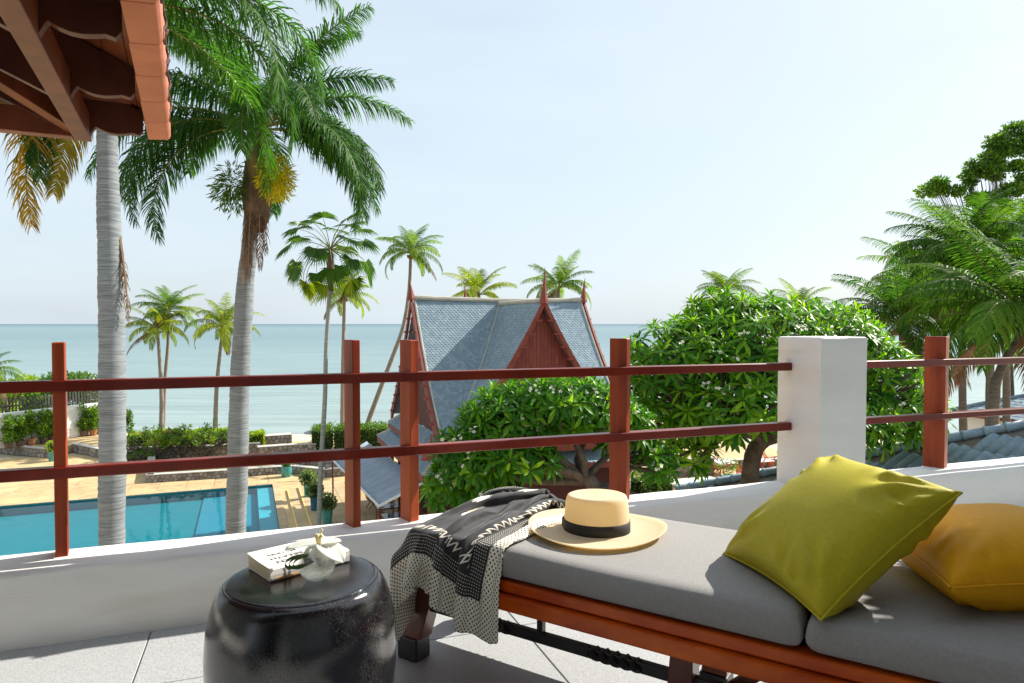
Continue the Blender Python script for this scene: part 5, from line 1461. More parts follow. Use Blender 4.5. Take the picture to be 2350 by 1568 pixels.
# frangipani bushes in front of the hedge: twisted stems and tufts
def bush(label, p, w, h, seed, leaf='shrub_leaf', n=90, pink=0, size=0.30):
    t = thing('frangipani_bush', label, 'bush', p, 0, 'frangipani bushes in the planter')
    rr = random.Random(seed); m = MB(); tips = []
    for k in range(5):
        a = k * 1.26 + rr.uniform(-.3, .3); q = Vector((math.cos(a) * w * 0.18, math.sin(a) * w * 0.14, h * 0.32))
        m.tube([Vector((0, 0, 0)), q * 0.5 + Vector((rr.uniform(-.1, .1), 0, .05)), q], [0.07, 0.055, 0.045], 6)
        for j in range(n // 5):
            b = a + rr.uniform(-.9, .9); rr_ = math.sqrt(rr.random())
            e = Vector((math.cos(b) * w * 0.5 * rr_ + q.x * .4, math.sin(b) * w * 0.36 * rr_, h * (1.0 - 0.38 * rr_ ** 2) * rr.uniform(0.66, 1.06)))
            md = (q + e) * 0.5 + Vector((rr.uniform(-.12, .12), rr.uniform(-.1, .1), -0.06 * h))
            if j % 2 == 0: m.tube([q, md, e], [0.036, 0.026, 0.014], 5)
            tips.append(e)
    m.build('stem', MATS['dark_bark'], t)
    rs = np.random.RandomState(seed); T = np.array([list(x) for x in tips]); k = 11
    pos = np.repeat(T, k, 0) + rs.normal(0, 0.03, (len(T) * k, 3)); dr = nrm(rs.normal(0, 1, (len(T) * k, 3)) * np.array([1, 1, .55]) + np.array([0, 0, .28]))
    leaf_cloud('foliage', pos, dr, size, [MATS[leaf]], seed, t, aspect=0.30, jitter=0.12, var=np.repeat(rs.uniform(0, .95, len(T)), k))
    if pink:
        fp = T[rs.choice(len(T), pink)] + np.array([0, 0, 0.12])
        o = leaf_cloud('blossoms', np.repeat(fp, 6, 0) + rs.normal(0, .04, (pink * 6, 3)), np.tile([0, 0, 1.0], (pink * 6, 1)), 0.11, [MATS['flower_pink']], seed + 1, t, aspect=0.8); kind(o, 'stuff')
    return t
bush('pink-flowered frangipani bush left of the others in the planter', GS(385, 1150, DZ + 0.1), 5.0, 2.3, 1, pink=16)
bush('broad frangipani bush with twisted stems beside the pale second trunk', GS(510, 1147, DZ + 0.1), 5.4, 2.5, 2)
bush('small low shrub by the planter pillar left of the pool', GS(345, 1158, DZ), 2.2, 0.9, 3, 'hedge_leaf', 50, size=0.2)
bush('dense middle frangipani bush between the two coconut trunks', GS(450, 1149, DZ + 0.1), 4.2, 2.2, 4, 'lime_leaf')

# white blossomed trees beyond the white wall
def wild_tree(label, base, blobs, n, size, seed, leaf='tree_leaf', trunk_r=0.2, flowers=0, group='trees beyond the white wall', name='broadleaf_tree', mats_trunk='dark_bark', limbs=8, shell=0.45, aspect=0.45):
    t = thing(name, label, 'tree', base, 0, group)
    B = [(b[0] - base.x, b[1] - base.y, b[2] - base.z, b[3], b[4], b[5]) for b in blobs]
    pos, nr, k = blob_points(B, n, seed, shell); nr = nrm(nr + np.array([0, 0, .25])); rs = np.random.RandomState(seed)
    bv = rs.uniform(0.1, 0.8, len(B))[k]
    leaf_cloud('crown', pos, nr, size, [MATS[leaf]], seed, t, aspect=aspect, var=bv)
    cen = Vector(np.mean(np.array(B)[:, :3], 0).tolist()); rr = random.Random(seed)
    m = MB(); top = Vector((cen.x * 0.3, cen.y * 0.3, max(0.6, cen.z * 0.45)))
    m.tube([Vector((0, 0, 0)), top * 0.5 + Vector((0.1, 0, 0)), top], [trunk_r * 1.2, trunk_r, trunk_r * 0.8], 9); m.build('trunk', MATS[mats_trunk], t, True)
    for i in range(limbs):
        b = B[i % len(B)]; e = Vector(b[:3]) + Vector((rr.uniform(-.5, .5) * b[3], rr.uniform(-.5, .5) * b[4], rr.uniform(-.2, .6) * b[5]))
        mid = (top + e) * 0.5 + Vector((rr.uniform(-.3, .3), rr.uniform(-.3, .3), rr.uniform(-.2, .3)))
        mm = MB(); mm.tube([top, mid, e], [trunk_r * 0.55, trunk_r * 0.35, trunk_r * 0.1], 6)
        for q in range(4):
            e2 = Vector(b[:3]) + Vector((rr.uniform(-.8, .8) * b[3], rr.uniform(-.8, .8) * b[4], rr.uniform(-.4, .8) * b[5])); mm.tube([mid, (mid + e2) * .5 + Vector((0, 0, -.1)), e2], [trunk_r * 0.25, trunk_r * 0.16, trunk_r * 0.05], 5)
        mm.build('limb', MATS[mats_trunk], t)
    if flowers:
        fp = pos[rs.choice(n, flowers)] + nr[:flowers] * 0.05
        o = leaf_cloud('blossoms', np.repeat(fp, 5, 0), np.repeat(nr[:flowers], 5, 0), size * 0.7, [MATS['flower_white']], seed + 5, t, aspect=0.7); kind(o, 'stuff')
    return t
def blobs_at(lst, Y):
    out = []
    for (px, py, rpx, rpy) in lst:
        p = AS(px, py, Y); k = Y / 1707.0; out.append((p.x, p.y, p.z, rpx * k, rpx * k * 0.9, rpy * k))
    return out
b0 = GS(215, 1065, UT); wild_tree('dark leafy tree with white blossoms beyond the white wall', Vector((b0.x, 66, UT)), blobs_at([(150, 965, 50, 36), (205, 962, 48, 30), (245, 985, 42, 30), (170, 1000, 48, 26), (110, 985, 44, 34)], 66), 5200, 0.34, 21, 'tree_leaf', 0.2, 60)
wild_tree('dark shaded tree behind the picket fence at the left', Vector((AS(60, 1000, 64).x, 64, UT)), blobs_at([(60, 1000, 52, 34), (20, 1010, 46, 30), (105, 1008, 40, 28)], 64), 3200, 0.34, 22, 'tree_leaf', 0.2, 0)
wild_tree('yellow green bushy tree at the left picture edge behind the wall', Vector((AS(20, 1000, 61).x, 61, UT)), blobs_at([(10, 975, 34, 22), (62, 958, 34, 20), (-30, 990, 40, 30), (15, 1015, 30, 20)], 61), 2400, 0.30, 23, 'lime_leaf', 0.15, 0)
wild_tree('narrow columnar bush at the end of the white wall', Vector((AS(318, 1080, 60).x, 60, UT)), blobs_at([(318, 1040, 11, 16), (319, 1062, 12, 16)], 60), 700, 0.22, 24, 'hedge_leaf', 0.06, 0, limbs=2)
# grey beach parasol beyond the hedge
pb = AS(800, 1095, 62); pb.z = DZ - 1.75
par_ = thing('beach_parasol', 'grey beach parasol peeking out beyond the dark green hedge', 'parasol', pb)
mat('grey_canvas', (0.10, 0.11, 0.13), (0.14, 0.15, 0.17), scale=3, rough=0.8)
mm = MB(); mm.lathe([(1.5, 1.35), (0.8, 1.62), (0.02, 1.95)], 8); mm.build('canopy', MATS['grey_canvas'], par_); mm = MB(); mm.tube([Vector((0, 0, 0)), Vector((0, 0, 1.9))], 0.03, 6); mm.build('pole', MATS['fence_wood'], par_)
# ================================================================ TEMPLE-STYLE HOUSE
HA = rad(21); hx = Vector((math.cos(HA), math.sin(HA), 0)); hy = Vector((-math.sin(HA), math.cos(HA), 0))
HO = Vector((-4.72, 32.0, 0)); RZ = 2.17
mat('house_red', (0.20, 0.036, 0.022), (0.27, 0.055, 0.034), scale=3, rough=0.6, objrand=0.08)
mat('house_dark', (0.085, 0.018, 0.013), (0.12, 0.026, 0.018), scale=3, rough=0.7, objrand=0.1)
mat('slate_blue', (0.135, 0.215, 0.275), (0.20, 0.29, 0.35), scale=1.2, rough=0.5, c3=(0.30, 0.37, 0.40), s3=2.5, f3=(0.52, 0.75))
leafmat('slate_tile', (0.185, 0.25, 0.30), (0.27, 0.34, 0.385), 0.0, 0.8, (1, 1, 1), mid=(0.215, 0.29, 0.34), spec=0.3)
mat('ridge_mortar', (0.36, 0.34, 0.29), (0.48, 0.45, 0.39), scale=2, rough=0.9)
house = thing('thai_house', 'steep blue-grey tiled Thai house with red gables and finials', 'house', HO + ZV * DZ, HA)
def HP(x, y, z): return Vector((x, y, z - DZ))
dm = lambda y: 1.5 * abs(y) - 0.06 * y * y          # drop of the main slope
dc = lambda x: 1.95 * abs(x) - 0.13 * x * x         # drop of the cross gable
GX, GL, GY, GF = 4.35, 9.0, 4.8, 5.55
CRZ = RZ - 0.17
def sagx(x): return 0.10 * ((x - GL / 2) / (GL / 2)) ** 2
def hpart(name, m, mt, bv=0, smooth=False, var=False):
    o = m.build(name, MATS[mt] if isinstance(mt, str) else mt, house, smooth, var)
    fixn(o.data)
    if bv: bevel(o, bv, 1)
    return o
def slope_sheet(sgn):
    m = MB(); n = 16; vs = []; fs = []
    for i in range(n + 1):
        y = GY * i / n
        for x in (0.12, GL - 0.12): vs.append(HP(x, sgn * y, RZ - dm(y)))
        for x in (0.12, GL - 0.12): vs.append(HP(x, sgn * y, RZ - dm(y) - 0.12))
    for i in range(n):
        a = 4 * i; b = a + 4
        fs += [(a, a + 1, b + 1, b), (a + 2, b + 2, b + 3, a + 3), (a, b, b + 2, a + 2), (a + 1, a + 3, b + 3, b + 1)]
    m.add(vs, fs); return m
hpart('roof_slope', slope_sheet(-1), 'slate_blue'); hpart('roof_slope', slope_sheet(1), 'slate_blue')
def cross_sheet(sx, sy):
    m = MB(); n = 14; vs = []; fs = []
    for i in range(n + 1):
        x = 3.7 * i / n
        for y in (0, GF): vs.append(HP(GX + sx * x, sy * y, CRZ - dc(x)))
        for y in (0, GF): vs.append(HP(GX + sx * x, sy * y, CRZ - dc(x) - 0.10))
    for i in range(n):
        a = 4 * i; b = a + 4
        fs += [(a, a + 1, b + 1, b), (a + 2, b + 2, b + 3, a + 3), (a, b, b + 2, a + 2), (a + 1, a + 3, b + 3, b + 1)]
    m.add(vs, fs); return m
for sx in (-1, 1):
    for sy in (-1, 1): hpart('cross_gable_slope', cross_sheet(sx, sy), 'slate_blue')
def fish_tiles():
    """pointed scale tiles; too small to pick apart singly, joined"""
    rr = random.Random(4); m = MB(); TW = 0.17
    def lay(P, dn, rt, nor, w, l):
        lift = nor * 0.014
        a = P - rt * (w * .49); b = P + rt * (w * .49); c = a + dn * l * .62 + lift; d = b + dn * l * .62 + lift; e = P + dn * l + lift * 1.2
        th = nor * -0.014
        m.add([a, b, d, e, c, d + th, e + th, c + th], [(0, 1, 2, 3, 4), (2, 5, 6, 3), (3, 6, 7, 4)], 0, rr.random() * .98)
    # front main slope
    y = 0.10; row = 0
    while y < GY - 0.05:
        z = RZ - dm(y); sl = -(dm(y + .01) - dm(y)) / .01; dn = Vector((0, -1, sl)).normalized(); nor = Vector((0, sl, 1)).normalized(); nor = Vector((0, -(-sl), 1)).normalized()
        nor = Vector((0, sl * 1.0, 1)).normalized() if sl * -1 < 0 else Vector((0, sl, 1)).normalized()
        k = int((GL - 0.3) / TW)
        for i in range(k):
            x = 0.2 + (i + (0.5 if row % 2 else 0)) * TW
            if CRZ - dc(x - GX) > z + 0.02: continue
            lay(HP(x, -y, z + 0.012), dn, Vector((1, 0, 0)), nor, TW, 0.20)
        y += 0.130 / math.hypot(1, sl); row += 1
    for sx in (-1, 1):                    # front cross gable slopes
        x = 0.08; row = 0
        while x < 3.6:
            z = CRZ - dc(x); sl = (dc(x + .01) - dc(x)) / .01; dn = Vector((sx, 0, -sl)).normalized(); nor = Vector((sx * sl, 0, 1)).normalized()
            k = int(GF / TW)
            for i in range(k):
                y = 0.1 + (i + (0.5 if row % 2 else 0)) * TW
                if y > GF - 0.1 or RZ - dm(y) > z + 0.02: continue
                lay(HP(GX + sx * x, -y, z + 0.012), dn, Vector((0, sx, 0)), nor, TW, 0.20)
            x += 0.130 / math.hypot(1, sl); row += 1
    return m
o = fish_tiles().build('roof_tiles', MATS['slate_tile'], house, False, True); kind(o, 'stuff')
# ridges and valleys in pale mortar
m = MB(); m.tube([HP(x, 0, RZ + 0.03 + sagx(x)) for x in np.linspace(0.0, GL, 13)], 0.115, 8); hpart('ridge', m, 'ridge_mortar')
m = MB(); m.tube([HP(GX, -y, CRZ + 0.03) for y in np.linspace(0, GF, 7)], 0.10, 8); hpart('ridge', m, 'ridge_mortar')
m = MB(); m.tube([HP(GX, y, CRZ + 0.03) for y in np.linspace(0, GF, 7)], 0.10, 8); hpart('ridge', m, 'ridge_mortar')
for sx in (-1, 1):
    pts = []
    for x in np.linspace(0.0, 3.6, 12):
        z = CRZ - dc(x); lo, hi = 0.0, GY
        for _ in range(30):
            md = (lo + hi) / 2
            if RZ - dm(md) > z: lo = md
            else: hi = md
        pts.append(HP(GX + sx * x, -lo, z + 0.02))
    m = MB(); m.tube(pts, 0.045, 6); hpart('valley', m, 'ridge_mortar')
for x in (0.16, GL - 0.16):               # pale verge strip along the gable edges
    m = MB(); m.tube([HP(x, -y, RZ - dm(y) + 0.03) for y in np.linspace(0.0, GY, 10)], 0.06, 6); hpart('verge', m, 'ridge_mortar')
def barge(plane_x, along, sgn, drop, top, length, wd=0.34, th=0.10, name='bargeboard'):
    """curved bargeboard: along 'y' at x=plane_x, or along 'x' at y=plane_x"""
    m = MB(); n = 14; vs = []; fs = []
    for i in range(n + 1):
        q = length * i / n; z = top - drop(q); w = wd * (0.75 + 0.35 * i / n)
        for t in (-th / 2, th / 2):
            for zz in (0.14, 0.14 - w * 1.55):
                vs.append(HP(plane_x + t, sgn * q, z + zz) if along == 'y' else HP(GX + sgn * q, plane_x + t, z + zz))
    for i in range(n):
        a = 4 * i; b = a + 4
        fs += [(a, b, b + 1, a + 1), (a + 2, a + 3, b + 3, b + 2), (a, a + 2, b + 2, b), (a + 1, b + 1, b + 3, a + 3)]
    fs += [(0, 1, 3, 2), (4 * n, 4 * n + 2, 4 * n + 3, 4 * n + 1)]
    m.add(vs, fs); hpart(name, m, 'house_red')
    peg = MB(); 
    for i in range(1, 11):
        q = length * i / 11.0; z = top - drop(q) - 0.22
        p = MB()
        if along == 'y': p.frame(HP(plane_x, sgn * q, z), Vector((1, 0, 0)), Vector((0, 1, 0)), ZV, ((-0.14, 0.14), (-0.16, 0.16), (-0.035, 0.035)))
        else: p.frame(HP(GX + sgn * q, plane_x, z), Vector((1, 0, 0)), Vector((0, 1, 0)), ZV, ((-0.17, 0.17), (-0.14, 0.14), (-0.035, 0.035)))
        hpart('peg', p, 'house_red')
for sgn in (-1, 1):
    barge(0.0, 'y', sgn, dm, RZ, GY + 0.1); barge(GL, 'y', sgn, dm, RZ, GY + 0.1)
    barge(-GF, 'x', sgn, dc, CRZ, 3.4, wd=0.30)
    barge(GF, 'x', sgn, dc, CRZ, 3.4, wd=0.30)
def finial(p, h, lean):
    m = MB(); pts = [p + Vector((lean[0] * t * t, lean[1] * t * t, h * t)) for t in (-.12, 0.0, .12, .3, .5, .75, 1)]
    m.tube(pts, [0.20, 0.19, 0.155, 0.11, 0.07, 0.035, 0.006], 8); hpart('finial', m, 'house_red')
finial(HP(0.0, 0, RZ + 0.10), 0.95, (-0.12, 0)); finial(HP(GL, 0, RZ + 0.12), 1.15, (0.10, 0))
finial(HP(GX, -GF, CRZ + 0.05), 1.35, (0, -0.1)); finial(HP(GX, GF, CRZ + 0.05), 1.35, (0, 0.1))
# gable panels of vertical boards
def gable_x(xp, sgnside):
    n = 30
    for i in range(n):
        y0 = -GY * 0.93 + 2 * GY * 0.93 * i / n; y1 = y0 + 2 * GY * 0.93 / n - 0.02
        zt = lambda y: RZ - dm(y) - 0.25
        m = MB(); m.prism([HP(xp, y0, -3.7), HP(xp, y1, -3.7), HP(xp, y1, max(-3.65, zt(y1))), HP(xp, y0, max(-3.65, zt(y0)))], Vector((0.05, 0, 0))); hpart('gable_board', m, 'house_dark')
gable_x(0.45, -1)
n = 34
for i in range(n):
    x0 = -2.9 + 5.8 * i / n; x1 = x0 + 5.8 / n - 0.009
    zt = lambda x: CRZ - dc(x) - 0.12
    m = MB(); m.prism([HP(GX + x0, -GF + 0.42, -4.4), HP(GX + x1, -GF + 0.42, -4.4), HP(GX + x1, -GF + 0.42, zt(x1)), HP(GX + x0, -GF + 0.42, zt(x0))], Vector((0, -0.05, 0))); hpart('gable_board', m, 'house_red')
# lower skirt roofs round the house, two tiers
def skirt(x_in, z_in, x_out, z_out, pad, fas):
    xi0, xi1, yi = x_in, GL - x_in, GY - 0.35 - x_in + pad
    xo0, xo1, yo = x_out, GL - x_out, yi + (x_in - x_out)
    I = [HP(xi0, -yi, z_in), HP(xi1, -yi, z_in), HP(xi1, yi, z_in), HP(xi0, yi, z_in)]
    O = [HP(xo0, -yo, z_out), HP(xo1, -yo, z_out), HP(xo1, yo, z_out), HP(xo0, yo, z_out)]
    rr = random.Random(int(abs(z_in) * 10))
    for k in range(4):
        a, b, c, d = O[k], O[(k + 1) % 4], I[(k + 1) % 4], I[k]
        m = MB(); nn = (b - a).cross(d - a).normalized(); nn = nn if nn.z > 0 else -nn
        m.prism([a, b, c, d], nn * -0.07); hpart('skirt_roof', m, 'slate_blue')
        f = MB(); dr = (b - a).normalized(); f.frame(a - ZV * fas, dr, ZV, dr.cross(ZV) * -1.0, ((0, (b - a).length), (0, fas - 0.005), (-0.03, 0.03))); hpart('fascia', f, 'house_red')
        hip = MB(); hip.tube([O[k] + ZV * .03, I[k] + ZV * .03], 0.09, 6); hpart('hip', hip, 'ridge_mortar')
        if k in (0, 3):
            tm = MB(); L_ = (b - a).length; up = ((d - a) - dr * (d - a).dot(dr)); H_ = up.length; up = up / H_; rows = max(2, int(H_ / 0.14)); in_s = (d - a).dot(dr); 
            for r_ in range(rows):
                h0 = H_ * (rows - r_) / rows; x0 = in_s * h0 / H_; x1 = L_ - in_s * h0 / H_; cnt = int((x1 - x0) / 0.2)
                for i in range(cnt):
                    P = a + up * h0 + dr * (x0 + (i + .5 + (.25 if r_ % 2 else -.25)) * 0.2) + nn * 0.012
                    q0 = P - dr * .098; q1 = P + dr * .098; l = H_ / rows * 1.35; lf = nn * 0.022
                    tm.add([q0, q1, q1 - up * l * .65 + lf, P - up * l + lf, q0 - up * l * .65 + lf], [(0, 1, 2, 3, 4)], 0, rr.random() * .98)
            o = tm.build('roof_tiles', MATS['slate_tile'], house, False, True); kind(o, 'stuff')
skirt(0.45, -3.72, -0.20, -4.20, 0.0, 0.24)
skirt(0.10, -4.48, -0.70, -4.98, 0.0, 0.28)
for (px_, py_) in ((-0.55, -5.0), (-0.25, -4.7)):
    finial(HP(px_, py_, -4.15 if px_ > -.4 else -4.3), 0.75, (-0.05, -0.1))
m = MB(); m.frame(HP(0, 0, 0) + ZV * DZ, Vector((1, 0, 0)), Vector((0, 1, 0)), ZV, ((0.4, GL - 0.4), (-GY + 0.5, GY - 0.5), (0, -4.5 - DZ))); 
m = MB(); m.frame((0, 0, 0), Vector((1, 0, 0)), Vector((0, 1, 0)), ZV, ((0.9, GL - 0.3), (-GY + 0.6, GY - 0.6), (0.0, 3.9))); hpart('wall', m, 'house_dark')
for y in (-4.0, -2.0, 0.0, 2.0, 4.0):
    m = MB(); m.frame((0, 0, 0), Vector((1, 0, 0)), Vector((0, 1, 0)), ZV, ((-0.25, -0.07), (y - .09, y + .09), (0, 3.45))); hpart('post', m, 'house_red')
m = MB(); m.frame((0, 0, 0), Vector((1, 0, 0)), Vector((0, 1, 0)), ZV, ((-0.66, 0.9), (-GY + 0.4, GY - 0.4), (3.42, 3.5))); hpart('ceiling', m, 'house_dark')

# grey awning in front of the house
mat('awning_cloth', (0.215, 0.265, 0.325), (0.255, 0.305, 0.365), scale=2.5, rough=0.7, objrand=0.05, bump=0.2, bscale=30)
mat('white_trim', (0.72, 0.73, 0.72), rough=0.6)
AA, AB, AC, AE = Vector((-9.6, 36.2, -6.12)), Vector((-5.26, 26.8, -6.12)), Vector((-3.52, 27.44, -5.30)), Vector((-7.86, 36.84, -5.30))
awn = thing('awning', 'grey-blue fabric awning sloping down from the house over the dining tables', 'awning', (-6.5, 31.5, DZ))
inv = awn.matrix_basis.inverted()
NP = 12
for i in range(NP):
    t0, t1 = i / NP, (i + 1) / NP; m = MB(); vs = []; fs = []
    for j in range(5):
        q = t0 + (t1 - t0 - 0.0012) * j / 4; sag = -0.05 * math.sin(math.pi * j / 4)
        for k in range(4):
            r_ = k / 3; lo = AA.lerp(AB, q); hi = AE.lerp(AC, q); vs.append(lo.lerp(hi, r_) + ZV * (sag - 0.06 * math.sin(math.pi * r_)))
    for j in range(4):
        for k in range(3): fs.append((j * 4 + k, (j + 1) * 4 + k, (j + 1) * 4 + k + 1, j * 4 + k + 1))
    m.add(vs, fs); me = m.mesh('fabric_panel', MATS['awning_cloth'], True); o = link('fabric_panel', me, awn, inv.copy()); so = o.modifiers.new('t', 'SOLIDIFY'); so.thickness = 0.02
for a, b in ((AA, AB), (AB, AC)):
    m = MB(); m.bar(a - ZV * .03, b - ZV * .03, 0.05, 0.09); link('edge_bar', m.mesh('edge_bar', MATS['white_trim']), awn, inv.copy())
for q in (AA, AB, AA.lerp(AB, .5)):
    m = MB(); m.bar(Vector((q.x + .05, q.y, DZ)), q + Vector((.05, 0, -.08)), 0.07, 0.07); link('awning_post', m.mesh('awning_post', MATS['house_dark']), awn, inv.copy())

# ================================================================ TABLES AND CHAIRS
mat('chair_wood', (0.30, 0.11, 0.035), (0.40, 0.16, 0.05), scale=8, rough=0.5, objrand=0.15)
mat('chair_red', (0.42, 0.075, 0.030), (0.52, 0.11, 0.045), scale=8, rough=0.5, objrand=0.1)
mat('dark_top', (0.05, 0.06, 0.07), (0.08, 0.09, 0.10), scale=4, rough=0.15)
mat('maroon', (0.10, 0.010, 0.016), (0.14, 0.018, 0.024), scale=6, rough=0.8)
mat('white_cloth', (0.78, 0.78, 0.76), rough=0.8)
mat('green_cup', (0.03, 0.14, 0.08), rough=0.3)
def chair(label, p, rz, wood, seatm, group, s=1.0):
    t = thing('folding_chair', label, 'chair', p, rz, group); t.scale = (s, s, s)
    X, Y = Vector((1, 0, 0)), Vector((0, 1, 0))
    for sx in (-0.26, 0.26):
        for a, b in (((sx, -0.24, 0.0), (sx, 0.20, 0.60)), ((sx, 0.24, 0.0), (sx, -0.22, 0.60))):
            m = MB(); m.bar(Vector(a), Vector(b), 0.035, 0.045); m.build('leg', MATS[wood], t)
        m = MB(); m.bar(Vector((sx, -0.28, 0.615)), Vector((sx, 0.24, 0.615)), 0.06, 0.03); m.build('armrest', MATS[wood], t)
        m = MB(); m.bar(Vector((sx * .95, 0.20, 0.42)), Vector((sx * .95, 0.34, 0.92)), 0.035, 0.04); m.build('back_post', MATS[wood], t)
    for i in range(6):
        m = MB(); m.frame((0, -0.2 + i * 0.075, 0.43), X, Y, ZV, ((-0.24, 0.24), (-0.032, 0.032), (-0.01, 0.01))); m.build('seat_slat', MATS[seatm], t)
    for i in range(5):
        z = 0.52 + i * 0.085; m = MB(); m.frame((0, 0.24 + i * 0.023, z), X, Vector((0, 0.27, 0.963)), Vector((0, -0.963, 0.27)), ((-0.235, 0.235), (-0.033, 0.033), (-0.009, 0.009))); m.build('back_slat', MATS[seatm], t)
    return t
def table(label, p, rz, w, d, topm, legm, group, h=0.75, thick=0.04):
    t = thing('dining_table', label, 'table', p, rz, group); X, Y = Vector((1, 0, 0)), Vector((0, 1, 0))
    m = MB(); m.frame((0, 0, h - thick), X, Y, ZV, ((-w / 2, w / 2), (-d / 2, d / 2), (0, thick)), bev=0.008); m.build('tabletop', MATS[topm], t)
    for sx in (-1, 1):
        for sy in (-1, 1):
            m = MB(); m.frame((sx * (w / 2 - .08), sy * (d / 2 - .08), 0), X, Y, ZV, ((-0.03, 0.03), (-0.03, 0.03), (0, h - thick - 0.001))); m.build('leg', MATS[legm], t)
    return t
def smallbox(name, label, cat, p, size, matn, rz=0, group=None):
    m = MB(); m.box((0, 0, size[2] / 2), size, bev=min(size) * 0.2); o = m.build(name, MATS[matn]); o.location = p; o.rotation_euler = (0, 0, rz); tag(o, label, cat, group); return o
tz = 0.75
tp1 = GS(972, 1264, CTZ + tz); tp1 = Vector((tp1.x, tp1.y, CTZ)); tp2 = GS(990, 1288, CTZ + tz); tp2 = Vector((tp2.x, tp2.y, CTZ))
dg_ = 'tables under the grey awning'
table('dark-topped dining table under the awning with white napkins', tp1, HA, 1.2, 0.9, 'dark_top', 'chair_wood', dg_)
table('dark dining table nearest the parapet under the awning', tp2, HA, 1.2, 0.9, 'dark_top', 'chair_wood', dg_)
p = GS(1064, 1284, CTZ); table('small dark side table beside the leafy tree under the eaves', p, HA, 0.9, 0.5, 'dark_top', 'maroon', dg_)
for i, (dx, dy, lb) in enumerate(((-0.35, -0.15, 'white folded napkin at the left end of the far awning table'), (0.25, 0.12, 'white folded napkin at the middle of the far awning table'))):
    q = tp1 + hx * dx + hy * dy + ZV * (tz + 0.001); smallbox('napkin', lb, 'napkin', q, (0.24, 0.18, 0.02), 'white_cloth', HA, 'white napkins')
q = tp2 + hx * 0.35 + ZV * (tz + 0.001); smallbox('napkin', 'white folded napkin on the near awning table', 'napkin', q, (0.24, 0.18, 0.02), 'white_cloth', HA, 'white napkins')
q = tp2 + hx * -0.3 + hy * .1 + ZV * tz
mm = MB(); mm.lathe([(0.03, 0.001), (0.055, 0.03), (0.06, 0.09), (0.05, 0.09), (0.001, 0.08)], 12); o = mm.build('plant_cup', MATS['green_cup'], None, True); o.location = q; tag(o, 'small green pot on the near awning table', 'pot')
ag = 'wooden chairs under the awning'
chair('brown folding chair beneath the awning edge, farther one', GS(930, 1271, CTZ), HA + rad(95), 'chair_wood', 'chair_wood', ag)
chair('brown folding chair at the awning corner, nearer one', GS(951, 1292, CTZ), HA + rad(80), 'chair_wood', 'maroon', ag)
for i, (a_, b_, rz_, lb) in enumerate(((0.75, -0.1, -90, 'maroon-seated chair at the inner side of the far awning table'), (0.1, 0.75, 0, 'maroon-seated chair behind the far awning table'))):
    chair(lb, tp1 + hx * a_ + hy * b_, HA + rad(rz_), 'chair_wood', 'maroon', ag)
chair('maroon-seated chair at the inner side of the near awning table', tp2 + hx * 0.8, HA - rad(90), 'chair_wood', 'maroon', ag)
# right: red chairs and pale tables seen under the big tree
def zz(x, y): return (1640 + x / 7.34, 1080 + y / 7.34)
rg = 'red folding chairs on the beach court'
chair('red slatted folding chair turned to the sea beside the dark trunk', GS(*zz(1900, 735), DZ), rad(-120), 'chair_red', 'chair_red', rg, 1.15)
chair('red folding chair farther off by the sea edge', GS(*zz(2090, 680), DZ), rad(60), 'chair_red', 'chair_red', rg, 1.15)
chair('red folding chair half hidden by the pink-flowered pot', GS(*zz(1110, 795), DZ), rad(80), 'chair_red', 'chair_red', rg, 1.15)
chair('red folding chair low against the foot of the dark trunk', GS(*zz(1570, 880), DZ), rad(150), 'chair_red', 'chair_red', rg, 1.0)
tg = 'pale tables on the beach court'
p = GS(*zz(2130, 710), DZ + .75); table('pale square table right of the dark trunk', (p.x, p.y, DZ), rad(20), 1.3, 1.3, 'white_cloth', 'chair_red', tg)
p = GS(*zz(1240, 550), DZ + .75); table('pale table behind the pink-flowered pot', (p.x, p.y, DZ), rad(20), 1.4, 1.2, 'white_cloth', 'chair_red', tg)
p = GS(*zz(1910, 510), DZ + .75); table('farthest pale table at the sea edge behind the trunk', (p.x, p.y, DZ), rad(20), 1.3, 1.2, 'white_cloth', 'chair_red', tg)
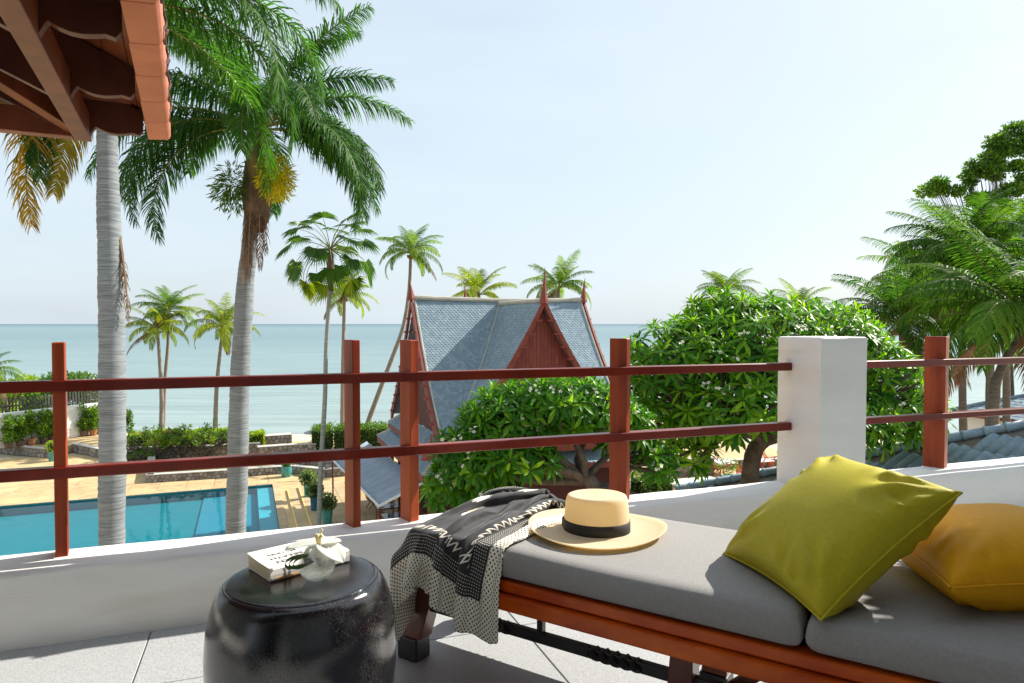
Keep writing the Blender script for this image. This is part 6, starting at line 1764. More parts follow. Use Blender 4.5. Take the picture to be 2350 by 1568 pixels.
# long white stone bench-table and timber loungers
mat('pale_wood', (0.48, 0.33, 0.19), (0.58, 0.42, 0.26), scale=6, rough=0.7, objrand=0.1)
p0 = GS(*zz(290, 955), DZ + 0.62); p1 = GS(*zz(1190, 880), DZ + 0.62); d = (p1 - p0); d.z = 0; Lb = d.length; d = d / Lb
cb = Vector((p0.x, p0.y, DZ)) + d * Lb / 2 + Vector((-d.y, d.x, 0)) * 0.45
table('long white-topped buffet table behind the near stone steps', cb, math.atan2(d.y, d.x), Lb, 1.0, 'white_cloth', 'pale_wood', None, h=0.62, thick=0.07)
def lounger(label, p, rz):
    t = thing('timber_lounger', label, 'lounger', p, rz, 'timber loungers'); X, Y = Vector((1, 0, 0)), Vector((0, 1, 0))
    for i in range(8):
        m = MB(); m.frame((0, 0.1, 0.35 + i * 0.085), X, Y, ZV, ((-0.48, 0.48), (-0.012, 0.012), (-0.028, 0.028))); m.build('back_slat', MATS['pale_wood'], t)
    for sx in (-0.5, 0.5):
        m = MB(); m.frame((sx, 0.1, 0), X, Y, ZV, ((-0.035, 0.035), (-0.035, 0.035), (0, 1.0))); m.build('post', MATS['pale_wood'], t)
    for i in range(6):
        m = MB(); m.frame((0, -0.15 - i * 0.13, 0.33), X, Y, ZV, ((-0.48, 0.48), (-0.055, 0.055), (-0.012, 0.012))); m.build('seat_slat', MATS['pale_wood'], t)
    for sx in (-0.5, 0.5):
        m = MB(); m.frame((sx, -0.45, 0), X, Y, ZV, ((-0.03, 0.03), (-0.6, 0.53), (0.26, 0.32))); m.build('side_rail', MATS['pale_wood'], t)
        m = MB(); m.frame((sx, -1.0, 0), X, Y, ZV, ((-0.03, 0.03), (-0.03, 0.03), (0, 0.26))); m.build('leg', MATS['pale_wood'], t)
ra_ = math.atan2(d.y, d.x)
lounger('slatted timber seat behind the buffet table, left one', GS(*zz(265, 985), DZ) + Vector((-d.y, d.x, 0)) * 1.6, ra_ + math.pi)
lounger('slatted timber seat behind the buffet table, right one', GS(*zz(440, 975), DZ) + Vector((-d.y, d.x, 0)) * 1.6, ra_ + math.pi)
pp = GS(*zz(1290, 985), DZ)
t = thing('flower_pot', 'teal glazed pot of pink flowering stems under the big tree', 'potted plant', pp)
mm = MB(); mm.lathe(pot_profile(0.34, 0.62, 1), 20); mm.build('pot', MATS['teal_glaze'], t, True)
pos, nr, k = blob_points([(0, 0, 1.05, .6, .6, .5), (.4, 0, 1.2, .4, .4, .35), (-.35, 0, 1.25, .4, .4, .35)], 620, 3, 0.2); leaf_cloud('foliage', pos, nr, 0.13, [MATS['shrub_leaf']], 4, t, aspect=.35)
o = leaf_cloud('blossoms', np.repeat(pos[:26], 5, 0), np.repeat(nr[:26], 5, 0), 0.09, [MATS['flower_pink']], 6, t, aspect=.8); kind(o, 'stuff')
# stone walls under and behind the frangipani trees
stone_wall('rough stone garden wall behind the left frangipani tree', [GS(1060, 1262, DZ), GS(1230, 1248, DZ), GS(1420, 1236, DZ), GS(1560, 1232, DZ)], 1.75, 0.5, 11, size=0.42)
stone_wall('stone wall end behind the buffet table under the big tree', [GS(1640, 1196, DZ), GS(1786, 1188, DZ)], 1.05, 0.5, 12, size=0.5)
stone_wall('low sea wall beyond the red chairs', [GS(1780, 1172, DZ), GS(1960, 1168, DZ), GS(2200, 1165, DZ)], 0.5, 0.4, 13, size=0.6)
hedge('dark leafy hedge growing over the stone wall behind the left tree', [GS(1250, 1240, DZ), GS(1420, 1226, DZ), GS(1600, 1222, DZ)], 1.4, DZ + 1.6, DZ + 2.7, 17, 'hedge_leaf', 3600, 0.15, wob=0.18)
hedge('low dark shrub hedge left of the buffet table', [GS(1600, 1245, DZ), GS(1690, 1235, DZ)], 1.2, DZ, DZ + 0.95, 18, 'hedge_leaf', 1600, 0.13, wob=0.15)

# ================================================================ NEAR TILED ROOF beyond the parapet
mat('roof_blue', (0.13, 0.20, 0.255), (0.19, 0.265, 0.32), scale=4, rough=0.55, c3=(0.30, 0.33, 0.33), s3=7, f3=(0.58, 0.75), objrand=0.12, bump=0.15, bscale=30)
HL = AS(1690, 1229, 19.4); HR = AS(2700, 1043, 14.4)
hipd = (HR - HL); 
nroof = thing('tiled_roof', 'near blue-grey roof of curved tiles just beyond the parapet', 'roof', HL)
inv = nroof.matrix_basis.inverted()
run_u = hipd.dot(U); run_v = hipd.dot(V); rise = hipd.z; slope = math.atan2(rise, run_u)
upv = (U * math.cos(slope) + ZV * math.sin(slope)).normalized(); nrv = upv.cross(V).normalized(); nrv = nrv if nrv.z > 0 else -nrv
TL, TWd = 0.60, 0.27
tm = MB(); vs = []; fs = []; KX = 9
for j, y in enumerate((0.0, TL * 1.1)):
    for i in range(KX):
        q = i / (KX - 1); h = 0.055 * max(0, math.sin(math.pi * min(1, q / 0.68))) ** 0.8 if q < 0.68 else -0.012 * math.sin(math.pi * (q - .68) / .32)
        vs.append((q * TWd * 1.06, y, h + (0.022 if j == 0 else 0.0)))
n0 = len(vs)
for i in range(KX): v_ = vs[i]; vs.append((v_[0], v_[1], v_[2] - 0.022))
fs = [(i, i + 1, KX + i + 1, KX + i) for i in range(KX - 1)] + [(n0 + i, n0 + i + 1, i + 1, i) for i in range(KX - 1)]
tm.add(vs, fs); tme = tm.mesh('roof_tile', MATS['roof_blue'], True)
Ls = run_u / math.cos(slope)
Rt = Matrix((( -V.x, upv.x, nrv.x, 0), (-V.y, upv.y, nrv.y, 0), (-V.z, upv.z, nrv.z, 0), (0, 0, 0, 1)))
cnt = 0
for r_ in range(0, int(Ls / TL) + 1):
    s_ = r_ * TL; frac = (s_ + TL) / Ls; vhip = run_v * min(1, frac)       # hip position in V at this height (negative: towards us)
    for c_ in range(0, 15):
        vv = vhip - 0.05 - c_ * TWd
        vv = math.floor(vv / TWd) * TWd
        P = HL + upv * s_ + V * vv
        # only tiles the parapet leaves in view
        y_ = P.y; zlim = EYE - (EYE - 0.25) * (P.dot(V)) / 2.80
        if P.z + 0.5 < zlim - 0.2: continue
        link('roof_tile', tme, nroof, inv @ Matrix.Translation(P) @ Rt); cnt += 1
# hip cap tiles
cl = hipd.length; cd = hipd / cl; nc = int(cl / 0.42)
cm = MB(); cm.lathe([(0.105, 0.0), (0.125, 0.012), (0.125, 0.05), (0.105, 0.065), (0.098, 0.44)], 14, cap=True); cme = cm.mesh('hip_cap', MATS['roof_blue'], True)
qr = cd.to_track_quat('Z', 'Y').to_matrix().to_4x4()
for i in range(nc):
    link('hip_cap', cme, nroof, inv @ Matrix.Translation(HL + cd * (i * 0.42) + ZV * 0.07) @ qr)
m = MB(); q0 = HL; q1 = HR
B0 = HL - V * 9; B1 = HR - V * (9 + run_v)
m.add([HL - nrv * .03, HR - nrv * .03, B1 - nrv * .03, B0 - nrv * .03], [(0, 1, 2, 3)])
far_l = HL + U * 6 + V * 0; 
m.add([HL - ZV * .04, HR - ZV * .04, HR + V * 7 - ZV * 2.2 + U * 2, HL + V * 0.2 + U * 8 - ZV * 0.2], [(3, 2, 1, 0)])
link('roof_base', m.mesh('roof_base', MATS['mortar']), nroof, inv.copy())
m = MB(); m.frame(HL - ZV * 0.0, U, V, ZV, ((0.25, 9), (-9, -0.3), (DZ - HL.z, -0.25))); link('wall', m.mesh('wall', MATS['plaster']), nroof, inv.copy())

# ================================================================ FAR HOUSE at the right
FL = Vector((26.4, 41.2, -4.25))
fh = thing('garden_house', 'white garden house with grey tiled hip roof behind the right palms', 'house', (FL.x + 3, FL.y - 4, DZ))
inv = fh.matrix_basis.inverted()
fu, fv = U, V
E4 = [FL, FL - fv * 11, FL - fv * 11 + fu * 9, FL + fu * 9]
R0, R1 = FL + fu * 3.9 - fv * 3.6 + ZV * 1.55, FL + fu * 3.9 - fv * 7.0 + ZV * 1.55
def tiles_on(a, b, c, d, nm):
    """roof face a-b eave, c-d ridge side, as rows of small curved tiles (joined)"""
    tm = MB(); dr = (b - a).normalized(); L_ = (b - a).length; nn = (b - a).cross(d - a).normalized(); nn = nn if nn.z > 0 else -nn
    up = (d - a) - dr * (d - a).dot(dr); H_ = up.length; up = up / H_; s0 = (d - a).dot(dr); s1 = L_ - (c - a).dot(dr); rows = int(H_ / 0.34); rr = random.Random(3)
    for r_ in range(rows):
        h = H_ * r_ / rows; x0 = s0 * h / H_; x1 = L_ - s1 * h / H_; k = int((x1 - x0) / 0.30)
        for i in range(k):
            P = a + up * h + dr * (x0 + i * (x1 - x0) / k); w = (x1 - x0) / k; vs = []
            for j, yy in enumerate((0, H_ / rows * 1.05)):
                for q in range(5): vs.append(P + dr * (w * q / 4) + up * yy + nn * (0.035 * math.sin(math.pi * q / 4) + (0.018 if j == 0 else 0.0)))
            tm.add(vs, [(q, q + 1, q + 6, q + 5) for q in range(4)], 0, rr.random() * .98)
    me = tm.mesh(nm, MATS['slate_tile'], False, True); o = link(nm, me, fh, inv.copy()); kind(o, 'stuff')
faces = [(E4[0], E4[1], R1, R0), (E4[1], E4[2], R1, R1), (E4[2], E4[3], R0, R1), (E4[3], E4[0], R0, R0)]
m = MB()
for a, b, c, d in faces: m.add([a, b, c] if (c - d).length < .01 else [a, b, c, d], [(0, 1, 2)] if (c - d).length < .01 else [(0, 1, 2, 3)])
link('roof_base', m.mesh('roof_base', MATS['slate_blue']), fh, inv.copy())
tiles_on(*faces[0], 'roof_tiles'); tiles_on(*faces[1], 'roof_tiles'); tiles_on(*faces[3], 'roof_tiles')
for a, b in ((E4[0], R0), (E4[1], R1), (R0, R1), (E4[3], R0), (E4[2], R1)):
    m = MB(); m.tube([a + ZV * .05, b + ZV * .05], 0.13, 8); link('hip_cap', m.mesh('hip_cap', MATS['roof_blue'], True), fh, inv.copy())
m = MB(); m.frame(FL, fu, fv, ZV, ((0.6, 8.4), (-10.4, -0.6), (DZ - FL.z, -0.02))); link('wall', m.mesh('wall', MATS['white_wall']), fh, inv.copy())
for k in range(4):
    a, b = E4[k], E4[(k + 1) % 4]; m = MB(); m.bar(a - ZV * .08, b - ZV * .08, 0.06, 0.16); link('fascia', m.mesh('fascia', MATS['house_red']), fh, inv.copy())
# ================================================================ PALMS
def ground_at(px, Y, z=DZ):
    p = AS(px, 1200, Y); return Vector((p.x, Y, z))
def tr(pts, Y, z=DZ, basepx=None):
    """trunk points: the foot on the ground, then points along the lines of sight at the distance Y"""
    out = [Vector((AS(pts[0][0], pts[0][1], Y).x, Y, z))]
    for (x, y) in pts[1:]: out.append(AS(x, y, Y))
    return out
coconut('leaning twin coconut palm, left stem with lower crown', tr([(402, 1090), (404, 1000), (399, 900), (393, 824)], 55), 0.15, 3.3, 22, 1, 'coco_yellow')
coconut('leaning twin coconut palm, right stem with taller crown', tr([(407, 1090), (412, 960), (420, 860), (421, 780)], 56), 0.14, 3.2, 20, 2, 'coco_leaf')
coconut('single coconut palm right of the twin palms behind the bushes', tr([(537, 1090), (541, 980), (548, 900), (557, 819)], 55), 0.15, 3.5, 24, 3, 'coco_yellow')
coconut('coconut palm standing just behind the slim fan palm', tr([(856, 1095), (857, 950), (859, 830), (861, 742)], 60), 0.17, 3.3, 22, 4, 'coco_yellow')
coconut('tall coconut palm with long curved trunk beside the house gable', tr([(905, 1100), (920, 1055), (956, 958), (984, 885), (1008, 816), (1022, 730), (1027, 634)], 55), 0.17, 3.3, 24, 5, 'coco_leaf', nuts=6)
coconut('bright yellow green coconut palm behind the left of the ridge', tr([(1190, 1090), (1194, 900), (1197, 738)], 52), 0.16, 3.4, 20, 6, 'coco_yellow', nuts=0)
coconut('dark green coconut palm behind the right of the ridge', tr([(1392, 1090), (1394, 900), (1396, 722)], 52), 0.16, 3.4, 22, 7, 'coco_leaf', nuts=0)
coconut('small coconut palm showing above the big frangipani crown', tr([(1815, 1080), (1815, 900), (1814, 730)], 60), 0.16, 3.4, 20, 8, 'coco_leaf', dry=3, nuts=0)
coconut('low coconut palm behind the right shoulder of the frangipani', tr([(2010, 1070), (2005, 900), (2000, 775)], 50), 0.16, 3.2, 18, 9, 'coco_leaf', dry=2, nuts=0)
coconut('coconut palm at the left picture edge beyond the white wall', tr([(-45, 1120), (-44, 1000), (-42, 940)], 58), 0.16, 3.6, 20, 10, 'coco_leaf', nuts=0)
RG = 'large coconut palms at the right'
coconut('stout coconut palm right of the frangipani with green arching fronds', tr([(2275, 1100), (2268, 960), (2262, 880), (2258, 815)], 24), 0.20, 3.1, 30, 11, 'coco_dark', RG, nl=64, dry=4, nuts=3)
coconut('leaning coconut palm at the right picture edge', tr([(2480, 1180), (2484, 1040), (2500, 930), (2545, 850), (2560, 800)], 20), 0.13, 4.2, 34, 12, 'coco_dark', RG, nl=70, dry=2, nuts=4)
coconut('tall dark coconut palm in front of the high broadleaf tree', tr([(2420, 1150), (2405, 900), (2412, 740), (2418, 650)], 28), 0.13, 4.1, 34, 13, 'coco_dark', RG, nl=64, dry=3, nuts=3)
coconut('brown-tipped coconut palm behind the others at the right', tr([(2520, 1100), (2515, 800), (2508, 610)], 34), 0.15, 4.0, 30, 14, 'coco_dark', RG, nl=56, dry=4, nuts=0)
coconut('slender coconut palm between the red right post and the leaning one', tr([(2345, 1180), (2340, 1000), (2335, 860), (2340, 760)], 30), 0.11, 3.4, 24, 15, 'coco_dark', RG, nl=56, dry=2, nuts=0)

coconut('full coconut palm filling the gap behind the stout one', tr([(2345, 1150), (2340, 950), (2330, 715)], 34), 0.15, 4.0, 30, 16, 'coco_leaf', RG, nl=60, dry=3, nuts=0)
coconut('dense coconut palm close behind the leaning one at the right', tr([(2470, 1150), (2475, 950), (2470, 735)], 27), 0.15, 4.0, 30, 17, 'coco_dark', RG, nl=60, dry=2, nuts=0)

# big feather palms in front
def feather_palm(label, trunk, rads, fl, specs, seed, extra=None, gold=()):
    base = Vector(trunk[0]); t = thing('feather_palm', label, 'palm tree', base, 0, 'tall feather palms by the pool'); off = -base
    rr = random.Random(seed)
    cv = trunk_curve(trunk, 150); n = len(cv)
    rad_ = []
    for i in range(n):
        q = i / (n - 1) * (len(rads) - 1); k = min(int(q), len(rads) - 2); r = rads[k] + (rads[k + 1] - rads[k]) * (q - k)
        rad_.append(r * (1 + (0.020 if i % 2 else -0.012) + rr.uniform(-.012, .012) + 0.022 * math.sin(i * 0.31 + seed) + 0.014 * math.sin(i * 0.83)))
    m = MB(); m.tube([p + off for p in cv], rad_, 20, jit=0.012, rng=rr); m.build('trunk', MATS['royal_bark'], t, True)
    loc = cv[-1] + off
    for i, (az, e0, dr, L_, yw) in enumerate(specs):
        mt = MATS['gold_leaf'] if i in gold else MATS['royal_leaf']
        me = frond_mesh('frond', fl * L_, rad(e0), rad(dr), 165, fl * 0.24, fl * 0.0082, 0.60, seed * 50 + i, [mt, MATS['rachis']], plum=0.65, up=0.15, yaw=yw, pw=1.15, start=0.16, r0=0.035)
        link('frond', me, t, Matrix.Translation(loc) @ aim(rad(az), rr.uniform(-.2, .2)))
    return t, loc, off
# azimuth 0 = towards the right, 90 = away, 180 = left, 270 = towards us
P2Y = 17.0
p2pts = [Vector((AS(586, 1330, P2Y).x, P2Y, DZ))] + [AS(x / K, y / K, P2Y) for x, y in ((541, 1220), (545, 1100), (548, 950), (554, 800), (564, 640), (573, 560), (588, 300))]
p2pts[0] = Vector((p2pts[1].x - 0.05, P2Y, DZ))
S2_ = [(185, 25, 148, 1.2, 0), (170, 12, 128, 1.15, 0), (355, 25, 146, 1.12, 0), (8, 8, 122, 1.0, 0), (5, 40, 78, 1.0, 0.1), (20, 58, 70, 1.0, 0), (350, 70, 45, 1.05, 0.1), (200, 84, 30, 1.05, 0), (160, 66, 60, 1.05, 0), (180, 52, 105, 1.15, 0), (190, 30, 112, 1.15, 0.1), (172, 20, 108, 1.05, -.1), (330, 18, 105, 1.05, 0), (352, 22, 112, 1.05, -.1), (310, 40, 110, 1.0, 0), (40, 30, 100, 1.0, 0), (70, 45, 80, 1, 0), (110, 60, 70, 1, 0), (140, 35, 100, 1, 0), (230, 45, 110, 1.0, 0), (260, 60, 95, 0.95, 0), (285, 30, 118, 1.0, 0), (30, 75, 60, 1.0, 0), (100, 20, 105, 1, 0), (215, 15, 110, 1.0, 0), (15, 10, 95, 0.95, 0.2), (345, 2, 90, 1.0, 0)]
fp2, loc2, off2 = feather_palm('tall feather palm with full green crown left of centre', p2pts, [0.25, 0.245, 0.25, 0.238, 0.225, 0.205, 0.19, 0.15], 4.1, S2_, 3)
# hanging dead frond skirt, fibre mass and flower sprays
def hanging(name, az, L_, matn, seed, parent, loc, e0=-62, dr=28, stalk='dry_stalk', nl=60, ll=0.42, hang=0.9, w=0.022):
    me = frond_mesh(name, L_, rad(e0), rad(dr), nl, ll, w, hang, seed, [MATS[matn], MATS[stalk]], plum=0.6, up=-0.2, start=0.10, r0=0.03, fwd=0.9)
    return link(name, me, parent, Matrix.Translation(loc) @ aim(rad(az)))
for i, (az, L_) in enumerate(((260, 3.4), (300, 3.0), (205, 2.6), (230, 3.2), (340, 2.3))):
    hanging('dead_frond', az, L_, 'dry_leaf', 300 + i, fp2, loc2 + Vector((0, 0, -0.35 - .1 * i)), e0=-78, dr=12, ll=0.5)
m = MB(); m.lathe([(0.17, -1.9), (0.30, -1.5), (0.36, -1.0), (0.30, -0.4), (0.22, 0.0), (0.15, 0.5)], 14); mat('fibre', (0.10, 0.065, 0.05), (0.20, 0.135, 0.09), scale=6, stretch=(3, 3, 0.4), rough=1.0, bump=0.8, bscale=20, bdist=0.06)
q = m.build('fibre_sheath', MATS['fibre'], fp2, True); q.location = loc2 + Vector((0.0, 0, -0.6))
mat('green_shaft', (0.10, 0.115, 0.025), (0.19, 0.14, 0.05), scale=4, stretch=(2, 2, .4), rough=0.6)
m = MB(); m.lathe([(0.20, -1.2), (0.215, -0.6), (0.18, 0.0), (0.10, 0.3)], 14); q = m.build('crownshaft', MATS['green_shaft'], fp2, True); q.location = loc2 + Vector((0.02, -0.12, -0.1))
rs = np.random.RandomState(4)
def spray(center, r, n, leafm, size, seed, nm='flower_spray'):
    pos, nr, k = blob_points([(*center, r, r, r * 1.25)], n, seed, 0.1); nr = nrm(nr + np.array([0, 0, -.6]))
    return leaf_cloud(nm, pos, nr, size, [MATS[leafm]], seed, fp2, aspect=0.16, jitter=0.4)
spray((loc2.x + 0.66, loc2.y - 0.55, loc2.z - 1.30), 0.42, 1300, 'spray_yellow', 0.18, 31)
spray((loc2.x - 0.50, loc2.y - 0.2, loc2.z - 1.45), 0.48, 900, 'hedge_leaf', 0.20, 32)
P1Y = 12.2
p1pts = [Vector((0, 0, 0))] + [AS(x / K, y / K, P1Y) for x, y in ((257, 1250), (258, 1050), (257, 850), (255, 650), (249, 480), (246, 330), (246, 120), (250, 20))]
p1pts[0] = Vector((p1pts[1].x, P1Y, DZ))
S1_ = [(158, -15, 78, 1.3, 0), (183, -22, 70, 1.25, 0), (130, -5, 95, 1.15, 0), (235, -8, 90, 1.05, 0), (150, 0, 100, 1.1, 0), (48, 5, 105, 1.2, 0), (10, 65, 140, 1.3, .1), (0, 55, 120, 1.15, 0), (15, 38, 130, 1.2, 0), (345, 30, 130, 1.15, .1), (30, 60, 100, 1.1, 0), (180, 30, 125, 1.1, 0), (195, 15, 115, 1.1, 0), (165, 10, 110, 1.1, 0), (150, 40, 110, 1.1, 0), (90, 50, 90, 1, 0), (60, 30, 110, 1, 0), (120, 20, 110, 1, 0), (270, 60, 80, .9, 0), (225, 30, 110, 1.0, 0), (315, 45, 110, 1.0, 0), (350, 75, 60, 1, 0), (200, 80, 40, 1, 0), (5, 12, 112, 1.15, .15), (355, 66, 112, 1.2, 0.05), (140, 8, 105, 1.05, 0)]
fp1, loc1, off1 = feather_palm('nearer feather palm whose grey trunk rises behind the eave', p1pts, [0.225, 0.215, 0.22, 0.215, 0.21, 0.185, 0.165, 0.15, 0.12], 4.0, S1_, 5, gold=(0, 1, 2))
hanging('dead_frond', 340, 1.6, 'dry_leaf', 320, fp1, AS(275 / K, 545 / K, P1Y) + off1, e0=-80, dr=8, ll=0.22, nl=40, w=0.016)

# slim fan palm
def fan_palm(label, trunk, r):
    base = Vector(trunk[0]); t = thing('fan_palm', label, 'palm tree', base); off = -base; cv = trunk_curve(trunk, 60)
    m = MB(); n = len(cv); m.tube([p + off for p in cv], [r * (1.15 - .4 * i / (n - 1)) * (1 + .04 * (i % 2)) for i in range(n)], 12)
    mat('fan_bark', (0.20, 0.23, 0.20), (0.34, 0.37, 0.33), scale=2, stretch=(1, 1, 8), rough=0.9, bump=0.4, bscale=6, bdist=.03); m.build('trunk', MATS['fan_bark'], t, True)
    loc = cv[-1] + off; rr = random.Random(7)
    m = MB(); m.lathe([(0.13, -1.35), (0.20, -0.9), (0.22, -0.3), (0.16, 0.2), (0.05, 0.5)], 10); q = m.build('fibre_sheath', MATS['fibre'], t, True); q.location = loc + Vector((0, 0, -0.45)); q.scale = (.8, .8, 1)
    def fan_mesh(L_, e0, dr, R_, seed, leaf):
        rs_ = np.random.RandomState(seed); m = MB(); s = np.linspace(0, 1, 12); ang = rad(e0) - rad(dr) * s ** 1.4
        d = np.stack([np.cos(ang), 0 * ang, np.sin(ang)], -1); P = np.vstack([[0, 0, 0], np.cumsum(d[:-1] * L_ / 11, 0)])
        m.tube([Vector(p) for p in P], [0.022 - 0.011 * q for q in s], 5, mi=1)
        end = P[-1]; T = d[-1]; side = np.array([0, 1.0, 0]); up = np.cross(T, side); up = up if up[2] > 0 else -up
        k = 26; vs = []; fs = []
        for i in range(k):
            th = rad(-112 + 224 * (i + .5) / k); dth = rad(224 / k) * 0.52; Rl = R_ * (0.78 + 0.22 * math.cos(th * .7)) * rs_.uniform(.92, 1.04)
            D = T * math.cos(th) + side * math.sin(th); q = -T * math.sin(th) + side * math.cos(th)
            w = Rl * 0.55 * math.tan(dth)
            dro = np.array([0, 0, -1.0]) * Rl * 0.26
            mid = end + D * Rl * .55; b = len(vs)
            vs += [end, mid + q * w + up * 0.02 - np.array([0, 0, .03]) * Rl, mid - up * 0.025 - np.array([0, 0, .03]) * Rl, mid - q * w + up * 0.02 - np.array([0, 0, .03]) * Rl, end + D * Rl * .95 + dro * rs_.uniform(.6, 1.4)]
            fs += [(b, b + 1, b + 2), (b, b + 2, b + 3), (b + 1, b + 4, b + 2), (b + 2, b + 4, b + 3)]
        m.arrays(np.array(vs), fs, 0, np.repeat(rs_.uniform(0, .6, k), 5))
        return m.mesh('fan_leaf', [MATS[leaf], MATS['rachis']], False, True)
    spec = []
    for i in range(30):
        age = (i + .5) / 30; spec.append((i * 137.5 + rr.uniform(-15, 15), 80 - 110 * age + rr.uniform(-8, 8), 40 + 60 * age, 1.15 + .35 * age, age))
    for i, (az, e0, dr, L_, age) in enumerate(spec):
        leaf = 'dry_leaf' if age > .97 else ('coco_yellow' if age > .82 else 'fan_leaf')
        link('fan_leaf', fan_mesh(L_ * 1.4, e0, dr, 0.84, 500 + i, leaf), t, Matrix.Translation(loc) @ aim(rad(az), rr.uniform(-.3, .3)))
    return t
fan_palm('slim fan palm with round pleated leaves on a green trunk', [Vector((AS(797, 1306, 30).x - .05, 30, DZ))] + [AS(x, y, 30) for x, y in ((797, 1306), (803, 1150), (812, 1000), (815, 875), (824, 720), (826, 625))], 0.10)

# ================================================================ FRANGIPANI TREES
def plum_leaf_arrays():
    xs = [0.0, 0.16, 0.38, 0.62, 0.84]; ws = [0.012, 0.060, 0.105, 0.118, 0.072]; zs = [0, 0.02, 0.025, 0.0, -0.055]
    vs = []
    for x, w, z in zip(xs, ws, zs): vs += [(x, w, z + w * 0.28), (x, 0, z), (x, -w, z + w * 0.28)]
    vs.append((1.0, 0, -0.11)); fs = []
    for i in range(4):
        a = i * 3; b = a + 3; fs += [(a, a + 1, b + 1, b), (a + 1, a + 2, b + 2, b + 1)]
    fs += [(12, 13, 15), (13, 14, 15)]
    return np.array(vs), fs
PLV, PLF = plum_leaf_arrays()
mm = MB(); mm.arrays(PLV, PLF, 0); PLUM_ME = mm.mesh('leaf', MATS['plum_leaf'], True, True)
def flower_mesh():
    m = MB()
    for k in range(5):
        a = k * 2 * math.pi / 5; d = Vector((math.cos(a), math.sin(a), 0)); s = Vector((-math.sin(a), math.cos(a), 0))
        m.add([Vector((0, 0, 0)) + d * .1, d * .55 + s * .3 + ZV * .10, d * 1.0 + s * .1 + ZV * .06, d * .62 - s * .24 + ZV * .16], [(0, 1, 2, 3)], 0)
        m.add([Vector((0, 0, 0.04)), d * .34 + s * .15 + ZV * .10, d * .34 - s * .13 + ZV * .11], [(0, 1, 2)], 1)
    return m.mesh('flower', [MATS['flower_white'], MATS['flower_yellow']])
FLOWER_ME = flower_mesh()
def frangipani(label, base, blobs, nros, leaf_len, seed, trunk_pts, trunk_r, nflow, fsize=0.05, clump=None):
    t = thing('frangipani_tree', label, 'tree', base, 0, 'frangipani trees beyond the parapet')
    rs = np.random.RandomState(seed); B = np.array(blobs, float)
    # rosette tips on the union of the blobs, evenly spread by rejection
    tips = []; nors = []
    tries = 0
    area = (B[:, 3] * B[:, 4] + B[:, 3] * B[:, 5] + B[:, 4] * B[:, 5]); pr = area / area.sum()
    mind = leaf_len * 0.62
    while len(tips) < nros and tries < nros * 60:
        tries += 1; k = rs.choice(len(B), p=pr); d = rs.normal(0, 1, 3); d /= np.linalg.norm(d)
        if d[2] < -0.55: continue
        q = rs.uniform(0.86, 1.04) if rs.rand() < 0.8 else rs.uniform(0.55, 0.85)
        p = B[k, :3] + d * B[k, 3:] * q
        e = ((p - B[:, :3]) / B[:, 3:]); ins = (np.sum(e * e, 1) < 0.62); ins[k] = False
        if ins.any(): continue
        if tips and np.min(np.sum((np.array(tips) - p) ** 2, 1)) < mind ** 2: continue
        tips.append(p); nn = d / B[k, 3:]; nn /= np.linalg.norm(nn); nors.append(nn)
    tips = np.array(tips); nors = np.array(nors); cam_p = np.array([0, 0, EYE])
    mats_ = []; score = []; rv = []
    for p, nn in zip(tips, nors):
        ax = nn * 0.75 + np.array([0, 0, 0.62]); ax /= np.linalg.norm(ax)
        a0 = np.cross(ax, [0.3, 0.5, 0.81]); a0 /= np.linalg.norm(a0); b0 = np.cross(ax, a0)
        kk = rs.randint(13, 18); rvv = rs.uniform(0, 0.6)
        tc = cam_p - p; tc /= np.linalg.norm(tc); sc_ = float(np.dot(nn, tc))
        for i in range(kk):
            g = i * 2.39996; sp = rad(24 + 82 * (i / kk) + rs.uniform(-8, 8))
            d = (a0 * math.cos(g) + b0 * math.sin(g)) * math.sin(sp) + ax * math.cos(sp)
            d = d + np.array([0, 0, -0.10 - 0.28 * (i / kk)]); d /= np.linalg.norm(d)
            y = np.cross(ax, d); y /= (np.linalg.norm(y) + 1e-9); z = np.cross(d, y)
            L_ = leaf_len * (0.55 + 0.5 * min(1, i / kk * 1.6)) * rs.uniform(.85, 1.12)
            M = np.eye(4); M[:3, 0] = d * L_; M[:3, 1] = y * L_ * rs.uniform(.9, 1.15); M[:3, 2] = z * L_; M[:3, 3] = p + d * 0.03
            mats_.append(M); score.append(sc_ + rs.uniform(0, .05)); rv.append((rvv + rs.uniform(0, .38)) % 0.99)
    order = np.argsort(-np.array(score)); inv = t.matrix_basis.inverted()
    dist_ok = [i for i in order]
    vis = dist_ok[:300]; rest = dist_ok[300:]
    for i in vis: link('leaf', PLUM_ME, t, inv @ Matrix(mats_[i].tolist()))
    MM = np.array([mats_[i] for i in rest]); n = len(MM); off = np.array([base.x, base.y, base.z])
    Vv = np.einsum('nij,kj->nki', MM[:, :3, :3], PLV) + MM[:, None, :3, 3] - off
    nv = len(PLV); faces = [tuple(b * nv + q for q in f) for b in range(n) for f in PLF]
    m = MB(); m.arrays(Vv.reshape(-1, 3), faces, 0, np.repeat(np.array([rv[i] for i in rest]), nv))
    o = m.build('crown', MATS['plum_leaf'], t, True, True); kind(o, 'stuff')
    # wood
    tp = [Vector(p) - base for p in trunk_pts]; m = MB(); rr = random.Random(seed)
    cv = trunk_curve(tp, 14); m.tube(cv, [trunk_r * (1.15 - .35 * i / (len(cv) - 1)) for i in range(len(cv))], 12, jit=0.07, rng=rr); m.build('trunk', MATS['dark_bark'], t, True)
    top = cv[-1]; nl = 9
    lt = tips[rs.choice(len(tips), nl, replace=False)] - off; 
    asg = np.argmin(np.linalg.norm((tips - off)[:, None] - lt[None], axis=-1), 1)
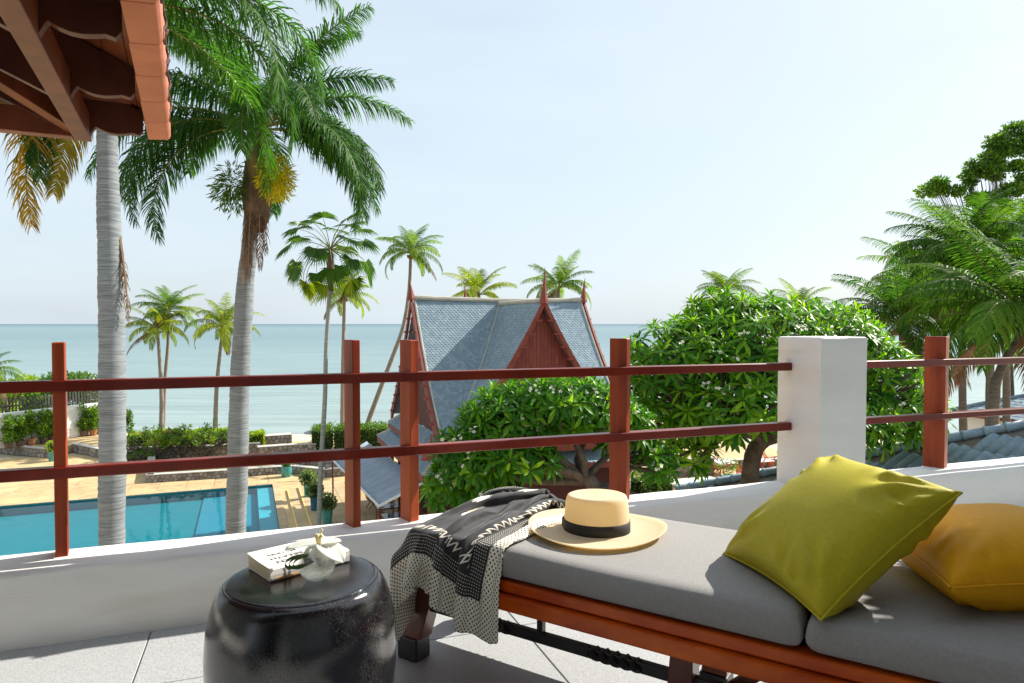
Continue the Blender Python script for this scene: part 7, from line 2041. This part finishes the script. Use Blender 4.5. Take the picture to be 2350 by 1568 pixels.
    for i in range(nl):
        ids = np.where(asg == i)[0]
        if len(ids) == 0: continue
        c = Vector((tips[ids].mean(0) - off).tolist()); fork = top.lerp(c, 0.55) + Vector((rr.uniform(-.15, .15), rr.uniform(-.15, .15), -0.12)); m = MB()
        m.tube([top - ZV * .1, top.lerp(fork, .5) + Vector((rr.uniform(-.15, .15), rr.uniform(-.1, .1), -0.08)), fork], [trunk_r * .62, trunk_r * .46, trunk_r * .36], 8)
        for j in ids:
            e = Vector((tips[j] - off).tolist()) - Vector(nors[j].tolist()) * .02; md = fork.lerp(e, .5) + Vector((rr.uniform(-.12, .12), rr.uniform(-.12, .12), -.10)); m.tube([fork, md, e], [trunk_r * .22, trunk_r * .15, 0.022], 6)
        m.build('limb', MATS['dark_bark'], t, True)
    cnt = 0
    for j in np.argsort(-np.array([np.dot(nors[i], (cam_p - tips[i]) / np.linalg.norm(cam_p - tips[i])) for i in range(len(tips))])).tolist():
        if cnt >= nflow: break
        if rr.random() < 0.5: continue
        for q in range(rr.randint(2, 6)):
            ax = Vector((nors[j] * .5 + np.array([0, 0, .8])).tolist()).normalized(); p = Vector(tips[j].tolist()) + ax * rr.uniform(.10, .22) + Vector((rr.uniform(-.1, .1), rr.uniform(-.1, .1), rr.uniform(-.06, .06)))
            fz = (ax + Vector((rr.uniform(-.6, .6), rr.uniform(-.9, .1), rr.uniform(-.2, .3)))).normalized()
            s_ = fsize * rr.uniform(.8, 1.15); link('flower', FLOWER_ME, t, inv @ Matrix.Translation(p) @ fz.to_track_quat('Z', 'Y').to_matrix().to_4x4() @ Matrix.Scale(s_, 4)); cnt += 1
    return t
def pb(lst, Y):       # (px, py, rx_px, rz_px, dY)
    out = []
    for (px, py, rx, rz, dy) in lst:
        p = A(px, py, Y + dy); k = (Y + dy) / F_; out.append((p.x, p.y, p.z, rx * k, rx * k * 0.9, rz * k))
    return out
TAY = 15.0
bA = A(1718, 1100, TAY); bA = Vector((bA.x, TAY, DZ))
frangipani('big domed frangipani tree with white flowers behind the column', bA,
    pb([(1720, 800, 190, 120, 0.2), (1560, 830, 130, 95, -.3), (1880, 800, 140, 105, 0.3), (2010, 900, 115, 120, 0.2), (1530, 930, 110, 110, 0), (1720, 930, 190, 110, -.6), (1900, 960, 140, 100, -.2), (2080, 960, 80, 90, .5), (1560, 1040, 75, 60, -.4), (1480, 870, 60, 70, 0.2), (1650, 720, 70, 50, .3)], TAY), 640, 0.335, 5,
    [bA, A(1722, 1180, TAY), A(1722, 1090, TAY), A(1735, 1030, TAY), A(1765, 1000, TAY)], 0.20, 170, 0.044)
TBY = 12.0
bB_ = A(1400, 1200, TBY); bB_ = Vector((bB_.x, TBY, DZ))
frangipani('lower spreading frangipani tree left of the big one with forked branches', bB_,
    pb([(1270, 915, 130, 50, .2), (1170, 965, 110, 75, 0), (1095, 1045, 95, 70, -.2), (1345, 945, 105, 62, .2), (1190, 1055, 85, 40, -.6), (1430, 985, 60, 60, .4), (1050, 1115, 72, 48, -.2), (1130, 1125, 50, 34, -.5), (1500, 1060, 45, 50, 0.4)], TBY), 350, 0.285, 6,
    [bB_, A(1395, 1180, TBY), A(1385, 1140, TBY), A(1340, 1090, TBY + .1)], 0.15, 120, 0.038)

# high broadleaf tree at the right edge: many small leaf clumps on open branches
rb = random.Random(77); clumps = []
outline = [(2330, 478), (2360, 458), (2395, 470), (2430, 452), (2440, 418), (2470, 440), (2470, 400), (2500, 385), (2510, 350), (2545, 335), (2550, 372), (2585, 360), (2600, 410), (2540, 420), (2500, 440), (2560, 450), (2520, 480), (2470, 490), (2430, 500), (2590, 480), (2620, 440), (2560, 520), (2610, 520), (2500, 530)]
for (x, y) in outline:
    for k in range(2): clumps.append((x + rb.uniform(-18, 18), y + rb.uniform(-12, 12), rb.uniform(14, 34), rb.uniform(8, 18)))
wild_tree('high broadleaf tree towering at the top right corner', Vector((AS(2540, 800, 40).x, 40, DZ)), blobs_at(clumps, 40), 15000, 0.25, 41, 'tree_leaf', 0.13, 0, 'trees at the right', limbs=16, shell=0.08)
# unseen potted shrub, assumed and added out of view to shade the cushions
topiary('unseen clipped shrub in a teal pot added to shade the daybed cushions', Vector((2.14, 1.70, 0)), 0.50, 0.26, 0.62, 'teal_glaze', 61, leaf='hedge_leaf', n=2600, name='added_shade_shrub')
